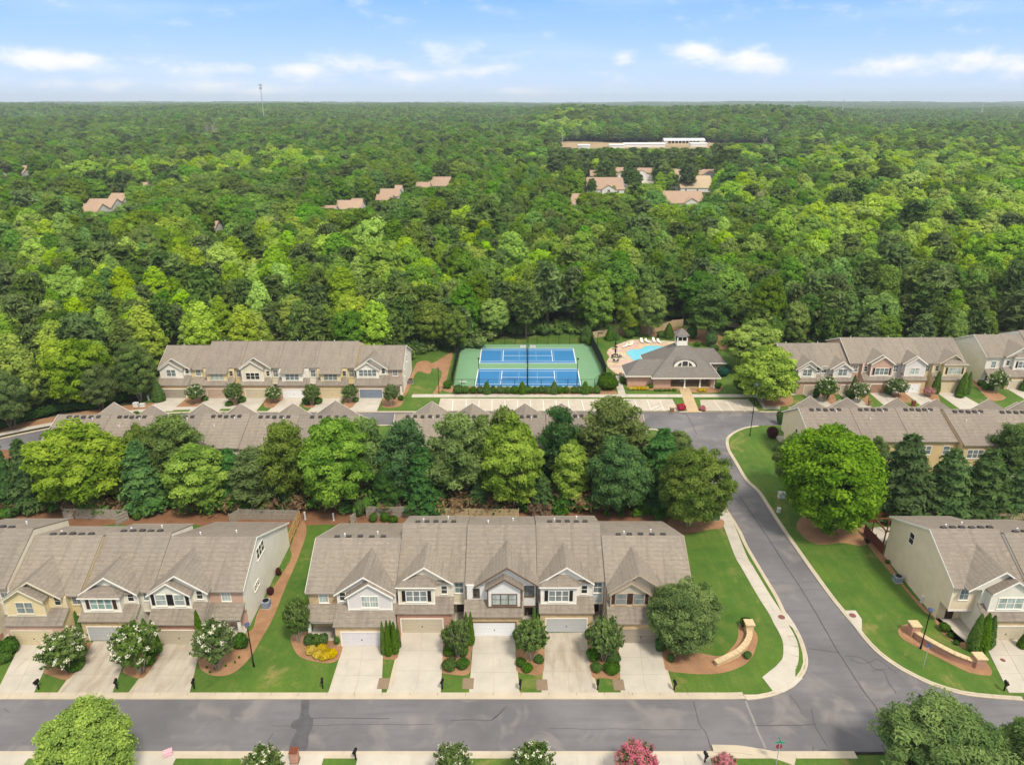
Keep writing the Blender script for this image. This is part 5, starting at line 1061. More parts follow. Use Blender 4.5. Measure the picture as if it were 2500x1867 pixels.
# ------------------------------------------------------------------ tree belt behind the near rows
def base(c, x, y): return G(c, x, y, .1)
def tree_at(name, protos, c, xl, xr, ytop, ybase, label, cat='tree', group=None, X=None, natural_r=4.4, natural_h=10, z=.1, kr=1.0):
    """size a tree from its foot, its top and its crown's sides in the survey"""
    fx, fy = base(c, (xl+xr)/2, ybase) ; d = fy*cP + CAMH*sP
    u0, _ = px(c, xl, ybase); u1, _ = px(c, xr, ybase)
    # height such that the top projects to ytop
    _, vt = px(c, 0, ytop); k = math.tan(PITCH + math.atan((vt-CY)/FPX)); h = CAMH - k*(fy + .3) 
    h = max(1.0, h); dm = fy*cP + (CAMH-h*.6)*sP; r = (u1-u0)/FPX*dm/2; xm = ((u0+u1)/2 - CX)/FPX*dm
    e = place(name, protos, xm if X is None else X, fy, r/natural_r*kr, h/natural_h, label=label, cat=cat, group=group, z=z); return e
GB1 = 'trees in the belt between the near and middle rows'
def bt(kind, xl, xr, yt, yb_, label, c='m8'):
    nm, pr, nr, nh = {'z': ('zelkova_tree', P_ZELK[0], 4.3, 9.8), 'z2': ('zelkova_tree', P_ZELK[1], 4.0, 9.8), 'z3': ('zelkova_tree', P_ZELK[2], 3.2, 9.8), 'p': ('pine_tree', P_PINE[0], 3.8, 12.3), 'p2': ('pine_tree', P_PINE[1], 4.3, 12.3), 'p3': ('pine_tree', P_PINE[2], 3.4, 12.3), 'p4': ('pine_tree', P_PINE[3], 4.4, 12.3),
              'c': ('cypress_tree', P_CON[0], 3.0, 9), 'c2': ('cypress_tree', P_CON[1], 2.6, 9), 'cb': ('cypress_tree', P_CON[2], 3.3, 9), 'o': ('willow_oak_tree', P_OLIVE[0], 4.8, 9.8), 'o2': ('willow_oak_tree', P_OLIVE[1], 4.8, 9.8), 'd': ('holly_tree', P_DARK[0], 4.6, 9.8)}[kind]
    return tree_at(nm, pr, c, xl, xr, yt, yb_, label, group=GB1, natural_r=nr, natural_h=nh, kr=1.02 if kind[0] == 'z' else 1.16)
for a in [('c', -60, 60, 310, 790, 'dark blue green cypress cut by the left picture edge in the tree belt', 'c8'), ('c2', 40, 290, 335, 800, 'dark cypress at the left end of the tree belt beside the broad light green tree', 'c8'),
          ('p2', 980, 1330, 215, 700, 'round headed pine behind the blue green cypress, overlapping the brown roof', 'c8'), ('o2', 820, 1080, 225, 640, 'russet tipped small tree right of the broad light green tree', 'c8'),
          ('c2', 800, 1080, 345, 800, 'blue green layered cypress between two light green trees at the left of the belt', 'c8'), ('z', 205, 870, 225, 790, 'broadest light green tree of the belt, far left, with drooping foliage', 'c8'),
          ('c', 1430, 1680, 400, 770, 'dark cypress behind the second light green tree of the belt', 'c8'), ('z2', 1080, 1560, 362, 800, 'light green tree with a forked pale trunk, second from the left in the belt', 'c8'),
          ('p3', 1560, 1870, 420, 800, 'pine with a thin bare trunk above the grey stockade fence', 'c8'), ('p2', 1780, 2070, 250, 790, 'tall open crowned pine at the gap between two brown roofs', 'c8'), ('c2', 1860, 2010, 560, 800, 'low dark cypress between two pines in the left part of the belt', 'c8'),
          ('p', 290, 480, 150, 520, 'pine just right of the tall light green tree with the dark street behind it'), ('p4', 450, 650, 160, 530, 'dark pine in front of the street gap between the middle blocks'), ('z', 28, 400, 135, 560, 'tall light green tree hanging over the bare clay between the two near blocks'),
          ('cb', 395, 545, 330, 560, 'cypress with brown bare lower limbs right of the tall light green tree'), ('c', 540, 740, 270, 565, 'broad green cypress above the long picket fence'), ('p2', 670, 915, 142, 540, 'largest dark pine of the belt with a visible grey trunk'), ('p3', 850, 990, 138, 500, 'slim pine just left of the central light green tree'),
          ('p', 930, 1110, 104, 470, 'pine behind the central light green tree'), ('cb', 850, 960, 400, 570, 'brown limbed cypress low behind the picket fence'), ('z2', 900, 1225, 138, 575, 'central light green tree with long hanging branches'), ('p4', 1195, 1385, 104, 480, 'dense dark pine right of the central light green tree'),
          ('cb', 1120, 1260, 380, 570, 'brown limbed cypress right of the central light green tree'), ('z3', 1238, 1440, 226, 545, 'small bright green cone shaped tree in the right half of the belt'), ('p2', 1380, 1685, 68, 480, 'tallest broad grey green pine of the belt, standing out over the brown roof'), ('c', 1375, 1480, 160, 480, 'bright green cypress squeezed between two pines'),
          ('c', 1640, 1885, 185, 530, 'dark green cypress near the right end of the belt'), ('d', 1435, 1705, 232, 590, 'dark bluish broadleaf tree with reddish tips in the right half of the belt'), ('o2', 1760, 1910, 188, 400, 'olive tree behind the right end of the belt beside the side street'), ('o', 1740, 2070, 290, 640, 'olive green willow oak at the right end of the belt over the pavement'),
          ('c', -180, 20, 240, 790, 'dark cypress just inside the left edge behind the belt', 'c8'), ('d', 395, 560, 350, 560, 'dark holly low between the light green tree and the broad cypress'), ('p3', 560, 640, 235, 500, 'thin pine over the left of the broad cypress'), ('d', 1560, 1700, 300, 560, 'shadowy holly tucked behind the bluish broadleaf tree')]:
    k, xl, xr, yt, yb_, lab = a[:6]; bt(k, xl, xr, yt, yb_, lab, a[6] if len(a) > 6 else 'm8')
# understory along the belt: brown brush and low evergreen growth
def brush(name, pts, z, n, h0, h1, mats, label, size=.3, seed=5, core=.5, kk=70):
    C = Crown(seed); poly = pts; xs = [p[0] for p in poly]; ys = [p[1] for p in poly]; c = 0
    while c < n:
        x = C.r.uniform(min(xs), max(xs)); y = C.r.uniform(min(ys), max(ys))
        if not inside((x, y), poly): continue
        h = C.r.uniform(h0, h1); C.clump(np.array([x, y, z + h*.4]), h*.62, kk, size, 2.2, .9, C.r.uniform(.1, .9), int(C.r.integers(0, len(mats))), core, hemi=-.1); c += 1
    return tag(link(name, C.mesh(name, mats)), label, kind='stuff')
brush('undergrowth', [(-110, 95.2), (-60, 95.4), (-20, 95.8), (14, 96.4), (22, 98.6), (22, 106), (-110, 108)], .1, 700, 1.6, 4.4, ['twig_brown', 'leaf_dark', 'twig_brown', 'needle_dark'], 'brown brush and low evergreen growth under the tree belt', .34, 6)
brush('roadside_shrubs', [(6, 94.8), (16, 95), (22, 93.5), (27.5, 94), (27, 96.5), (16, 97.5), (6, 97.5)], .1, 46, .7, 1.6, ['leaf_dark', 'leaf_box'], 'low dark shrubs at the right end of the tree belt', .2, 8)
# big trees and yard trees ------------------------------------------------------------
tree_at('maple_tree', P_MAPLE[0], 'e2', 215, 1100, 155, 1020, 'big round bright green maple on the lawn right of the side street', natural_r=4.5, natural_h=9.9)
tree_at('crape_tree', P_OLIVE[1], 'e2', 120, 500, 180, 700, 'russet small tree behind the big round maple', natural_r=4.7, natural_h=9.8); tree_at('crape_tree', P_OLIVE[0], 'e2', 880, 1080, 225, 560, 'thin olive tree right behind the big round maple', natural_r=4.7, natural_h=9.8)
tree_at('crape_tree', P_OLIVE[1], 'e2', 640, 850, 150, 400, 'small tree showing above the top of the big round maple', natural_r=4.7, natural_h=9.8)
for a in [(1010, 1460, 205, 862, 'dark layered cypress just right of the big round maple'), (1420, 1780, 325, 868, 'dark cypress over the red fence, middle of the three'), (1720, 2090, 330, 872, 'dark cypress over the pale lattice fence, right of the three'), (2060, 2330, 480, 860, 'dark cypress cut by the right picture edge')]:
    tree_at('cypress_tree', P_CON[0], 'e2', a[0], a[1], a[2], a[3], a[4], natural_r=3.0, natural_h=9, group='cypresses behind the near right house', kr=1.28)
tree_at('pine_tree', P_PINE[1], 'e2', 1960, 2330, 150, 640, 'pine with bare grey twigs at the right edge before the tan wall', natural_r=4.2, natural_h=12.3)
def at(name, protos, x, y, r, h, nr, nh, label, cat='tree', group=None): return place(name, protos, x, y, r/nr, h/nh, label=label, cat=cat, group=group)
at('willow_oak_tree', P_OLIVE[0], 19.6, 66.2, 4.35, 8.8, 4.7, 9.8, 'round dark olive tree standing before the greige end house')
at('maple_tree', P_MAPLE[1], -38.2, 47.4, 4.3, 10.6, 4.5, 9.8, 'round lime green tree at the bottom left beside the front street')
at('willow_oak_tree', P_OLIVE[1], 39.6, 48.4, 6.1, 9.4, 4.7, 9.8, 'large dark green tree at the bottom right corner'); at('willow_oak_tree', P_OLIVE[0], 49.2, 47.2, 5.2, 7.5, 4.7, 9.8, 'yellow tinged tree cut by the bottom right corner')
# clubhouse and far yard trees
tree_at('street_tree', P_ZELK[0], 'e1', 1500, 2220, 290, 890, 'pale green street tree in the pine straw island right of the clubhouse', natural_r=4.3, natural_h=9.8)
tree_at('street_tree', P_ZELK[1], 'e1', 1390, 2060, 10, 560, 'big green tree behind the pale street tree', natural_r=4.0, natural_h=9.8)
tree_at('street_tree', P_OLIVE[0], 'e1', 1500, 1760, 560, 790, 'low silvery tree by the lamp right of the clubhouse', natural_r=4.7, natural_h=9.8)
tree_at('pool_tree', P_PINE[2], 'R6', 760, 960, 200, 440, 'multi trunk pine behind the clubhouse cupola', natural_r=3.4, natural_h=12.3); tree_at('pool_tree', P_ZELK[1], 'R6', 530, 680, 205, 425, 'green round tree behind the pool chairs', natural_r=4.0, natural_h=9.8)
tree_at('pool_tree', P_ZELK[2], 'R6', 450, 560, 190, 425, 'slim pale trunked tree left behind the pool', natural_r=3.2, natural_h=9.8)
tree_at('yard_tree', P_ZELK[0], 'e5', 500, 1230, 215, 1000, 'bright yellow green tree at the left bend of the back street', natural_r=4.3, natural_h=9.8)
tree_at('yard_tree', P_OLIVE[1], 'e5', 870, 1350, 480, 1040, 'thin grey green tree with a forked white trunk at the left bend', natural_r=4.7, natural_h=9.8)
tree_at('yard_tree', P_OLIVE[0], 'e5', 1300, 1790, 280, 930, 'pale birch like tree with a slanting white trunk left of the far left row', natural_r=4.7, natural_h=9.8)
tree_at('yard_tree', P_PINE[0], 'e5', 220, 620, 520, 1070, 'dark pine over the hedge at the left bend', natural_r=3.8, natural_h=12.3); tree_at('yard_tree', P_OLIVE[1], 'e5', -260, 320, 560, 1270, 'grey green tree at the left picture edge beside the hedge', natural_r=4.7, natural_h=9.8)
tree_at('yard_tree', P_PINE[3], 'e5', 640, 860, 800, 1040, 'small olive pine over the red clay at the left bend', natural_r=4.4, natural_h=12.3)
for i, (a, b, yt, yb_, w, lab) in enumerate([(318, 480, 500, 645, 0, 'white flowering crape myrtle first from the left before the far left row'), (615, 775, 488, 660, 2, 'green crape myrtle second from the left before the far left row'), (925, 1070, 520, 640, 1, 'white flowering crape myrtle before the white garage of the far left row'),
        (1215, 1370, 500, 660, 3, 'russet green crape myrtle beside two round shrubs in the far left row'), (1520, 1660, 505, 640, 2, 'green crape myrtle left of the slate blue garage door'), (1840, 1975, 500, 670, 3, 'green crape myrtle right of the slate blue garage door')]):
    tree_at('crape_myrtle', P_MYR[w], 'c5', a, b, yt, yb_, lab, group='crape myrtles of the far rows', natural_r=1.95, natural_h=4.15)
for (a, b, yt, yb_, w, lab) in [(475, 680, 478, 680, 0, 'white flowering crape myrtle nearest the pale street tree in the far right row'), (775, 935, 520, 690, 0, 'crape myrtle with few white flowers before the brown garage door'), (1060, 1255, 490, 640, 1, 'brown and white crape myrtle before the white single garage'),
        (1920, 2090, 425, 610, 1, 'white flowering crape myrtle before the porch column house'), (1380, 1475, 565, 640, 4, 'small magenta flowering crape myrtle before the yellow end house')]:
    tree_at('crape_myrtle', P_MYR[w], 'c7', a, b, yt, yb_, lab, group='crape myrtles of the far rows', natural_r=1.95, natural_h=4.15)
# near yards: crape myrtles
for (c, a, b, yt, yb_, w, lab) in [('c1', 225, 520, 845, 1075, 0, 'white flowering crape myrtle between the yellow and teal windowed houses'), ('c1', 660, 960, 790, 1080, 1, 'white flowering crape myrtle in the bed left of the brown stained drive'), ('c1', 1140, 1420, 785, 1060, 0, 'white flowering crape myrtle leaning over the drive of the white end house'),
        ('c1', 1690, 1865, 640, 905, 2, 'feathery green crape myrtle left of the stone fronted porch'), ('c2', 1140, 1360, 940, 1215, 3, 'red tipped crape myrtle between the second and third drives'), ('c3', 160, 430, 930, 1240, 2, 'green crape myrtle between the tudor style and blue houses'), ('c3', 690, 985, 925, 1245, 3, 'green crape myrtle between the blue and greige houses')]:
    tree_at('crape_myrtle', P_MYR[w], c, a, b, yt, yb_, lab, group='crape myrtles in the near yards', natural_r=1.95, natural_h=4.15)
for (x, y, r, h, w, lab) in [(-23.3, 48.6, 2.1, 4.0, 0, 'white flowering crape myrtle at the bottom beside the brick mailbox pillar'), (-5.6, 48.6, 1.9, 4.6, 1, 'white flowering crape myrtle at the bottom left of centre'), (2.0, 48.4, 2.2, 4.8, 0, 'white flowering crape myrtle at the bottom centre'), (11.6, 48.8, 1.9, 4.6, 4, 'pink flowering crape myrtle at the bottom edge'), (20.2, 49.4, 1.1, 2.6, 4, 'small sparse pink crape myrtle at the bottom near the corner')]:
    at('crape_myrtle', P_MYR[w], x, y, r, h, 1.95, 4.15, lab, group='crape myrtles along the bottom edge')
# arborvitae columns: (crop, x, ybase, ytop, width) --------------------------------
def arb(c, x, yb_, yt, wd, label, group='columnar arborvitae'):
    fx, fy = base(c, x, yb_); _, vt = px(c, 0, yt); h = CAMH - math.tan(PITCH + math.atan((vt-CY)/FPX))*(fy+.2); d = fy*cP + CAMH*sP; r = wd*CR[c][2]/FPX*d/2
    o = single('arborvitae', random.choice(P_ARB), fx, fy, r/.64, h/3.4, label=label, group=group); return o
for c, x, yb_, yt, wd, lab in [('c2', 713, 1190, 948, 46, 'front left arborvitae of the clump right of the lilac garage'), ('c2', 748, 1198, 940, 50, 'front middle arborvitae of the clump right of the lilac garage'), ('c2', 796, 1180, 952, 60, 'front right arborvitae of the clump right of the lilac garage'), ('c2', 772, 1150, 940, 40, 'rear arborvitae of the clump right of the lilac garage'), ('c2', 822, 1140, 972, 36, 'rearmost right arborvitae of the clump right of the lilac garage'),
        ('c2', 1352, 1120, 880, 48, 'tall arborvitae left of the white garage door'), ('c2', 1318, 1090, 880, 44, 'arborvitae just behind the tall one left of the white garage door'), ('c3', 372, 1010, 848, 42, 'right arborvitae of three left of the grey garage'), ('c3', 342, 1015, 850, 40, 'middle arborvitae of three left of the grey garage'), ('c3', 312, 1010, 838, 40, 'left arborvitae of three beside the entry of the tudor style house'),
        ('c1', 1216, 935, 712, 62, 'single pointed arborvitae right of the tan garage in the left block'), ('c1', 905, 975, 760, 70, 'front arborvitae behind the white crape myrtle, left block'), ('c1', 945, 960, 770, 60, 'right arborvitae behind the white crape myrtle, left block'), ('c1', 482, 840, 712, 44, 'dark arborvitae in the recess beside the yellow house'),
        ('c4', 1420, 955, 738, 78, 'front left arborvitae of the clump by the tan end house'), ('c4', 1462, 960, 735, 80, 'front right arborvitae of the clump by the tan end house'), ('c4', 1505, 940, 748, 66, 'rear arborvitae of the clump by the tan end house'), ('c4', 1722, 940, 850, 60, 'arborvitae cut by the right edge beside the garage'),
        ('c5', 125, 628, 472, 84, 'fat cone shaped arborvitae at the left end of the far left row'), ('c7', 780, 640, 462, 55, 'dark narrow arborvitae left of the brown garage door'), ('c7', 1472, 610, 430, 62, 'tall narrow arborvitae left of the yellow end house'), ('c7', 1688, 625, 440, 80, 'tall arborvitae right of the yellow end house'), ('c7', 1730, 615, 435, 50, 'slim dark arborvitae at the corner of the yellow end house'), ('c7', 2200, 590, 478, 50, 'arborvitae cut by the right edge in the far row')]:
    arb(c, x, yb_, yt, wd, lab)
# shrubs: (crop, x, y foot, width, height m, label)
def shrub(c, x, y, wd, h, label, me=None, group='clipped shrubs', name='shrub'):
    fx, fy = base(c, x, y); d = fy*cP + CAMH*sP; r = wd*CR[c][2]/FPX*d/2; me = me or random.choice(P_BALL); nr, nh = NAT.get(me.name, (.68, 1.08)); return single(name, me, fx, fy + r*.5, r/nr, h/nh, label=label, group=group)
for c, x, y, wd, h, lab in [('c2', 160, 1135, 85, 1.5, 'left half of the wide dark shrub under the stone front'), ('c2', 215, 1138, 95, 1.6, 'middle of the wide dark shrub under the stone front'), ('c2', 268, 1130, 75, 1.5, 'right of the wide dark shrub under the stone front'), ('c2', 376, 1130, 62, 1.9, 'upright shrub left of the lilac garage door'),
        ('c2', 1190, 1205, 80, 1.2, 'green shrub upper left under the red tipped crape myrtle'), ('c2', 1190, 1308, 90, 1.1, 'green shrub lower left under the red tipped crape myrtle'), ('c2', 1290, 1210, 90, 1.3, 'green shrub upper right under the red tipped crape myrtle'), ('c2', 1290, 1300, 95, 1.1, 'green shrub lower right under the red tipped crape myrtle'), ('c2', 1165, 1090, 60, 1.6, 'dark shrub right of the tan garage door'),
        ('c3', 215, 1285, 75, .9, 'green shrub upper left in the bed left of the stained drive'), ('c3', 262, 1325, 80, .9, 'green shrub lower left in the bed left of the stained drive'), ('c3', 348, 1260, 78, 1.0, 'green shrub right in the bed left of the stained drive'), ('c3', 190, 1100, 60, 1.8, 'dark shrub right of the white garage door'),
        ('c3', 750, 1235, 90, 1.3, 'shrub upper left in the bed right of the stained drive'), ('c3', 775, 1330, 90, 1.1, 'shrub lower left in the bed right of the stained drive'), ('c3', 888, 1255, 92, 1.2, 'shrub upper right in the bed right of the stained drive'), ('c3', 885, 1338, 95, 1.1, 'shrub lower right in the bed right of the stained drive'), ('c3', 705, 1085, 50, 1.6, 'dark shrub right of the grey garage door'), ('c3', 1232, 1175, 62, 2.0, 'dark blue green shrub right of the greige garage door'), ('c3', 1315, 1250, 55, 1.1, 'small dark shrub at the foot of the round olive tree'),
        ('c3', 1870, 1005, 82, 1.3, 'dark clipped shrub behind the stone pier of the curved wall'), ('c1', 440, 1080, 120, 1.2, 'dark green shrub under the first white crape myrtle'), ('c1', 460, 1000, 110, 1.3, 'dark shrub beside the stone pier of the teal windowed house'), ('c1', 880, 1040, 72, .9, 'round shrub at the foot of the second white crape myrtle'), ('c1', 930, 980, 80, 1.6, 'green shrub between arborvitae and the stained drive'),
        ('c1', 1435, 945, 105, 1.9, 'dark round shrub at the corner of the white end house'), ('c1', 45, 985, 110, 2.0, 'upper green shrub at the left picture edge'), ('c1', 15, 1035, 90, 1.4, 'lower green shrub at the left picture edge'), ('c4', 1255, 850, 60, 1.1, 'grey green shrub beside the porch step of the tan house'), ('c4', 1292, 885, 42, .6, 'second small shrub along the walk of the tan house'), ('c4', 1328, 928, 34, .55, 'third small shrub along the walk of the tan house'),
        ('c4', 908, 435, 28, .6, 'small leafy plant against the tan side wall'), ('c2', 718, 205+20, 60, 1.5, 'bright round shrub behind the long picket fence'), ('c2', 785, 232, 55, 1.1, 'low round shrub behind the long picket fence'), ('c2', 635, 225, 60, 1.5, 'dark shrub at the left end behind the picket fence'), ('c2', 530, 190, 90, 3.2, 'tall dark holly shrub at the left end of the picket fence'),
        ('c1', 820, 175, 50, 1.4, 'bright green bush inside the far left stockade fence'), ('c8', 50, 870, 150, 1.6, 'dark shrub mass at the left edge under the cypresses')]:
    shrub(c, x, y, wd, h, lab)
shrub('c3', 1878, 1228, 62, .9, 'yellow green round shrub in the bed in front of the curved wall', P_BALL[0])
for k, (x, y) in enumerate([(180, 1190), (225, 1225), (280, 1235), (330, 1215), (255, 1180)]): shrub('c2', x, y, 74, .9, ['leftmost', 'second', 'third front', 'rightmost', 'rear middle'][k] + ' golden yellow shrub before the stone fronted house', P_GOLD, 'golden shrubs')
shrub('c1', 1670, 505, 34, 1.3, 'dark reddish potted plant against the white side wall', P_PURP, 'potted plants'); shrub('c1', 1622, 622, 44, 1.2, 'reddish brown potted plant beside the air conditioner', P_PURP, 'potted plants')
# tiny new plants in the end bed
for i, (x, y) in enumerate([(1240, 1060), (1290, 1065), (1355, 1050), (1410, 1030), (1435, 1000), (1260, 1090)]): shrub('c1', x, y, 14, .35, ['first', 'second', 'third', 'fourth', 'fifth', 'lowest'][i] + ' tiny new plant from the left in the white end house bed', P_BALL[0], 'tiny bedding plants')
# court hedge
hx = [(190,56),(240,50),(290,46),(335,46),(425,48),(475,50),(523,50),(577,48),(663,46),(712,46),(748,46),(793,46),(873,40),(922,46),(968,46),(1003,44),(1085,40),(1126,50)]
for i, (x, wd) in enumerate(hx): shrub('c6', x, 502, wd*1.12, 1.7, ['first', 'second', 'third', 'fourth', 'fifth', 'sixth', 'seventh', 'eighth', 'ninth', 'tenth', 'eleventh', 'twelfth', 'thirteenth', 'fourteenth', 'fifteenth', 'sixteenth', 'seventeenth', 'eighteenth'][i] + ' round clipped shrub from the left in the court hedge', group='round shrubs of the court hedge')
for x, lab in [(383, 'first'), (622, 'second'), (837, 'third'), (1047, 'fourth')]: shrub('c6', x, 503, 46, 2.7, lab + ' taller pointed shrub from the left in the court hedge', P_ARB[0], 'pointed shrubs of the court hedge').scale = (1.55, 1.55, .85)
shrub('c6', 1196, 478, 115, 3.4, 'large round dark shrub at the right end of the court hedge')
for c, x, y, wd, h, lab, me in [('e1', 180, 228, 110, 3.6, 'leftmost dark cone shrub on the slope behind the pool', P_CONE[0]), ('e1', 248, 222, 60, 2.2, 'small cone shrub beside the leftmost dark one', P_CONE[0]), ('e1', 378, 205, 95, 2.6, 'bushy round shrub on a stem behind the pool', None), ('e1', 455, 185, 95, 3.8, 'dark oval shrub behind the pool chairs', P_CONE[1]), ('e1', 725, 195, 75, 1.8, 'mid green round shrub left of the dark pair', None), ('e1', 808, 205, 110, 4.0, 'dark cone shrub left of the cupola', P_CONE[0]),
        ('e1', 1068, 215, 110, 3.8, 'dark shrub right of the cupola', P_CONE[1]), ('e1', 1265, 298, 130, 4.2, 'large dark dome shrub right behind the clubhouse', P_CONE[1]), ('e1', 1310, 340, 110, 1.6, 'low mound shrub in front of the dark dome shrub', None), ('e1', 1120, 292, 80, 1.2, 'low pale shrub behind the clubhouse roof', None), ('e1', 1400, 620, 130, 2.3, 'large blue green shrub at the right wing of the clubhouse', P_BLUE), ('e1', 1450, 570, 60, 2.0, 'smaller blue green shrub behind the large one', P_BLUE),
        ('e1', 1340, 745, 62, 1.3, 'dark round shrub at the right corner of the porch', None), ('e1', 615, 742, 48, .9, 'dark round shrub at the brick wall of the clubhouse', None), ('e1', 310, 690, 60, 1.4, 'dark shrub at the left corner of the clubhouse', None), ('c7', 125, 990, 95, 2.4, 'purple leaved round shrub at the end wall of the right middle block', P_PURP), ('c7', 185, 870, 50, 3.0, 'dark tall shrub behind the tan end wall', None),
        ('c6', 1060, 150, 90, 4.2, 'dark conical shrub at the far right corner of the court', P_CONE[0]), ('c6', 1080, 180, 60, 2.2, 'clipped shrub along the far right court corner', None), ('c6', 1040, 160, 50, 2.0, 'clipped shrub at the left of the far right court corner', None), ('c6', 115, 468, 60, 2.0, 'shrub at the left court corner by the lamp', None), ('e5', 1560, 1085, 70, .4, 'low plant on the slope left of the far row', None)]:
    shrub(c, x, y, wd, h, lab, me, 'shrubs around the clubhouse')
for i, x in enumerate([400, 440, 485, 530, 570]): shrub('e1', x, 762, 50, .8, ['first', 'second', 'third', 'fourth', 'fifth'][i] + ' yellow shrub from the left under the clubhouse brick wall', P_GOLD, 'yellow shrubs by the clubhouse')
for x, lab in [(1150, 'left'), (1190, 'right')]: shrub('e1', x, 782, 52, .8, lab + ' yellow shrub right of the entrance walk', P_GOLD, 'yellow shrubs by the clubhouse')
for i, x in enumerate([670, 720, 770, 820, 870]): shrub('e1', x, 775, 50, .5, ['first', 'second', 'third', 'fourth', 'fifth'][i] + ' low green shrub from the left before the porch', None, 'low shrubs before the porch')
shrub('e1', 945, 985, 95, 1.3, 'crimson flowering shrub left of the entrance walk', P_RED); shrub('e1', 1172, 985, 68, 1.0, 'pink flowering shrub right of the entrance walk', P_PINKB)
for c, x, y, wd, h, lab in [('c5', 470, 630, 60, 1.1, 'shrub beside the second garage of the far left row'), ('c5', 660, 668, 60, 1.0, 'left shrub under the second crape myrtle, far left row'), ('c5', 745, 645, 80, 1.4, 'right shrub under the second crape myrtle, far left row'), ('c5', 1265, 655, 62, 1.5, 'left round shrub beside the white garage, far left row'), ('c5', 1345, 655, 72, 1.5, 'right round shrub beside the sand garage, far left row'), ('c5', 1635, 640, 50, 1.1, 'round shrub left of the slate blue garage'), ('c5', 1985, 625, 50, 1.2, 'shrub at the right corner of the far left row'),
        ('c7', 490, 655, 60, 2.4, 'dark shrub behind the first white crape myrtle, far right row'), ('c7', 575, 660, 40, 1.4, 'small dark shrub beside the first crape myrtle, far right row'), ('c7', 780, 660, 70, 2.0, 'dark shrub under the narrow arborvitae, far right row'), ('c7', 1085, 625, 62, 1.8, 'dark round shrub left of the white single garage'), ('c7', 1680, 650, 60, .8, 'pale low shrub at the yellow end house corner'), ('c7', 1860, 555, 60, 1.4, 'left dark round shrub before the porch column house'), ('c7', 1895, 585, 62, 1.6, 'right dark round shrub before the porch column house'), ('c7', 1945, 590, 45, 1.2, 'third dark round shrub before the porch column house')]:
    shrub(c, x, y, wd, h, lab, None, 'shrubs before the far rows')
# long clipped hedge at the left bend
C = Crown(404); hp = spline(GS('e5', [(-60,1300), (200,1215), (420,1160), (660,1085), (900,1060), (1140,1040), (1400,960), (1580,900)]), False, 8)
for p in hp: C.clump(np.array([p[0], p[1]+.9, 1.0]), 1.25, 150, .26, 1.8, 1.0, .3, 0, .8)
tag(link('hedge', C.mesh('hedge', ['leaf_dark'])), 'long dark clipped hedge following the left bend of the back street', 'hedge')
# ================================================================== WOODLAND
def GT(c, pts):
    o = []
    for a, b in pts:
        z0 = 0
        for _ in range(8): q = G(c, a, b, z0 + .9); z0 = T(*q)
        o.append(q)
    return o
NO = [[(-150, 96)] + GS('e5', [(-700,1420),(-60,1285),(200,1200),(420,1145),(660,1070),(900,1045),(1140,1025),(1400,945),(1600,870)]) + [(-84, 160), (-26, 163), (-24, 172), (-8, 173), (-4, 184.5), (24, 185), (27, 196), (40, 203), (52, 200), (62, 186), (60, 170), (125, 168), (260, 165), (260, -50), (-260, -50), (-260, 96)],
      GT('f5', [(20,205),(60,150),(330,160),(560,152),(1000,160),(1380,160),(1700,132),(2020,145),(1960,178),(1500,205),(1390,240),(900,262),(230,230)])]
FIELD = NO[1]
def proto_low(seed, kind):
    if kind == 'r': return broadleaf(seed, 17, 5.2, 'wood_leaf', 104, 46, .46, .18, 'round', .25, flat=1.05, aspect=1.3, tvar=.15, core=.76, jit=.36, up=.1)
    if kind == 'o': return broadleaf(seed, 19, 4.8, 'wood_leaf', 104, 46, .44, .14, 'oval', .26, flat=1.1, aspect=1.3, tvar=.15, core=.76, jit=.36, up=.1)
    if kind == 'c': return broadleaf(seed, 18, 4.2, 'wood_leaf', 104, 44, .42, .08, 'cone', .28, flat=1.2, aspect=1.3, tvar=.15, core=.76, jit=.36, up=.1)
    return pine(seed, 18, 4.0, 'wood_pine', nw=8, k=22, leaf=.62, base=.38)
foliage('wood_leaf', (.064, .138, .014), (.205, .320, .030), rnd=.7, trans=.22); foliage('wood_light', (.155, .265, .016), (.400, .540, .040), rnd=.45, trans=.25); foliage('wood_pine', (.055, .103, .022), (.150, .215, .050), rnd=.4, trans=.15)
def merged(seed, kind):
    cm, tm = proto_low(seed, kind)
    bm = bmesh.new(); bm.from_mesh(cm); nf = len(bm.faces); bm.from_mesh(tm); bm.faces.ensure_lookup_table()
    for f in bm.faces[nf:]: f.material_index = 1
    me = bpy.data.meshes.new('woodland_tree'); bm.to_mesh(me); bm.free(); me.materials.append(cm.materials[0]); me.materials.append(MATS['bark'])
    return me
WP = {'r': [merged(s, 'r') for s in (201, 202, 203)], 'o': [merged(s, 'o') for s in (211, 212, 213)], 'c': [merged(s, 'c') for s in (221, 222)], 'p': [merged(s, 'p') for s in (231, 232, 233)]}
def light_copy(me): m = me.copy(); m.materials[0] = MATS['wood_light']; return m
for k_ in ('r', 'o', 'c'): WP[k_ + 'L'] = [light_copy(m) for m in WP[k_]]
ALLP = WP['r'] + WP['o'] + WP['c'] + WP['p'] + WP['rL'] + WP['oL'] + WP['cL']; KOF = {'r': [0,1,2], 'o': [3,4,5], 'c': [6,7], 'p': [8,9,10], 'rL': [11,12,13], 'oL': [14,15,16], 'cL': [17,18]}; HN = {'r': 17.3, 'o': 19.2, 'c': 18.2, 'p': 18.2, 'rL': 17.3, 'oL': 19.2, 'cL': 18.2}
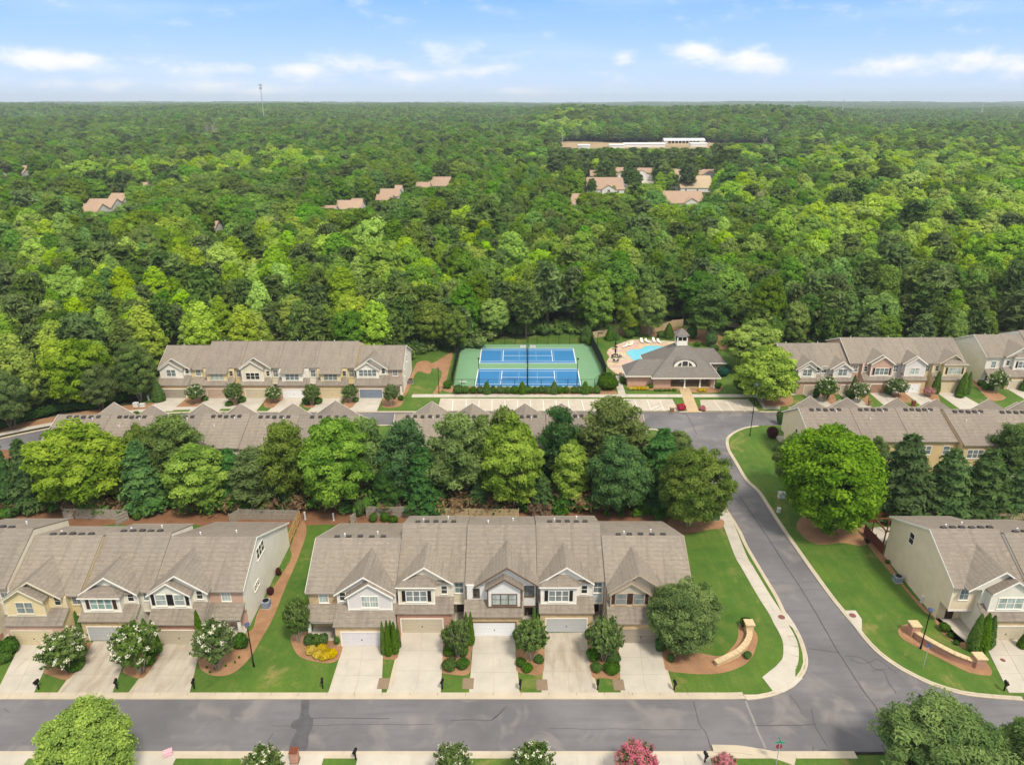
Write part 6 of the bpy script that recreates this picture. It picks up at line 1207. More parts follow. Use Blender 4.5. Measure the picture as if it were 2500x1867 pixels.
def hidden_by_clear(x, y, z, h, r):
    q = proj(x, y, z + h); 
    if q is None: return None
    b = proj(x, y, z); s = FPX / (y*cP + 30*sP) * r
    lim = None
    for (u0, v0, u1, v1, Y) in CLEAR:
        if y < Y + 1.5 and q[0] + s*.95 > u0 and q[0] - s*.95 < u1 and b[1] > v0 and q[1] < v1:
            if b[1] < v1 + 4: return -1

            frac = (b[1] - v1) / max(1e-3, (b[1] - q[1])); lim = frac if lim is None else min(lim, frac)
    for (X, Y, hw) in HOUSES:
        if abs(x - X) < hw + 3.0 and abs(y - Y) < 11: return -1
    return lim
HOUSES = [(o.location.x, o.location.y, max(4, max((abs(v.co.x) for c in KIDS.get(o.name, []) if c.name.startswith('roof') for v in c.data.vertices), default=6))) for o in bpy.data.objects if o.name.startswith('woodland_house')]
CLEAR.append((1365, 338, 1740, 364, 1015)); CLEAR.append((1740, 336, 1890, 352, 1060))
NS = Vector((0, 0, 0))
def species(x, y, rnd):
    a = mnoise.noise(Vector((x*.011, y*.008, 7.7))); b = mnoise.noise(Vector((x*.02+5, y*.015, 2.2)))
    if y < 198: pp = .55 if x > -60 else .25
    elif y < 330: pp = .10 + .5*max(0, b)
    else: pp = .06 + .5*max(0, b)
    if 520 < y < 680 and 30 < x < 180: pp = .9
    if rnd.random() < pp: return 'p'
    c = mnoise.noise(Vector((x*.0065 + 3, y*.0042, 11.0))) + (.38 if x > 60 and 240 < y < 760 else 0) + (.22 if 215 < y < 300 else 0) - (.3 if y > 700 else 0)
    L_ = 'L' if rnd.random() < (.20 if y < 420 or x > 40 else .05) + 1.1*c else ''
    return ('c' if (a > .05 or 210 < y < 290) and rnd.random() < .7 else ('o' if rnd.random() < .45 else 'r')) + L_
rw = random.Random(99); TREES = []
y = 98.0
while y < 1500:
    sp = 6.8 if y < 215 else 8.2 if y < 300 else (9.8 if y < 600 else 11.6)
    half = y*.76 + 26; x = -half + rw.uniform(0, sp)
    while x < half:
        tx, ty = x + rw.uniform(-.38, .38)*sp, y + rw.uniform(-.38, .38)*sp; x += sp
        if any(inside((tx, ty), p) for p in NO): continue
        k = species(tx, ty, rw); z = T(tx, ty); f = rw.uniform(.70, 1.08) * (1 + .12*mnoise.noise(Vector((tx*.02, ty*.02, 0))))
        if y < 190: f *= .82
        if rw.random() < .08: f *= 1.2
        if 1100 < ty < 1500 and .0 < tx/ty < .42: f *= 1.25
        h = HN[k]*f; lim = hidden_by_clear(tx, ty, z, h, 4)
        if lim is not None:
            if lim < .28: continue
            f *= min(1, lim)*rw.uniform(.9, 1); h = HN[k]*f
        TREES.append((tx, ty, z, k, f, h))
    y += sp*.92
# the ones that show largest become individuals, the rest one mass
def score(t):
    q = proj(t[0], t[1], t[2] + t[5]*.8)
    return -1 if q is None or not (-30 < q[0] < 2530) else 1.0/t[1]
br = sorted([t for t in TREES if t[3] != 'p'], key=score, reverse=True); pn = sorted([t for t in TREES if t[3] == 'p'], key=score, reverse=True)
nb_ = {id(t) for t in br[:290]}; np_ = {id(t) for t in pn[:190]}
MARKS = [(100, 'the left picture edge'), (260, 'the left bend trees'), (395, 'the slope beside the far row'), (500, 'the first far left house'), (600, 'the pink garage house'), (690, 'the grid window house'), (775, 'the white garage house'), (870, 'the sand garage house'), (1000, 'the blue garage house'), (1110, 'the court corner lamp'),
         (1290, 'the left half of the court'), (1450, 'the right half of the court'), (1560, 'the pool'), (1680, 'the clubhouse cupola'), (1790, 'the clubhouse wing'), (1900, 'the pale street tree'), (2060, 'the arched window house'), (2180, 'the brick gabled house'), (2290, 'the single garage house'), (2400, 'the yellow end house'), (9999, 'the far right corner house')]
def zone(x, y):
    u = proj(x, y, 8)[0]
    for lim, nm in MARKS:
        if u < lim: return ('above ' if y < 165 else 'behind ') + nm
def tone(k): return {'r': 'round mid green tree', 'o': 'tall mid green tree', 'c': 'pointed mid green tree', 'p': 'dark olive pine', 'rL': 'round light green tree', 'oL': 'tall light green tree', 'cL': 'pointed yellow green tree'}[k]
INDIV = []
def add_individual(t, nm, cat, grp):
    tx, ty, z, k, f, h = t; me = rw.choice(WP[k])
    rank = 'front rank' if ty < 178 else 'second rank' if ty < 190 else 'third rank' if ty < 202 else 'fourth rank' if ty < 216 else 'deeper in'
    o = link(nm, me, None, (tx, ty, z - .3), rw.uniform(0, 6.28)); s = f*rw.uniform(1.0, 1.25)*(1 if ty < 215 else 1.14); o.scale = (s, s, f)
    tag(o, None, cat, '%s %s' % (grp, zone(tx, ty))); INDIV.append(('%s, %s %s' % (tone(k), rank, zone(tx, ty)), proj(tx, ty, 8)[0], o))
def number_individuals():
    by = {}
    for l, u, o in INDIV: by.setdefault(l, []).append((u, o.name, o))
    num = {2: 'two', 3: 'three', 4: 'four', 5: 'five', 6: 'six', 7: 'seven', 8: 'eight', 9: 'nine', 10: 'ten'}
    for l, L_ in by.items():
        L_.sort(key=lambda q: q[:2]); n = len(L_)
        for i, (u, _, o) in enumerate(L_):
            if n == 1: o['label'] = l
            else: o['label'] = l + ', ' + ('leftmost' if i == 0 else 'rightmost' if i == n-1 else 'middle' if n == 3 else ['', 'second', 'third', 'fourth', 'fifth', 'sixth', 'seventh', 'eighth', 'ninth', 'tenth', 'eleventh', 'twelfth'][min(i, 11)]) + (' of ' + num[n] if n in num else ' one')
far = {k: [] for k in range(len(ALLP))}
for t in TREES:
    if id(t) in nb_: add_individual(t, 'woodland_tree', 'tree', 'broadleaf trees')
    elif id(t) in np_: add_individual(t, 'woodland_pine', 'pine tree', 'pines')
    else: far[rw.choice(KOF[t[3]])].append(t)
number_individuals()
# far woodland: clusters
def cluster(seed, n=15, R0=17):
    C = Crown(seed); r = C.r; pts = []
    for i in range(n):
        a = r.uniform(0, 6.283); d = R0*math.sqrt(r.uniform(0, 1)); x_, y_ = math.cos(a)*d, math.sin(a)*d; h = r.uniform(9, 21); rr = r.uniform(3.8, 6.4); tt = r.uniform(.0, .7); m = 1 if r.random() < .22 else 0
        for q in range(11):
            dd = nrm(r.normal(0, 1, (1, 3)))[0]; dd[2] = abs(dd[2]); C.clump(np.array([x_, y_, h*.68]) + dd*np.array([rr*.68, rr*.68, h*.27]), rr*.5, 15, 1.15, 1.3, .8, np.clip(tt + r.normal(0, .14), 0, 1), m, .85)
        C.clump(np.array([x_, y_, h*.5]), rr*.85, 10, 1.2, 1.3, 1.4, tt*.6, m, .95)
    return C.mesh('woodland_cluster', ['wood_leaf', 'wood_pine'])
CL = [cluster(s) for s in (301, 302, 303, 304)]
hol = bpy.data.collections.new('woodland_sources')
def gn_mass(name, meshes, pts, label):
    """one object whose points carry trees: geometry nodes, positions and turns stored on the points"""
    nt = bpy.data.node_groups.new(name, 'GeometryNodeTree'); nt.interface.new_socket('Geometry', in_out='INPUT', socket_type='NodeSocketGeometry'); nt.interface.new_socket('Geometry', in_out='OUTPUT', socket_type='NodeSocketGeometry')
    N = nt.nodes.new; L = nt.links.new; gi = N('NodeGroupInput'); go = N('NodeGroupOutput'); jn = N('GeometryNodeJoinGeometry')
    def attr(nm, ty):
        a = N('GeometryNodeInputNamedAttribute'); a.data_type = ty; a.inputs[0].default_value = nm; return a.outputs[0]
    for i, me in enumerate(meshes):
        src = bpy.data.objects.new('woodland_source', me); hol.objects.link(src); src.hide_render = False
        oi = N('GeometryNodeObjectInfo'); oi.inputs[0].default_value = src; oi.inputs['As Instance'].default_value = True
        ip = N('GeometryNodeInstanceOnPoints'); L(gi.outputs[0], ip.inputs['Points']); L(oi.outputs['Geometry'], ip.inputs['Instance'])
        cmp_ = N('FunctionNodeCompare'); cmp_.data_type = 'INT'; cmp_.operation = 'EQUAL'; L(attr('kind_id', 'INT'), cmp_.inputs[2]); cmp_.inputs[3].default_value = i; L(cmp_.outputs[0], ip.inputs['Selection'])
        rot = N('ShaderNodeCombineXYZ'); L(attr('turn', 'FLOAT'), rot.inputs[2]); L(rot.outputs[0], ip.inputs['Rotation']); L(attr('size', 'FLOAT_VECTOR'), ip.inputs['Scale']); L(ip.outputs[0], jn.inputs[0])
    L(jn.outputs[0], go.inputs[0])
    me = bpy.data.meshes.new(name); P = np.array([p[:3] for p in pts], np.float32); me.vertices.add(len(P)); me.vertices.foreach_set('co', P.ravel())
    a = me.attributes.new('kind_id', 'INT', 'POINT'); a.data.foreach_set('value', np.array([p[3] for p in pts], np.int32))
    a = me.attributes.new('turn', 'FLOAT', 'POINT'); a.data.foreach_set('value', np.array([p[4] for p in pts], np.float32))
    a = me.attributes.new('size', 'FLOAT_VECTOR', 'POINT'); a.data.foreach_set('vector', np.array([(p[5], p[5], p[6]) for p in pts], np.float32).ravel())
    o = link(name, me); m = o.modifiers.new('trees', 'NODES'); m.node_group = nt; return tag(o, label, kind='stuff')
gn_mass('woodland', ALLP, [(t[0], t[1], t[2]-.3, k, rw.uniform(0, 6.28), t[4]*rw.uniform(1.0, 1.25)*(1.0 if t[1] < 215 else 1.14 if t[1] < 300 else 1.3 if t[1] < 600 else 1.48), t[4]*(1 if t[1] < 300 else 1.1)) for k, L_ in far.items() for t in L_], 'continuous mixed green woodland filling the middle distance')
fpts = []; y = 1490.0
while y < 9000:
    sp = 23 if y < 3000 else 34 if y < 5000 else 56
    half = y*.76 + 60; x = -half + rw.uniform(0, sp)
    while x < half:
        tx, ty = x + rw.uniform(-.4, .4)*sp, y + rw.uniform(-.4, .4)*sp; x += sp; 
        if mnoise.noise(Vector((tx*.0021, ty*.0013, 5.0))) > .60: continue
        fpts.append((tx, ty, T(tx, ty) - .5, rw.randrange(4), rw.uniform(0, 6.28), 1.0 if sp < 30 else 1.55 if sp < 50 else 2.5, rw.uniform(.82, 1.15)*(1 + .25*mnoise.noise(Vector((tx*.004, ty*.003, 2))))))
    y += sp*.95
gn_mass('far_woodland', CL, fpts, 'far woodland fading blue green towards the horizon hills')
print('TREES', len(TREES), 'clusters', len(fpts))
# wood edge growth so no bare ground shows under the front rank
brush('woodland_undergrowth', [(-88, 165), (-26, 165), (-22, 174), (-8, 176), (-4, 187), (24, 187), (27, 199), (40, 206), (53, 203), (64, 189), (62, 171), (125, 170), (125, 176), (66, 180), (54, 212), (20, 200), (-30, 182), (-88, 174)], 0, 520, 1.5, 4.2, ['leaf_mid', 'leaf_dark', 'leaf_olive'], 'shrubby growth along the edge of the woodland', .55, 21, .7, 40)
brush('slope_undergrowth', GS('e5', [(-100,1270),(200,1190),(420,1135),(660,1060),(900,1035),(1140,1015),(1400,935),(1600,860)]) + [(-86, 160), (-88, 172), (-150, 176)], 0, 330, 1.0, 3.2, ['leaf_lime', 'leaf_mid', 'leaf_olive', 'leaf_dark'], 'bright brambles on the slope at the far left', .5, 22, .7, 34)
# dead grey trees among the crowns
def bare(name, c, x, yb_, yt, label, sd):
    fx, fy = G(c, x, yb_, T(*G(c, x, yb_))); z0 = T(fx, fy); _, vt = px(c, 0, yt); h = max(6, 60 - z0 - math.tan(PITCH+math.atan((vt-CY)/FPX))*fy); B = Crown(sd); r = B.r
    B.tube((0, 0, 0), (0, 0, h*.75), .02*h, .008*h, 0, 6)
    for i in range(26):
        a = r.uniform(0, 6.28); s = r.uniform(.3, .75); e = np.array([math.cos(a)*h*.22*(1.1-s), math.sin(a)*h*.22*(1.1-s), h*(s+r.uniform(.12, .25))]); B.tube((0, 0, h*s), e, .008*h, .003*h, 0, 4)
        for _ in range(2): B.tube(e*.8 + [0, 0, h*s*.2], e + r.normal(0, .06, 3)*h, .004*h, .0015*h, 0, 3)
    tag(link(name, B.mesh('dead_tree', ['bark_pale']), None, (fx, fy, z0)), label, 'dead tree')
for i, (c, x, yb_, yt, lab) in enumerate([('L3', 905, 215, 98, 'bare grey dead tree far off, left of the pair in the upper left woodland'), ('L3', 935, 215, 92, 'bare grey dead tree far off, right of the pair in the upper left woodland'), ('L3', 1195, 690, 500, 'grey leafless tree in the middle woodland behind the far left row'), ('L3', 1300, 700, 520, 'grey leafless tree right of the other one in the middle woodland'),
        ('R3', 968, 560, 400, 'pale bare stems among bright trees right of the sunlit clearing'), ('R3', 1050, 560, 385, 'second pale bare tree right of the sunlit clearing'), ('f5', 1890, 300, 110, 'dead brown tree at the edge of the bare field')]): bare('dead_tree', c, x, yb_, yt, lab, 600+i)
# round landscape trees of the sunlit clearing
def clear_tree(c, x, yb_, yt, wd, pr, lab):
    z0 = 0
    for _ in range(5): fx, fy = G(c, x, yb_, z0); z0 = T(fx, fy)
    d = fy*cP + 50*sP; r = wd*CR[c][2]/FPX*d/2; _, vt = px(c, 0, yt); h = CAMH - z0 - math.tan(PITCH+math.atan((vt-CY)/FPX))*fy; place('landscape_tree', pr, fx, fy, r/4.5, h/9.8, z=z0, label=lab, cat='tree', group='garden trees in the sunlit clearing')
for a in [(995, 615, 405, 225, P_MAPLE[1], 'bright lime tree in front, centre of the sunlit clearing'), (980, 560, 345, 150, P_ZELK[0], 'lime tree just behind the bright one'), (1215, 555, 360, 190, P_ZELK[0], 'flat topped lime tree left of the white walled house'), (480, 560, 340, 165, P_MAPLE[0], 'dark dense round tree between two terracotta roofs'), (735, 590, 430, 160, P_DARK[0], 'green tree in the middle of the sunlit clearing'), (345, 640, 500, 100, P_DARK[0], 'small dark tree before the wide pale roof')]: clear_tree('f5', *a)
# far field, road, long shed
sheet('far_field', spline(GS('f5', [(30,215),(40,160),(330,160),(560,152),(1000,165),(1380,170),(1700,135),(2010,150),(1960,182),(1500,205),(1390,240),(900,258),(230,232)], 20), True, 3), 20.3, 'dry_field', 'bare brown field far beyond the woodland', th=26) if False else None
plain('dry_field', (.34, .25, .14), .95, var=.35, scale=.03); plain('shed_roof', (.78, .79, .80), .5, var=.05)
def draped(name, c, pts, m, label, lift):
    out = []
    for a, b in pts:
        z0 = 0
        for _ in range(8): q = G(c, a, b, z0); z0 = T(*q)
        out.append((q[0], q[1]))
    xs = [p[0] for p in out]; ys = [p[1] for p in out]; nx, ny = 34, 14; vs = []; fs = []
    for j in range(ny+1):
        for i in range(nx+1):
            X = min(xs) + (max(xs)-min(xs))*i/nx; Y = min(ys) + (max(ys)-min(ys))*j/ny; vs.append((X, Y, T(X, Y) + lift))
    for j in range(ny):
        for i in range(nx):
            cx_, cy_ = min(xs)+(max(xs)-min(xs))*(i+.5)/nx, min(ys)+(max(ys)-min(ys))*(j+.5)/ny
            if inside((cx_, cy_), out): a = j*(nx+1)+i; fs.append((a, a+1, a+nx+2, a+nx+1))
    me = bpy.data.meshes.new(name); me.from_pydata(vs, [], fs); me.materials.append(MATS[m]); tag(link(name, me), label, kind='structure'); return out
draped('far_field', 'f5', [(20,222),(40,160),(330,162),(560,154),(1000,165),(1380,170),(1700,135),(2010,150),(1960,185),(1500,215),(1390,250),(900,265),(230,240)], 'dry_field', 'bare brown field far beyond the woodland', .9)
def far_z(c, x, y):
    z0 = 0
    for _ in range(8): q = G(c, x, y, z0); z0 = T(*q)
    return q[0], q[1], z0
a = far_z('f5', 1005, 190); b = far_z('f5', 1372, 190); m = MB(); w = (b[0]-a[0])/2; m.box(-w, w, 0, 18, -1, 3.6, 's_grey'); SH = empty('long_shed', ((a[0]+b[0])/2, a[1], a[2]+.9), 'long low shed with a white metal roof beside the bare far field', 'shed'); m.build('wall', SH)
m = MB(); m.slab([(-w-1, -1, 3.7), (w+1, -1, 3.7), (w+1, 9, 6.6), (-w-1, 9, 6.6)], .2, 'shed_roof'); m.slab([(-w-1, 9, 6.6), (w+1, 9, 6.6), (w+1, 19, 3.7), (-w-1, 19, 3.7)], .2, 'shed_roof'); m.build('roof', SH)
m = MB(); 
for i in range(9): m.box(-w+5+i*(2*w-12)/9, -w+9+i*(2*w-12)/9, -.15, -.003, 0, 3, 'dark_interior')
tag(m.build('door_bays', SH), kind='stuff')
for i, (xa, xb, yy) in enumerate([(230, 330, 240), (510, 640, 236), (640, 1010, 225), (1240, 1390, 222)]):
    a = far_z('f5', xa, yy); b = far_z('f5', xb, yy); w = (b[0]-a[0])/2; m = MB(); m.box(-w, w, 0, 10, -1, 4, 's_stucco'); H = empty('far_shed', ((a[0]+b[0])/2, a[1], a[2]+.9), ['short white shed furthest left before the bare far field', 'white shed below the grass bank of the far field', 'longest low white shed in front of the white roofed one', 'white shed at the right of the white roofed one'][i], 'shed'); m.build('wall', H); m = MB(); m.slab([(-w-.5, -.6, 4.1), (w+.5, -.6, 4.1), (w+.5, 10.6, 5), (-w-.5, 10.6, 5)], .3, 'shed_roof'); m.build('roof', H)
draped('clearing_street', 'f5', [(560,470),(700,500),(905,530),(1010,560),(1010,640),(860,640),(700,640),(610,600),(560,540)], 'concrete', 'pale street and drives between the sunlit clearing houses', .3)
# masts on the skyline
def mast(label, u, vtop, Y, wd, kind, vbase=None):
    X = (u-CX)/FPX*(Y*cP + 20); z0 = T(X, Y); h = 60 - math.tan(PITCH+math.atan((vtop-CY)/FPX))*Y - z0; M_ = empty('lattice_mast' if kind != 'pole' else 'cell_mast', (X, Y, z0), label, 'mast'); m = MB(); n = 10
    for i in range(3):
        a = i*2.094; b = a + 2.094
        for j in range(n):
            f0, f1 = j/n, (j+1)/n; r0, r1 = wd*(1-.75*f0), wd*(1-.75*f1); p = lambda a, f, r: (math.cos(a)*r, math.sin(a)*r, h*f)
            m.tube(p(a, f0, r0), p(a, f1, r1), wd*.22, wd*.2, 'mast_grey', 4, False); m.tube(p(a, f0, r0), p(b, f1, r1), wd*.09, wd*.09, 'mast_grey', 3, False)
    m.build('tower', M_)
    if kind == 'pole':
        for dz in (.0, .07):
            for i in range(6):
                a = i*1.047; m = MB(); m.box(math.cos(a)*wd*2-.5, math.cos(a)*wd*2+.5, math.sin(a)*wd*2-.3, math.sin(a)*wd*2+.3, h*(.93-dz), h*(.97-dz), 'mast_grey'); m.build('antenna', M_)
plain('mast_grey', (.42, .44, .46), .5); 
mast('tall slim mast with antennas on the left skyline', 649, 203, 1500, 1.2, 'pole'); mast('white lattice mast on the skyline right of centre', 2052, 244, 2300, 2.2, 'l'); mast('pale lattice mast near the right picture edge', 2391, 252, 2200, 2.6, 'l'); mast('short pale mast above the pines right of centre', 1880, 264, 1900, 1.6, 'l'); mast('short white pole at the left end of the far field', *[px('f5', 82, 75)[0], px('f5', 82, 75)[1]], 1080, .9, 'l')

# ================================================================== FENCES, WALLS, STREET FURNITURE
def fence(label, pts, h=1.8, m='wood_grey', gap=.04, w=.14, z=.1, seed=1, backing=False, name='fence', post='fence_post'):
    r = random.Random(seed); a0 = pts[0]; F = empty(name, (a0[0], a0[1], z), label, 'fence'); pk = MB(); rl = MB(); tot = 0
    for (a, b) in zip(pts, pts[1:]):
        L_ = math.dist(a, b); dx, dy = (b[0]-a[0])/L_, (b[1]-a[1])/L_; nx, ny = -dy, dx; n = int(L_/(w+gap))
        def bx(mb, s0, s1, o0, o1, z0, z1, mm):
            c = [(s0, o0), (s1, o0), (s1, o1), (s0, o1)]; mb.prismz([(a[0]-a0[0]+dx*s+nx*o, a[1]-a0[1]+dy*s+ny*o) for s, o in c], z0, z1, mm)
        for i in range(n):
            s = i*(w+gap); hh = h + r.uniform(-.05, .05); bx(pk, s, s+w, -.08 - r.uniform(0, .012), -.055 - r.uniform(0, .012), 0.02, hh, m)
            if backing and i % 1 == 0: bx(pk, s+w*.5, s+w*1.5, .03, .05, 0.02, hh, m)
        for zz in (.35, h*.55, h-.3): bx(rl, 0, L_, -.05, .025, zz, zz+.09, m)
        k = max(1, round(L_/2.4))
        for i in range(k+1):
            pm = MB(); s = L_*i/k; bx(pm, s-.05, s+.05, .052, .15, 0, h+.08, m); pm.build(post, F)
    o = pk.build('pickets', F); o['kind'] = 'stuff'; o = rl.build('rails', F); o['kind'] = 'stuff'; return F
def gp(c, *p): return [G(c, a, b, .1) for a, b in p]
fence('weathered grey stockade fence with a new tan side run behind the white end house', gp('c1', (1385,198), (1440,165), (1795,172)), 1.9, 'wood_grey', .05, .14, seed=3)
fence('new tan board fence running from the white end house to the grey stockade', gp('c1', (1800,180), (1735,325)), 1.9, 'wood_new', .01, .16, seed=4)
fence('weathered grey fence around the small lawn at the far left', gp('c1', (385,158), (455,160), (745,166), (770,172), (700,205)), 1.8, 'wood_grey', .03, .14, seed=5)
fence('grey picket fence behind the centre block, left part', gp('c2', (585,182), (965,184)), 1.9, 'wood_grey', .06, .13, seed=6); fence('browner picket fence behind the centre block, right part', gp('c2', (968,184), (1340,190), (1700,195)), 1.7, 'wood_tan', .05, .14, seed=7)
fence('short grey fence return at the left corner of the centre block', gp('c2', (505,225), (470,250)), 1.7, 'wood_grey', .02, .15, seed=8)
fence('red stained board fence behind the right end house', gp('e2', (925,935), (1110,930), (1760,925)), 1.8, 'wood_red', .01, .15, seed=9); fence('red stained gate fence from the lawn bed to the right end house', gp('c4', (765,255), (885,385)), 1.7, 'wood_red', .02, .15, seed=10)
fence('pale shadowbox fence at the right edge behind the near right houses', gp('e2', (1765,945), (1890,948), (2110,948), (2330,950)), 1.9, 'wood_tan', .13, .13, seed=11, backing=True)
fence('old grey board fence curving behind the pool, left part', gp('e1', (-30,205), (200,165), (480,135), (740,125)), 1.9, 'wood_tan', .02, .18, seed=12); fence('grey board fence stepping up behind the cupola', gp('e1', (740,125), (850,85), (960,75)), 2.2, 'wood_tan', .02, .18, seed=13); fence('pale board fence right of the clubhouse among the trees', gp('e1', (1440,75), (1700,120)), 1.8, 'wood_tan', .03, .18, seed=14)
# patio pergola by the right end house
m = MB(); P0 = G('c4', 880, 330, .1); PG = empty('pergola', (P0[0], P0[1], .1), 'dark stained patio frame between the red fence and the tan house', 'pergola')
for dx_, dy_ in ((0, 0), (2.2, 0), (0, 3.4), (2.2, 3.4)): m = MB(); m.box(dx_-.07, dx_+.07, dy_-.07, dy_+.07, 0, 2.5, 'wood_red'); m.build('post', PG)
m = MB(); m.box(-.15, 2.35, -.09, .09, 2.5, 2.65, 'wood_red'); m.box(-.15, 2.35, 3.31, 3.49, 2.5, 2.65, 'wood_red'); m.box(-.09, .09, .095, 3.305, 2.5, 2.65, 'wood_red'); m.build('beam', PG)
sheet('patio', gp('c4', (800,240), (830,215), (935,215), (890,330)), .14, 'concrete')
# retaining entry walls
def entry_wall(label, path, h0, cap_m, body_m, piers, h1=None):
    p = spline(path, False, 8); s = arclen(p); W_ = empty('entry_wall', (p[0][0], p[0][1], .1), label, 'wall'); ox, oy = p[0]; loc = [(a-ox, b-oy) for a, b in p]
    mb = MB(); A = offset_path(loc, -.22); B = offset_path(loc, .22); n = len(loc); H = [h0*(0.62 + .38*math.sin(math.pi*min(1, max(0, s[i]/s[-1])))) for i in range(n)]
    for i in range(n-1):
        mb.add([(*A[i], -.2), (*A[i+1], -.2), (*B[i+1], -.2), (*B[i], -.2), (*A[i], H[i]), (*A[i+1], H[i+1]), (*B[i+1], H[i+1]), (*B[i], H[i])], BOXF, body_m)
    mb.build('wall_body', W_); k = int(s[-1]/.62)
    for i in range(k):
        q = [at_len(loc, s, s[-1]*(i+t)/k) for t in (.02, .5, .98)]; A = offset_path(q, -.34); B = offset_path(q, .34); hz = [np.interp(s[-1]*(i+t)/k, s, H) for t in (.02, .5, .98)]; c = MB(); r = random.Random(i).uniform(-.008, .008)
        vs = [(*A[j], hz[j]+.004) for j in range(3)] + [(*B[j], hz[j]+.004) for j in range(3)] + [(*A[j], hz[j]+.11+r) for j in range(3)] + [(*B[j], hz[j]+.11+r) for j in range(3)]
        c.add(vs, [(0,1,4,3),(1,2,5,4),(6,9,10,7),(7,10,11,8),(0,6,7,1),(1,7,8,2),(3,4,10,9),(4,5,11,10),(0,3,9,6),(2,8,11,5)], cap_m); c.build('cap_stone', W_)
    for (e, w_, hh) in piers:
        x_, y_ = loc[e]; b = MB(); b.box(x_-w_/2, x_+w_/2, y_-w_/2, y_+w_/2, -.2, hh, body_m); b.build('pier', W_); b = MB(); b.box(x_-w_/2-.1, x_+w_/2+.1, y_-w_/2-.1, y_+w_/2+.1, hh+.003, hh+.14, cap_m); b.build('pier_cap', W_)
    return W_
plain('cap_tan', (.58, .45, .27), .85, var=.2, scale=3)
entry_wall('curved buff stone entry wall with a square pier on the left corner lawn', gp('c3', (1640,1275), (1730,1240), (1810,1200), (1865,1140), (1888,1080), (1882,1020)), .75, 'cap_tan', 'stone_warm', [(-1, .95, 1.2)])
entry_wall('long curved brick entry wall with buff capstones and two piers on the right corner lawn', gp('c4', (1060,860), (1110,905), (1200,965), (1300,1015), (1400,1045), (1450,1050)), 1.0, 'cap_tan', 'brick_red', [(0, 1.0, 1.45), (-1, 1.05, 1.3)])
# lamp posts
def lamp(label, c, x, yb_, yt, heads=1):
    fx, fy = G(c, x, yb_, .1); _, vt = px(c, 0, yt); h = 60 - math.tan(PITCH+math.atan((vt-CY)/FPX))*fy - .1; L_ = empty('lamp_post', (fx, fy, .1), label, 'lamp post'); b = MB(); b.tube((0,0,0), (0,0,.5), .13, .10, 'black_metal', 10); b.tube((0,0,.5), (0,0,h-.35), .075, .055, 'black_metal', 8); b.build('pole', L_)
    b = MB(); b.tube((0,0,h-.35), (0,0,h-.2), .10, .24, 'black_metal', 10); b.tube((0,0,h+.12), (0,0,h+.3), .32, .06, 'lamp_cap', 10); b.build('lamp_head', L_); b = MB(); b.tube((0,0,h-.2), (0,0,h+.12), .2, .25, 'glass_grey', 10); b.build('globe', L_); return L_
plain('lamp_cap', (.05, .07, .16), .4)
lamp('black lamp post on the lawn beside the white end house', 'c1', 1524, 1048, 800); lamp('black lamp post behind the long brick entry wall', 'c4', 1108, 948, 716); lamp('black lamp post at the left corner of the tennis court', 'c6', 60, 496, 332); lamp('slim lamp post on the island beyond the side street', 'm8', 2175, 218, -20)
lamp('dark lamp post beside the small parking bay', 'e1', 1718, 1010, 830)
# mailboxes
def mailbox(label, c, x, yb_, z=.1, X=None, Y=None):
    fx, fy = (X, Y) if X is not None else G(c, x, yb_, z); M_ = empty('mailbox', (fx, fy, z), label, 'mailbox', 'black mailboxes at the driveways', random.uniform(-.25, .25)); b = MB(); b.box(-.06, .06, -.06, .06, 0, 1.05, 'black_metal'); b.box(-.05, .05, -.3, .3, .82, .9, 'black_metal'); b.build('post', M_)
    b = MB(); b.prismy([(-.14, 1.05), (.14, 1.05), (.14, 1.22), (.08, 1.32), (-.08, 1.32), (-.14, 1.22)], -.35, .25, 'black_metal'); b.build('box', M_); b = MB(); b.box(.14, .16, -.1, -.04, 1.12, 1.36, 'shutter_maroon'); b.build('flag', M_)
for c, x, y, lab in [('c1', 233, 1185, 'black mailbox by the yellow house driveway'), ('c1', 705, 1182, 'black mailbox by the brown stained driveway'), ('c1', 1168, 1182, 'black mailbox by the white end house driveway'), ('c1', 1938, 1178, 'black mailbox on the wide lawn left of the stone fronted house'), ('c2', 1142, 1445, 'black mailbox between the second and third driveways of the centre block'), ('c2', 1712, 1452, 'black mailbox left of the tyre stained driveway'), ('c3', 778, 1452, 'black mailbox right of the tyre stained driveway'), ('c3', 1338, 1455, 'black mailbox on the lawn right of the last centre driveway'), ('c4', 1612, 1202, 'black mailbox by the driveway at the right edge'),
        ('e3', 940, 598, 'black mailbox at the bottom edge left of centre'), ('e3', 1550, 590, 'black mailbox beside the bottom white crape myrtle'), ('e4', 1535, 620, 'black mailbox at the bottom edge near the pink crape myrtle')]: mailbox(lab, c, x, y)
# street signs
def street_sign(label, c, x, yb_, yt, green, stop=None):
    fx, fy = G(c, x, yb_, .1); _, vt = px(c, 0, yt); h = 60 - math.tan(PITCH+math.atan((vt-CY)/FPX))*fy - .1; L_ = empty('street_sign', (fx, fy, .1), label, 'sign'); b = MB(); b.tube((0,0,0), (0,0,h-.05), .035, .035, 'mast_grey', 6); b.build('pole', L_)
    b = MB(); b.box(-.45, .45, -.012, .012, h-.05, h+.15, green); b.build('name_blade', L_); b = MB(); b.box(-.012, .012, -.45, .45, h+.155, h+.35, green); b.build('name_blade', L_)
    if stop: b = MB(); b.prismy([(.33*math.cos(i*math.pi/4+math.pi/8), h-.55+.33*math.sin(i*math.pi/4+math.pi/8)) for i in range(8)], .04, .06, 'stop_red'); b.build('stop_plate', L_)
plain('sign_green', (.05, .30, .20), .5); plain('sign_blue', (.10, .13, .28), .5); plain('stop_red', (.35, .05, .07), .5)
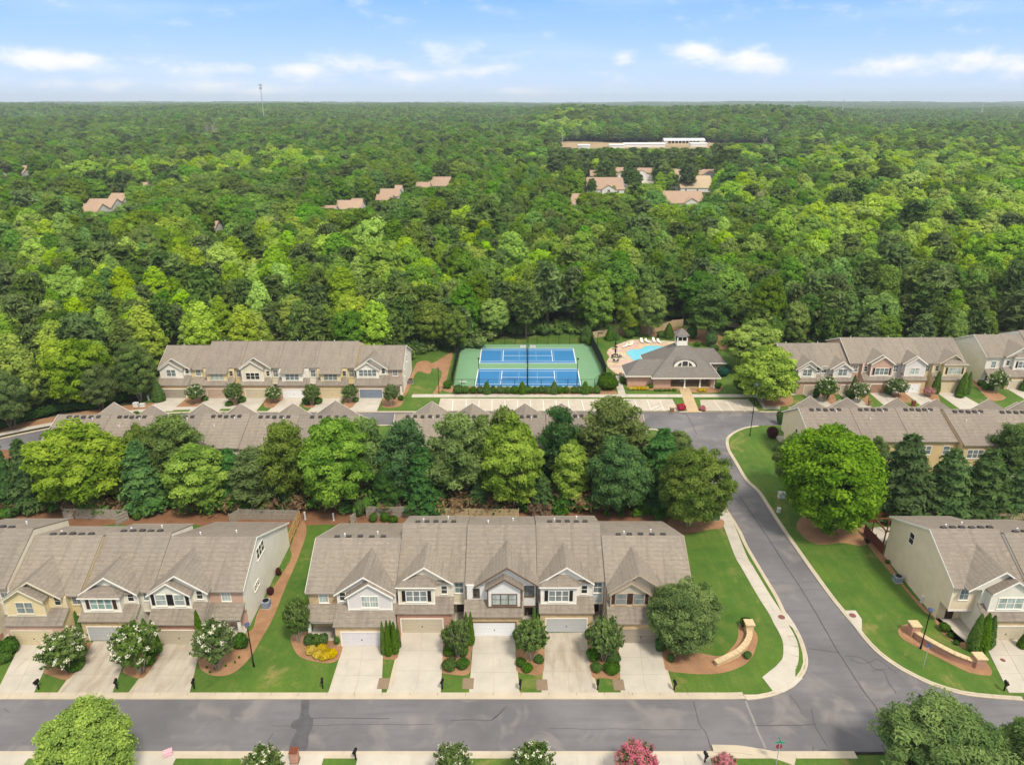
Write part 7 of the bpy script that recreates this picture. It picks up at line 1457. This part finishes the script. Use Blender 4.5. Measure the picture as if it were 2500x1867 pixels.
street_sign('green street name sign with a red plate at the bottom street corner', 'c4', 234, 1650, 1515, 'sign_green', True); street_sign('blue grey street name sign in front of the long brick wall', 'c4', 1123, 1066, 935, 'sign_blue')
# air conditioners, utility boxes, bins, bags
def box_thing(name, label, cat, x, y, w, d, h, m, top=None, rz=0.0, fan=False, z=.1):
    E = empty(name, (x, y, z), label, cat, None, rz); b = MB(); b.prismz([(-w/2+.05,-d/2), (w/2-.05,-d/2), (w/2,-d/2+.05), (w/2,d/2-.05), (w/2-.05,d/2), (-w/2+.05,d/2), (-w/2,d/2-.05), (-w/2,-d/2+.05)], .04, h, m); b.build('casing', E); b = MB(); b.box(-w/2-.06, w/2+.06, -d/2-.06, d/2+.06, 0, .04, 'concrete'); b.build('base', E)
    if fan:
        b = MB(); n = 12; b.prismz([(w*.42*math.cos(i*6.283/n), w*.42*math.sin(i*6.283/n)) for i in range(n)], h, h+.05, 'black_metal'); b.build('fan_grille', E)
        for i in range(7): b = MB(); zz = .1 + i*(h-.2)/7; b.box(-w/2-.012, w/2+.012, -d/2-.012, d/2+.012, zz, zz+.05, 'ac_fin'); b.build('fin', E)
    elif top: b = MB(); b.box(-w/2-.03, w/2+.03, -d/2-.03, d/2+.03, h, h+.07, top); b.build('lid', E)
    return E
plain('ac_fin', (.16, .20, .27), .5); plain('ac_grey', (.30, .34, .40), .5); plain('util_green', (.05, .12, .07), .6); plain('bag_pink', (.66, .38, .42), .6); plain('util_white', (.62, .63, .62), .6); plain('bin_brown', (.24, .14, .08), .7)
x, y = G('c1', 1600, 690, .1); box_thing('air_conditioner', 'blue grey air conditioner beside the white end house wall', 'air conditioner', x, y, .95, .95, 1.0, 'ac_grey', fan=True); x, y = G('c4', 968, 540, .1); box_thing('air_conditioner', 'blue air conditioner beside the tan end house wall', 'air conditioner', x, y, .95, .95, .85, 'ac_grey', fan=True)
x, y = G('c4', 1118, 668, .1); box_thing('gas_meter', 'small tan meter box at the foot of the tan side wall', 'meter', x, y, .4, .35, .9, 'util_white', 'util_white'); x, y = G('c5', 2063, 492, .1); box_thing('air_conditioner', 'brown cased air conditioner right of the far left row', 'air conditioner', x, y, 1.1, 1.1, 1.0, 'bin_brown', fan=True)
x, y = G('c3', 1630, 195, .1); box_thing('utility_box', 'dark green utility box at the pavement under the olive oak', 'utility box', x, y, 1.5, 1.3, 1.2, 'util_green', 'util_green'); x, y = G('e2', 195, 728, .1); box_thing('utility_box', 'white utility box left of the big round maple', 'utility box', x, y, 1.0, .8, .9, 'util_white', 'util_white')
x, y = G('e2', 172, 850, .1); box_thing('sprinkler_valve', 'small grey backflow pipe box by the right kerb', 'pipe box', x, y, .5, .4, .7, 'util_white', 'util_white'); x, y = G('e5', 1570, 1000, .1); box_thing('utility_box', 'pale utility box on the slope left of the far row', 'utility box', x, y, 1.0, .8, .8, 'util_white', 'util_white'); x, y = G('e5', 1645, 1000, .1); box_thing('utility_box', 'second pale utility box on the slope left of the far row', 'utility box', x, y, 1.0, .7, .6, 'util_white', 'util_white'); x, y = G('e5', 1715, 930, .1); box_thing('utility_pedestal', 'slim white pedestal near the cone shaped arborvitae', 'pedestal', x, y, .35, .35, 1.1, 'util_white', 'util_white')
for (a, b_, lab) in [(1832, 165, 'leaning white pipe left on the clay between the near blocks'), (2003, 172, 'short white post right on the clay between the near blocks')]: x, y = G('c1', a, b_, .1); box_thing('utility_pedestal', lab, 'post', x, y, .22, .22, 1.2, 'util_white', 'util_white')
x, y = G('e1', 842, 1000, .13); box_thing('trash_bin', 'brown slatted bin at the edge of the long parking bay', 'bin', x, y, .75, .75, 1.1, 'bin_brown', 'wood_tan', z=.13)
x, y = G('c5', 1490, 690, .1); box_thing('brick_post', 'brick post on the kerb before the sand garage', 'post', x, y, .7, .7, 1.2, 'brick_tan', 'brick_tan'); x, y = G('c7', 925, 715, .1); box_thing('brick_post', 'brown post near the kerb before the brown garage', 'post', x, y, .5, .5, 1.2, 'bin_brown', 'bin_brown'); x, y = G('c7', 1290, 720, .1); box_thing('brick_post', 'reddish post near the kerb before the white single garage', 'post', x, y, .7, .6, 1.2, 'wood_red', 'wood_red')
x, y = G('e3', 503, 608, .1); box_thing('brick_mailbox_pillar', 'red brick mailbox pillar at the bottom edge beside the white myrtle', 'pillar', x, y, .75, .75, 1.35, 'brick_red', 'wood_red')
m = MB(); x, y = G('c1', 1010, 1575, .13); m.prismx([(-.35,0), (.35,0), (.42,.25), (.3,.55), (-.3,.55), (-.42,.25)], -.5, .5, 'bag_pink'); BG = empty('storage_tote', (x, y, .13), 'pale pink tote standing on the bottom kerb', 'tote', rz=.5); BG.scale = (.75, .75, .75); m.build('body', BG); m = MB(); m.box(-.56, .56, -.38, .38, .553, .63, 'bag_pink'); m.build('lid', BG)
# meter boxes set in the grass islands
plain('lid_brown', (.24, .18, .12), .9)
for c, x, y, lab in [('c2', 710, 1405, 'square brown meter lid left in the grass strip by the arborvitae clump'), ('c2', 1330, 1405, 'square grey meter lid right in the grass by the third drive'), ('c3', 370, 1415, 'square brown meter lid left of the tyre stained drive'), ('c3', 932, 1415, 'square brown meter lid left of the last centre drive')]:
    x_, y_ = G(c, x, y, .12); m = MB(); m.box(-.62, .62, -.8, .8, 0, .03, 'lid_brown'); m.box(-.5, .5, -.68, .68, .03, .04, 'lid_brown'); tag(m.build('meter_lid', None, (x_, y_, .115)), lab, 'lid')
# ------------------------------------------------------------------ tennis court
plain('court_green', (.155, .30, .165), .8, var=.05, scale=.3); plain('court_blue', (.032, .175, .38), .75, var=.05, scale=.3); plain('court_line', (.72, .75, .76), .7, var=.03); plain('court_line2', (.30, .45, .60), .7)
CRT = sheet('tennis_court', GS('c6', [(160,452),(213,172),(1020,168),(1080,172),(1152,330),(1165,400),(1105,460)]), .14, 'court_green', 'green fenced hard court with two blue tennis playing areas', kind=None, cat='tennis court')
CRT['category'] = 'tennis court'
def court_patch(pts, z, m, nm): return sheet(nm, pts, z, m, None, None, .003, parent=CRT)
for (TL, TR, BR_, BL_, sl, sr, nb1, nb2) in [((348,195),(966,195),(986,295),(334,295), 486, 825, 210, 283), ((327,332),(996,332),(1018,451),(304,451), 474, 842, 347, 434)]:
    P4 = [G('c6', *q, .145) for q in (TL, TR, BR_, BL_)]; pn_ = court_patch(P4, .145, 'court_blue', 'playing_area')
    (tl, tr, br2, bl) = P4; lerp = lambda a, b, t: (a[0]+(b[0]-a[0])*t, a[1]+(b[1]-a[1])*t)
    def pt(s, t): return lerp(lerp(tl, tr, s), lerp(bl, br2, s), t)
    def ln(s0, t0, s1, t1, w=.14, m='court_line', z=.15): a, b = pt(s0, t0), pt(s1, t1); o = stripe(*a, *b, w, z, CRT, m)
    ln(0,0,1,0,.2); ln(0,1,1,1,.2); ln(0,0,0,1,.2); ln(1,0,1,1,.2); ln(0,.125,1,.125); ln(0,.875,1,.875); ln(.24,.125,.24,.875); ln(.76,.125,.76,.875); ln(.24,.5,.76,.5)
    for s_ in (.22, .41, .59, .78): ln(s_,.2,s_,.8,.06,'court_line2',.1485)
    ln(.22,.22,.78,.22,.06,'court_line2',.1485); ln(.22,.78,.78,.78,.06,'court_line2',.1485)
    a, b = pt(.5, -.06), pt(.5, 1.06); N_ = empty('tennis_net', (a[0], a[1], .14), 'dark %s tennis net across the %s playing area' % (('low', 'rear') if nb1 < 300 else ('low', 'front')), 'net'); q = MB(); dx_, dy_ = b[0]-a[0], b[1]-a[1]
    for k in range(2): qq = MB(); qq.tube((dx_*k, dy_*k, 0), (dx_*k, dy_*k, 1.1), .05, .05, 'black_metal', 6); qq.build('net_post', N_)
    for k in range(12): z0 = .1 + k*.078; q.tube((0,0,z0), (dx_, dy_, z0), .012, .012, 'black_metal', 3)
    for k in range(60): t = (k+.5)/60; q.tube((dx_*t, dy_*t, .05), (dx_*t, dy_*t, .98), .012, .012, 'black_metal', 3)
    q.build('mesh', N_)['kind'] = 'stuff'; q = MB(); q.tube((0,0,1.0), (dx_, dy_, 1.0), .035, .035, 'court_line', 4); q.build('tape', N_)
def chain_fence(label, pts, h, seg=3.0, shade=False):
    a0 = pts[0]; F = empty('chain_link_fence', (a0[0], a0[1], .14), label, 'fence'); net = MB()
    for a, b in zip(pts, pts[1:]):
        L_ = math.dist(a, b); k = max(1, round(L_/seg)); A = Vector((a[0]-a0[0], a[1]-a0[1], 0)); B = Vector((b[0]-a0[0], b[1]-a0[1], 0))
        for i in range(k+1): p = A.lerp(B, i/k); m = MB(); m.tube(p, p + Vector((0,0,h)), .05, .05, 'black_metal', 6); m.build('fence_post', F)
        m = MB(); m.tube(A + Vector((0,0,h)), B + Vector((0,0,h)), .035, .035, 'black_metal', 5); m.build('top_rail', F)
        n = int(L_/.35)
        for i in range(n):
            p = A.lerp(B, i/n); q = A.lerp(B, min(1, (i+h/.9*.35)/n)); r = A.lerp(B, max(0, (i-h/.9*.35)/n)); net.tube(p, q + Vector((0,0,h)), .008, .008, 'black_metal', 3, False); net.tube(p, r + Vector((0,0,h)), .008, .008, 'black_metal', 3, False)
        if shade: d = (B-A).normalized(); nn = Vector((-d.y, d.x, 0))*.03; sh = MB(); sh.add([A+nn+Vector((0,0,.1)), B+nn+Vector((0,0,.1)), B+nn+Vector((0,0,h-.1)), A+nn+Vector((0,0,h-.1)), A+nn*1.6+Vector((0,0,.1)), B+nn*1.6+Vector((0,0,.1)), B+nn*1.6+Vector((0,0,h-.1)), A+nn*1.6+Vector((0,0,h-.1))], BOXF, 'screen'); sh.build('wind_screen', F)
    net.build('chain_link', F)['kind'] = 'stuff'; return F
plain('screen', (.03, .04, .035), .9)
chain_fence('low black chain link fence in front of the tennis court', gp('c6', (158,458), (213,460), (1108,460), (1166,402)), 2.0); chain_fence('black screened fence down the left side of the tennis court', gp('c6', (150,440), (208,178)), 3.0, 3.0, True); chain_fence('black chain link fence at the far side of the tennis court', gp('c6', (208,170), (1015,166), (1085,172)), 3.0); chain_fence('dark screened fence down the right side of the tennis court', gp('c6', (1088,180), (1158,320), (1185,395)), 3.0, 3.0, True)
LX, LY = G('c6', 658, 458, .14); LP = empty('court_light_mast', (LX, LY, .14), 'tall black floodlight mast in front of the centre of the tennis court', 'floodlight'); m = MB(); m.tube((0,0,0), (0,0,15.5), .14, .05, 'black_metal', 8); m.build('pole', LP); m = MB(); m.box(-1.6, 1.6, -.05, .05, 9.95, 10.05, 'black_metal'); m.build('crossarm', LP); m = MB(); m.box(-.25, .25, -.25, .25, 12.2, 12.7, 'black_metal'); m.build('control_box', LP)
for s_ in (-1.35, -.8, .8, 1.35): m = MB(); m.prismx([(-.35, 9.6), (.25, 9.6), (.35, 9.95), (-.35, 10.15)], s_-.32, s_+.32, 'util_white'); m.build('floodlight', LP)
for (x, yb_, lab) in [(331, 450, 'short black light pole at the left end of the front playing area'), (991, 452, 'short black light pole at the right end of the front playing area')]: x_, y_ = G('c6', x, yb_, .14); L_ = empty('court_pole', (x_, y_, .14), lab, 'pole'); m = MB(); m.tube((0,0,0), (0,0,6.6), .09, .06, 'black_metal', 8); m.build('pole', L_); m = MB(); m.box(-.2, .2, -.3, .3, 6.6, 6.8, 'black_metal'); m.build('cap', L_)
for (x, yb_, lab) in [(190, 250, 'tall light with a dark head at the left fence of the court'), (1128, 235, 'tall light with a dark head at the right fence of the court')]: x_, y_ = G('c6', x, yb_, .14); L_ = empty('court_pole', (x_, y_, .14), lab, 'pole'); m = MB(); m.tube((0,0,0), (0,0,5.6), .1, .07, 'black_metal', 8); m.build('pole', L_); m = MB(); m.box(-.1, 1.1, -.3, .3, 5.6, 5.8, 'vent_dark'); m.build('floodlight', L_)
x_, y_ = G('c6', 222, 432, .14); L_ = empty('court_bench', (x_, y_, .14), 'small white bench at the left of the court', 'bench'); m = MB(); m.box(-.8, .8, -.2, .2, .42, .48, 'util_white'); m.build('seat', L_)
for s_ in (-.65, .6): m = MB(); m.box(s_, s_+.06, -.18, .18, 0, .42, 'util_white'); m.build('leg', L_)
# ------------------------------------------------------------------ pool
b = NB('flagstone'); v = b.vec(src='World'); vr = b.n('ShaderNodeTexVoronoi'); vr.feature = 'DISTANCE_TO_EDGE'; vr.inputs['Scale'].default_value = .55; b.l(b.vec((1, 1.6, 1), 'World'), vr.inputs['Vector']); vc = b.n('ShaderNodeTexVoronoi'); vc.inputs['Scale'].default_value = .55; b.l(b.vec((1, 1.6, 1), 'World'), vc.inputs['Vector'])
b.col(b.mix(b.rng(vr.outputs['Distance'], .01, .06), (.34, .26, .19), b.mix(.35, (.56, .44, .33), vc.outputs['Color'], 'SOFT_LIGHT'))); MATS['flagstone'] = b.m
b = NB('pool_water'); b.b.inputs['Roughness'].default_value = .08; f = b.noise(.8, 3, .5, b.vec(src='World')); b.col(b.mix(f, (.13, .50, .66), (.25, .62, .74))); b.bump(b.noise(2.5, 3, .5, b.vec(src='World')), .15, .05); MATS['pool_water'] = b.m
sheet('pool_deck', spline(GS('e1', [(140,360),(165,318),(230,285),(275,262),(380,225),(470,215),(650,222),(800,232),(960,250),(1000,330),(900,420),(700,520),(400,560),(330,610),(280,604),(205,560),(150,505),(138,455),(165,405)], .1), True, 5), .142, 'flagstone', 'pale flagstone deck around the swimming pool')
pool = spline(GS('e1', [(352,360),(375,335),(430,323),(500,318),(545,292),(610,282),(700,286),(790,300),(800,340),(700,400),(560,440),(430,440),(400,400),(368,385)], .15), True, 5)
cpx = sum(p[0] for p in pool)/len(pool); cpy = sum(p[1] for p in pool)/len(pool)
sheet('pool_coping', [(cpx+(p[0]-cpx)*1.045, cpy+(p[1]-cpy)*1.07) for p in pool], .16, 'walk_tan'); PL = sheet('swimming_pool', pool, .165, 'pool_water', 'turquoise kidney shaped swimming pool behind the clubhouse', kind=None, cat='swimming pool', th=.004)
def lounger(label, x, y, rz):
    L_ = empty('pool_lounger', (x, y, .142), label, 'sun lounger', 'white loungers round the pool', rz); m = MB(); m.prismx([(-.9,.32), (.35,.32), (.95,.95), (.99,.9), (.37,.25), (-.9,.25)], -.32, .32, 'trim_white'); m.build('seat', L_)
    for sx in (-.28, .24):
        for sy in (-.8, .3): m = MB(); m.box(sx, sx+.05, sy, sy+.05, 0, .25, 'trim_white'); m.build('leg', L_)
for i, (x, y, rz, lab) in enumerate([(515, 245, 0, 'white lounger first from the left at the far pool edge'), (578, 248, .5, 'white lounger second from the left at the far pool edge'), (648, 240, .1, 'white lounger third at the far pool edge near the cupola'), (335, 298, -.9, 'white lounger on the left curve of the deck'), (395, 280, -.7, 'white lounger between the left curve and the far edge'), (705, 252, .3, 'white lounger partly behind the roof at the far pool edge')]): a, b = G('e1', x, y, .142); lounger(lab, a, b, rz)
def umbrella(label, x, y):
    L_ = empty('patio_umbrella', (x, y, .142), label, 'umbrella', 'closed umbrellas on the pool deck'); m = MB(); m.tube((0,0,0), (0,0,2.6), .03, .03, 'black_metal', 6); m.build('pole', L_); m = MB(); m.tube((0,0,1.1), (0,0,1.6), .16, .24, 'black_metal', 8); m.tube((0,0,1.6), (0,0,2.5), .24, .05, 'black_metal', 8); m.build('canopy', L_); m = MB(); m.tube((0,0,.7), (0,0,.75), .6, .6, 'black_metal', 12); m.build('table_top', L_); m = MB(); m.tube((0,0,0), (0,0,.08), .3, .3, 'black_metal', 10); m.build('base', L_)
for x, y, lab in [(232, 322, 'closed black umbrella further back on the pool deck'), (230, 405, 'closed black umbrella nearer on the pool deck')]: umbrella(lab, *G('e1', x, y, .142))
def deck_chair(label, x, y, rz):
    L_ = empty('deck_chair', (x, y, .142), label, 'chair', 'dark chairs on the pool deck', rz); m = MB(); m.box(-.28, .28, -.28, .28, .40, .45, 'vent_dark'); m.build('seat', L_); m = MB(); m.box(-.28, .28, .25, .30, .45, .95, 'vent_dark'); m.build('backrest', L_)
    for sx in (-.26, .22):
        for sy in (-.26, .22): m = MB(); m.box(sx, sx+.04, sy, sy+.04, 0, .4, 'vent_dark'); m.build('leg', L_)
for i, (x, y) in enumerate([(200, 420), (265, 415), (290, 412), (218, 460), (250, 462), (285, 600)]): a, b = G('e1', x, y, .142); deck_chair(['dark deck chair left of the nearer umbrella', 'dark deck chair just right of the nearer umbrella', 'second dark deck chair right of the nearer umbrella', 'left dark chair of the pair below the umbrellas', 'right dark chair of the pair below the umbrellas', 'dark chair alone at the near end of the pool deck'][i], a, b, i*.9)
# ------------------------------------------------------------------ air
def haze():
    m = bpy.data.materials.new('haze'); m.use_nodes = True; nt = m.node_tree; nt.nodes.clear(); o = nt.nodes.new('ShaderNodeOutputMaterial'); v = nt.nodes.new('ShaderNodeVolumePrincipled'); v.inputs['Density'].default_value = HAZE; v.inputs['Color'].default_value = (.76, .88, 1.0, 1); v.inputs['Anisotropy'].default_value = .0
    nt.links.new(v.outputs[0], o.inputs[1]); MATS['haze'] = m; mb = MB(); mb.box(-16500, 16500, -400, 14500, -30, 175, 'haze'); h = mb.build('haze'); tag(h, 'thin bluish summer haze over the woodland and the far hills', kind='stuff')
HAZE = 1.0e-4
haze()
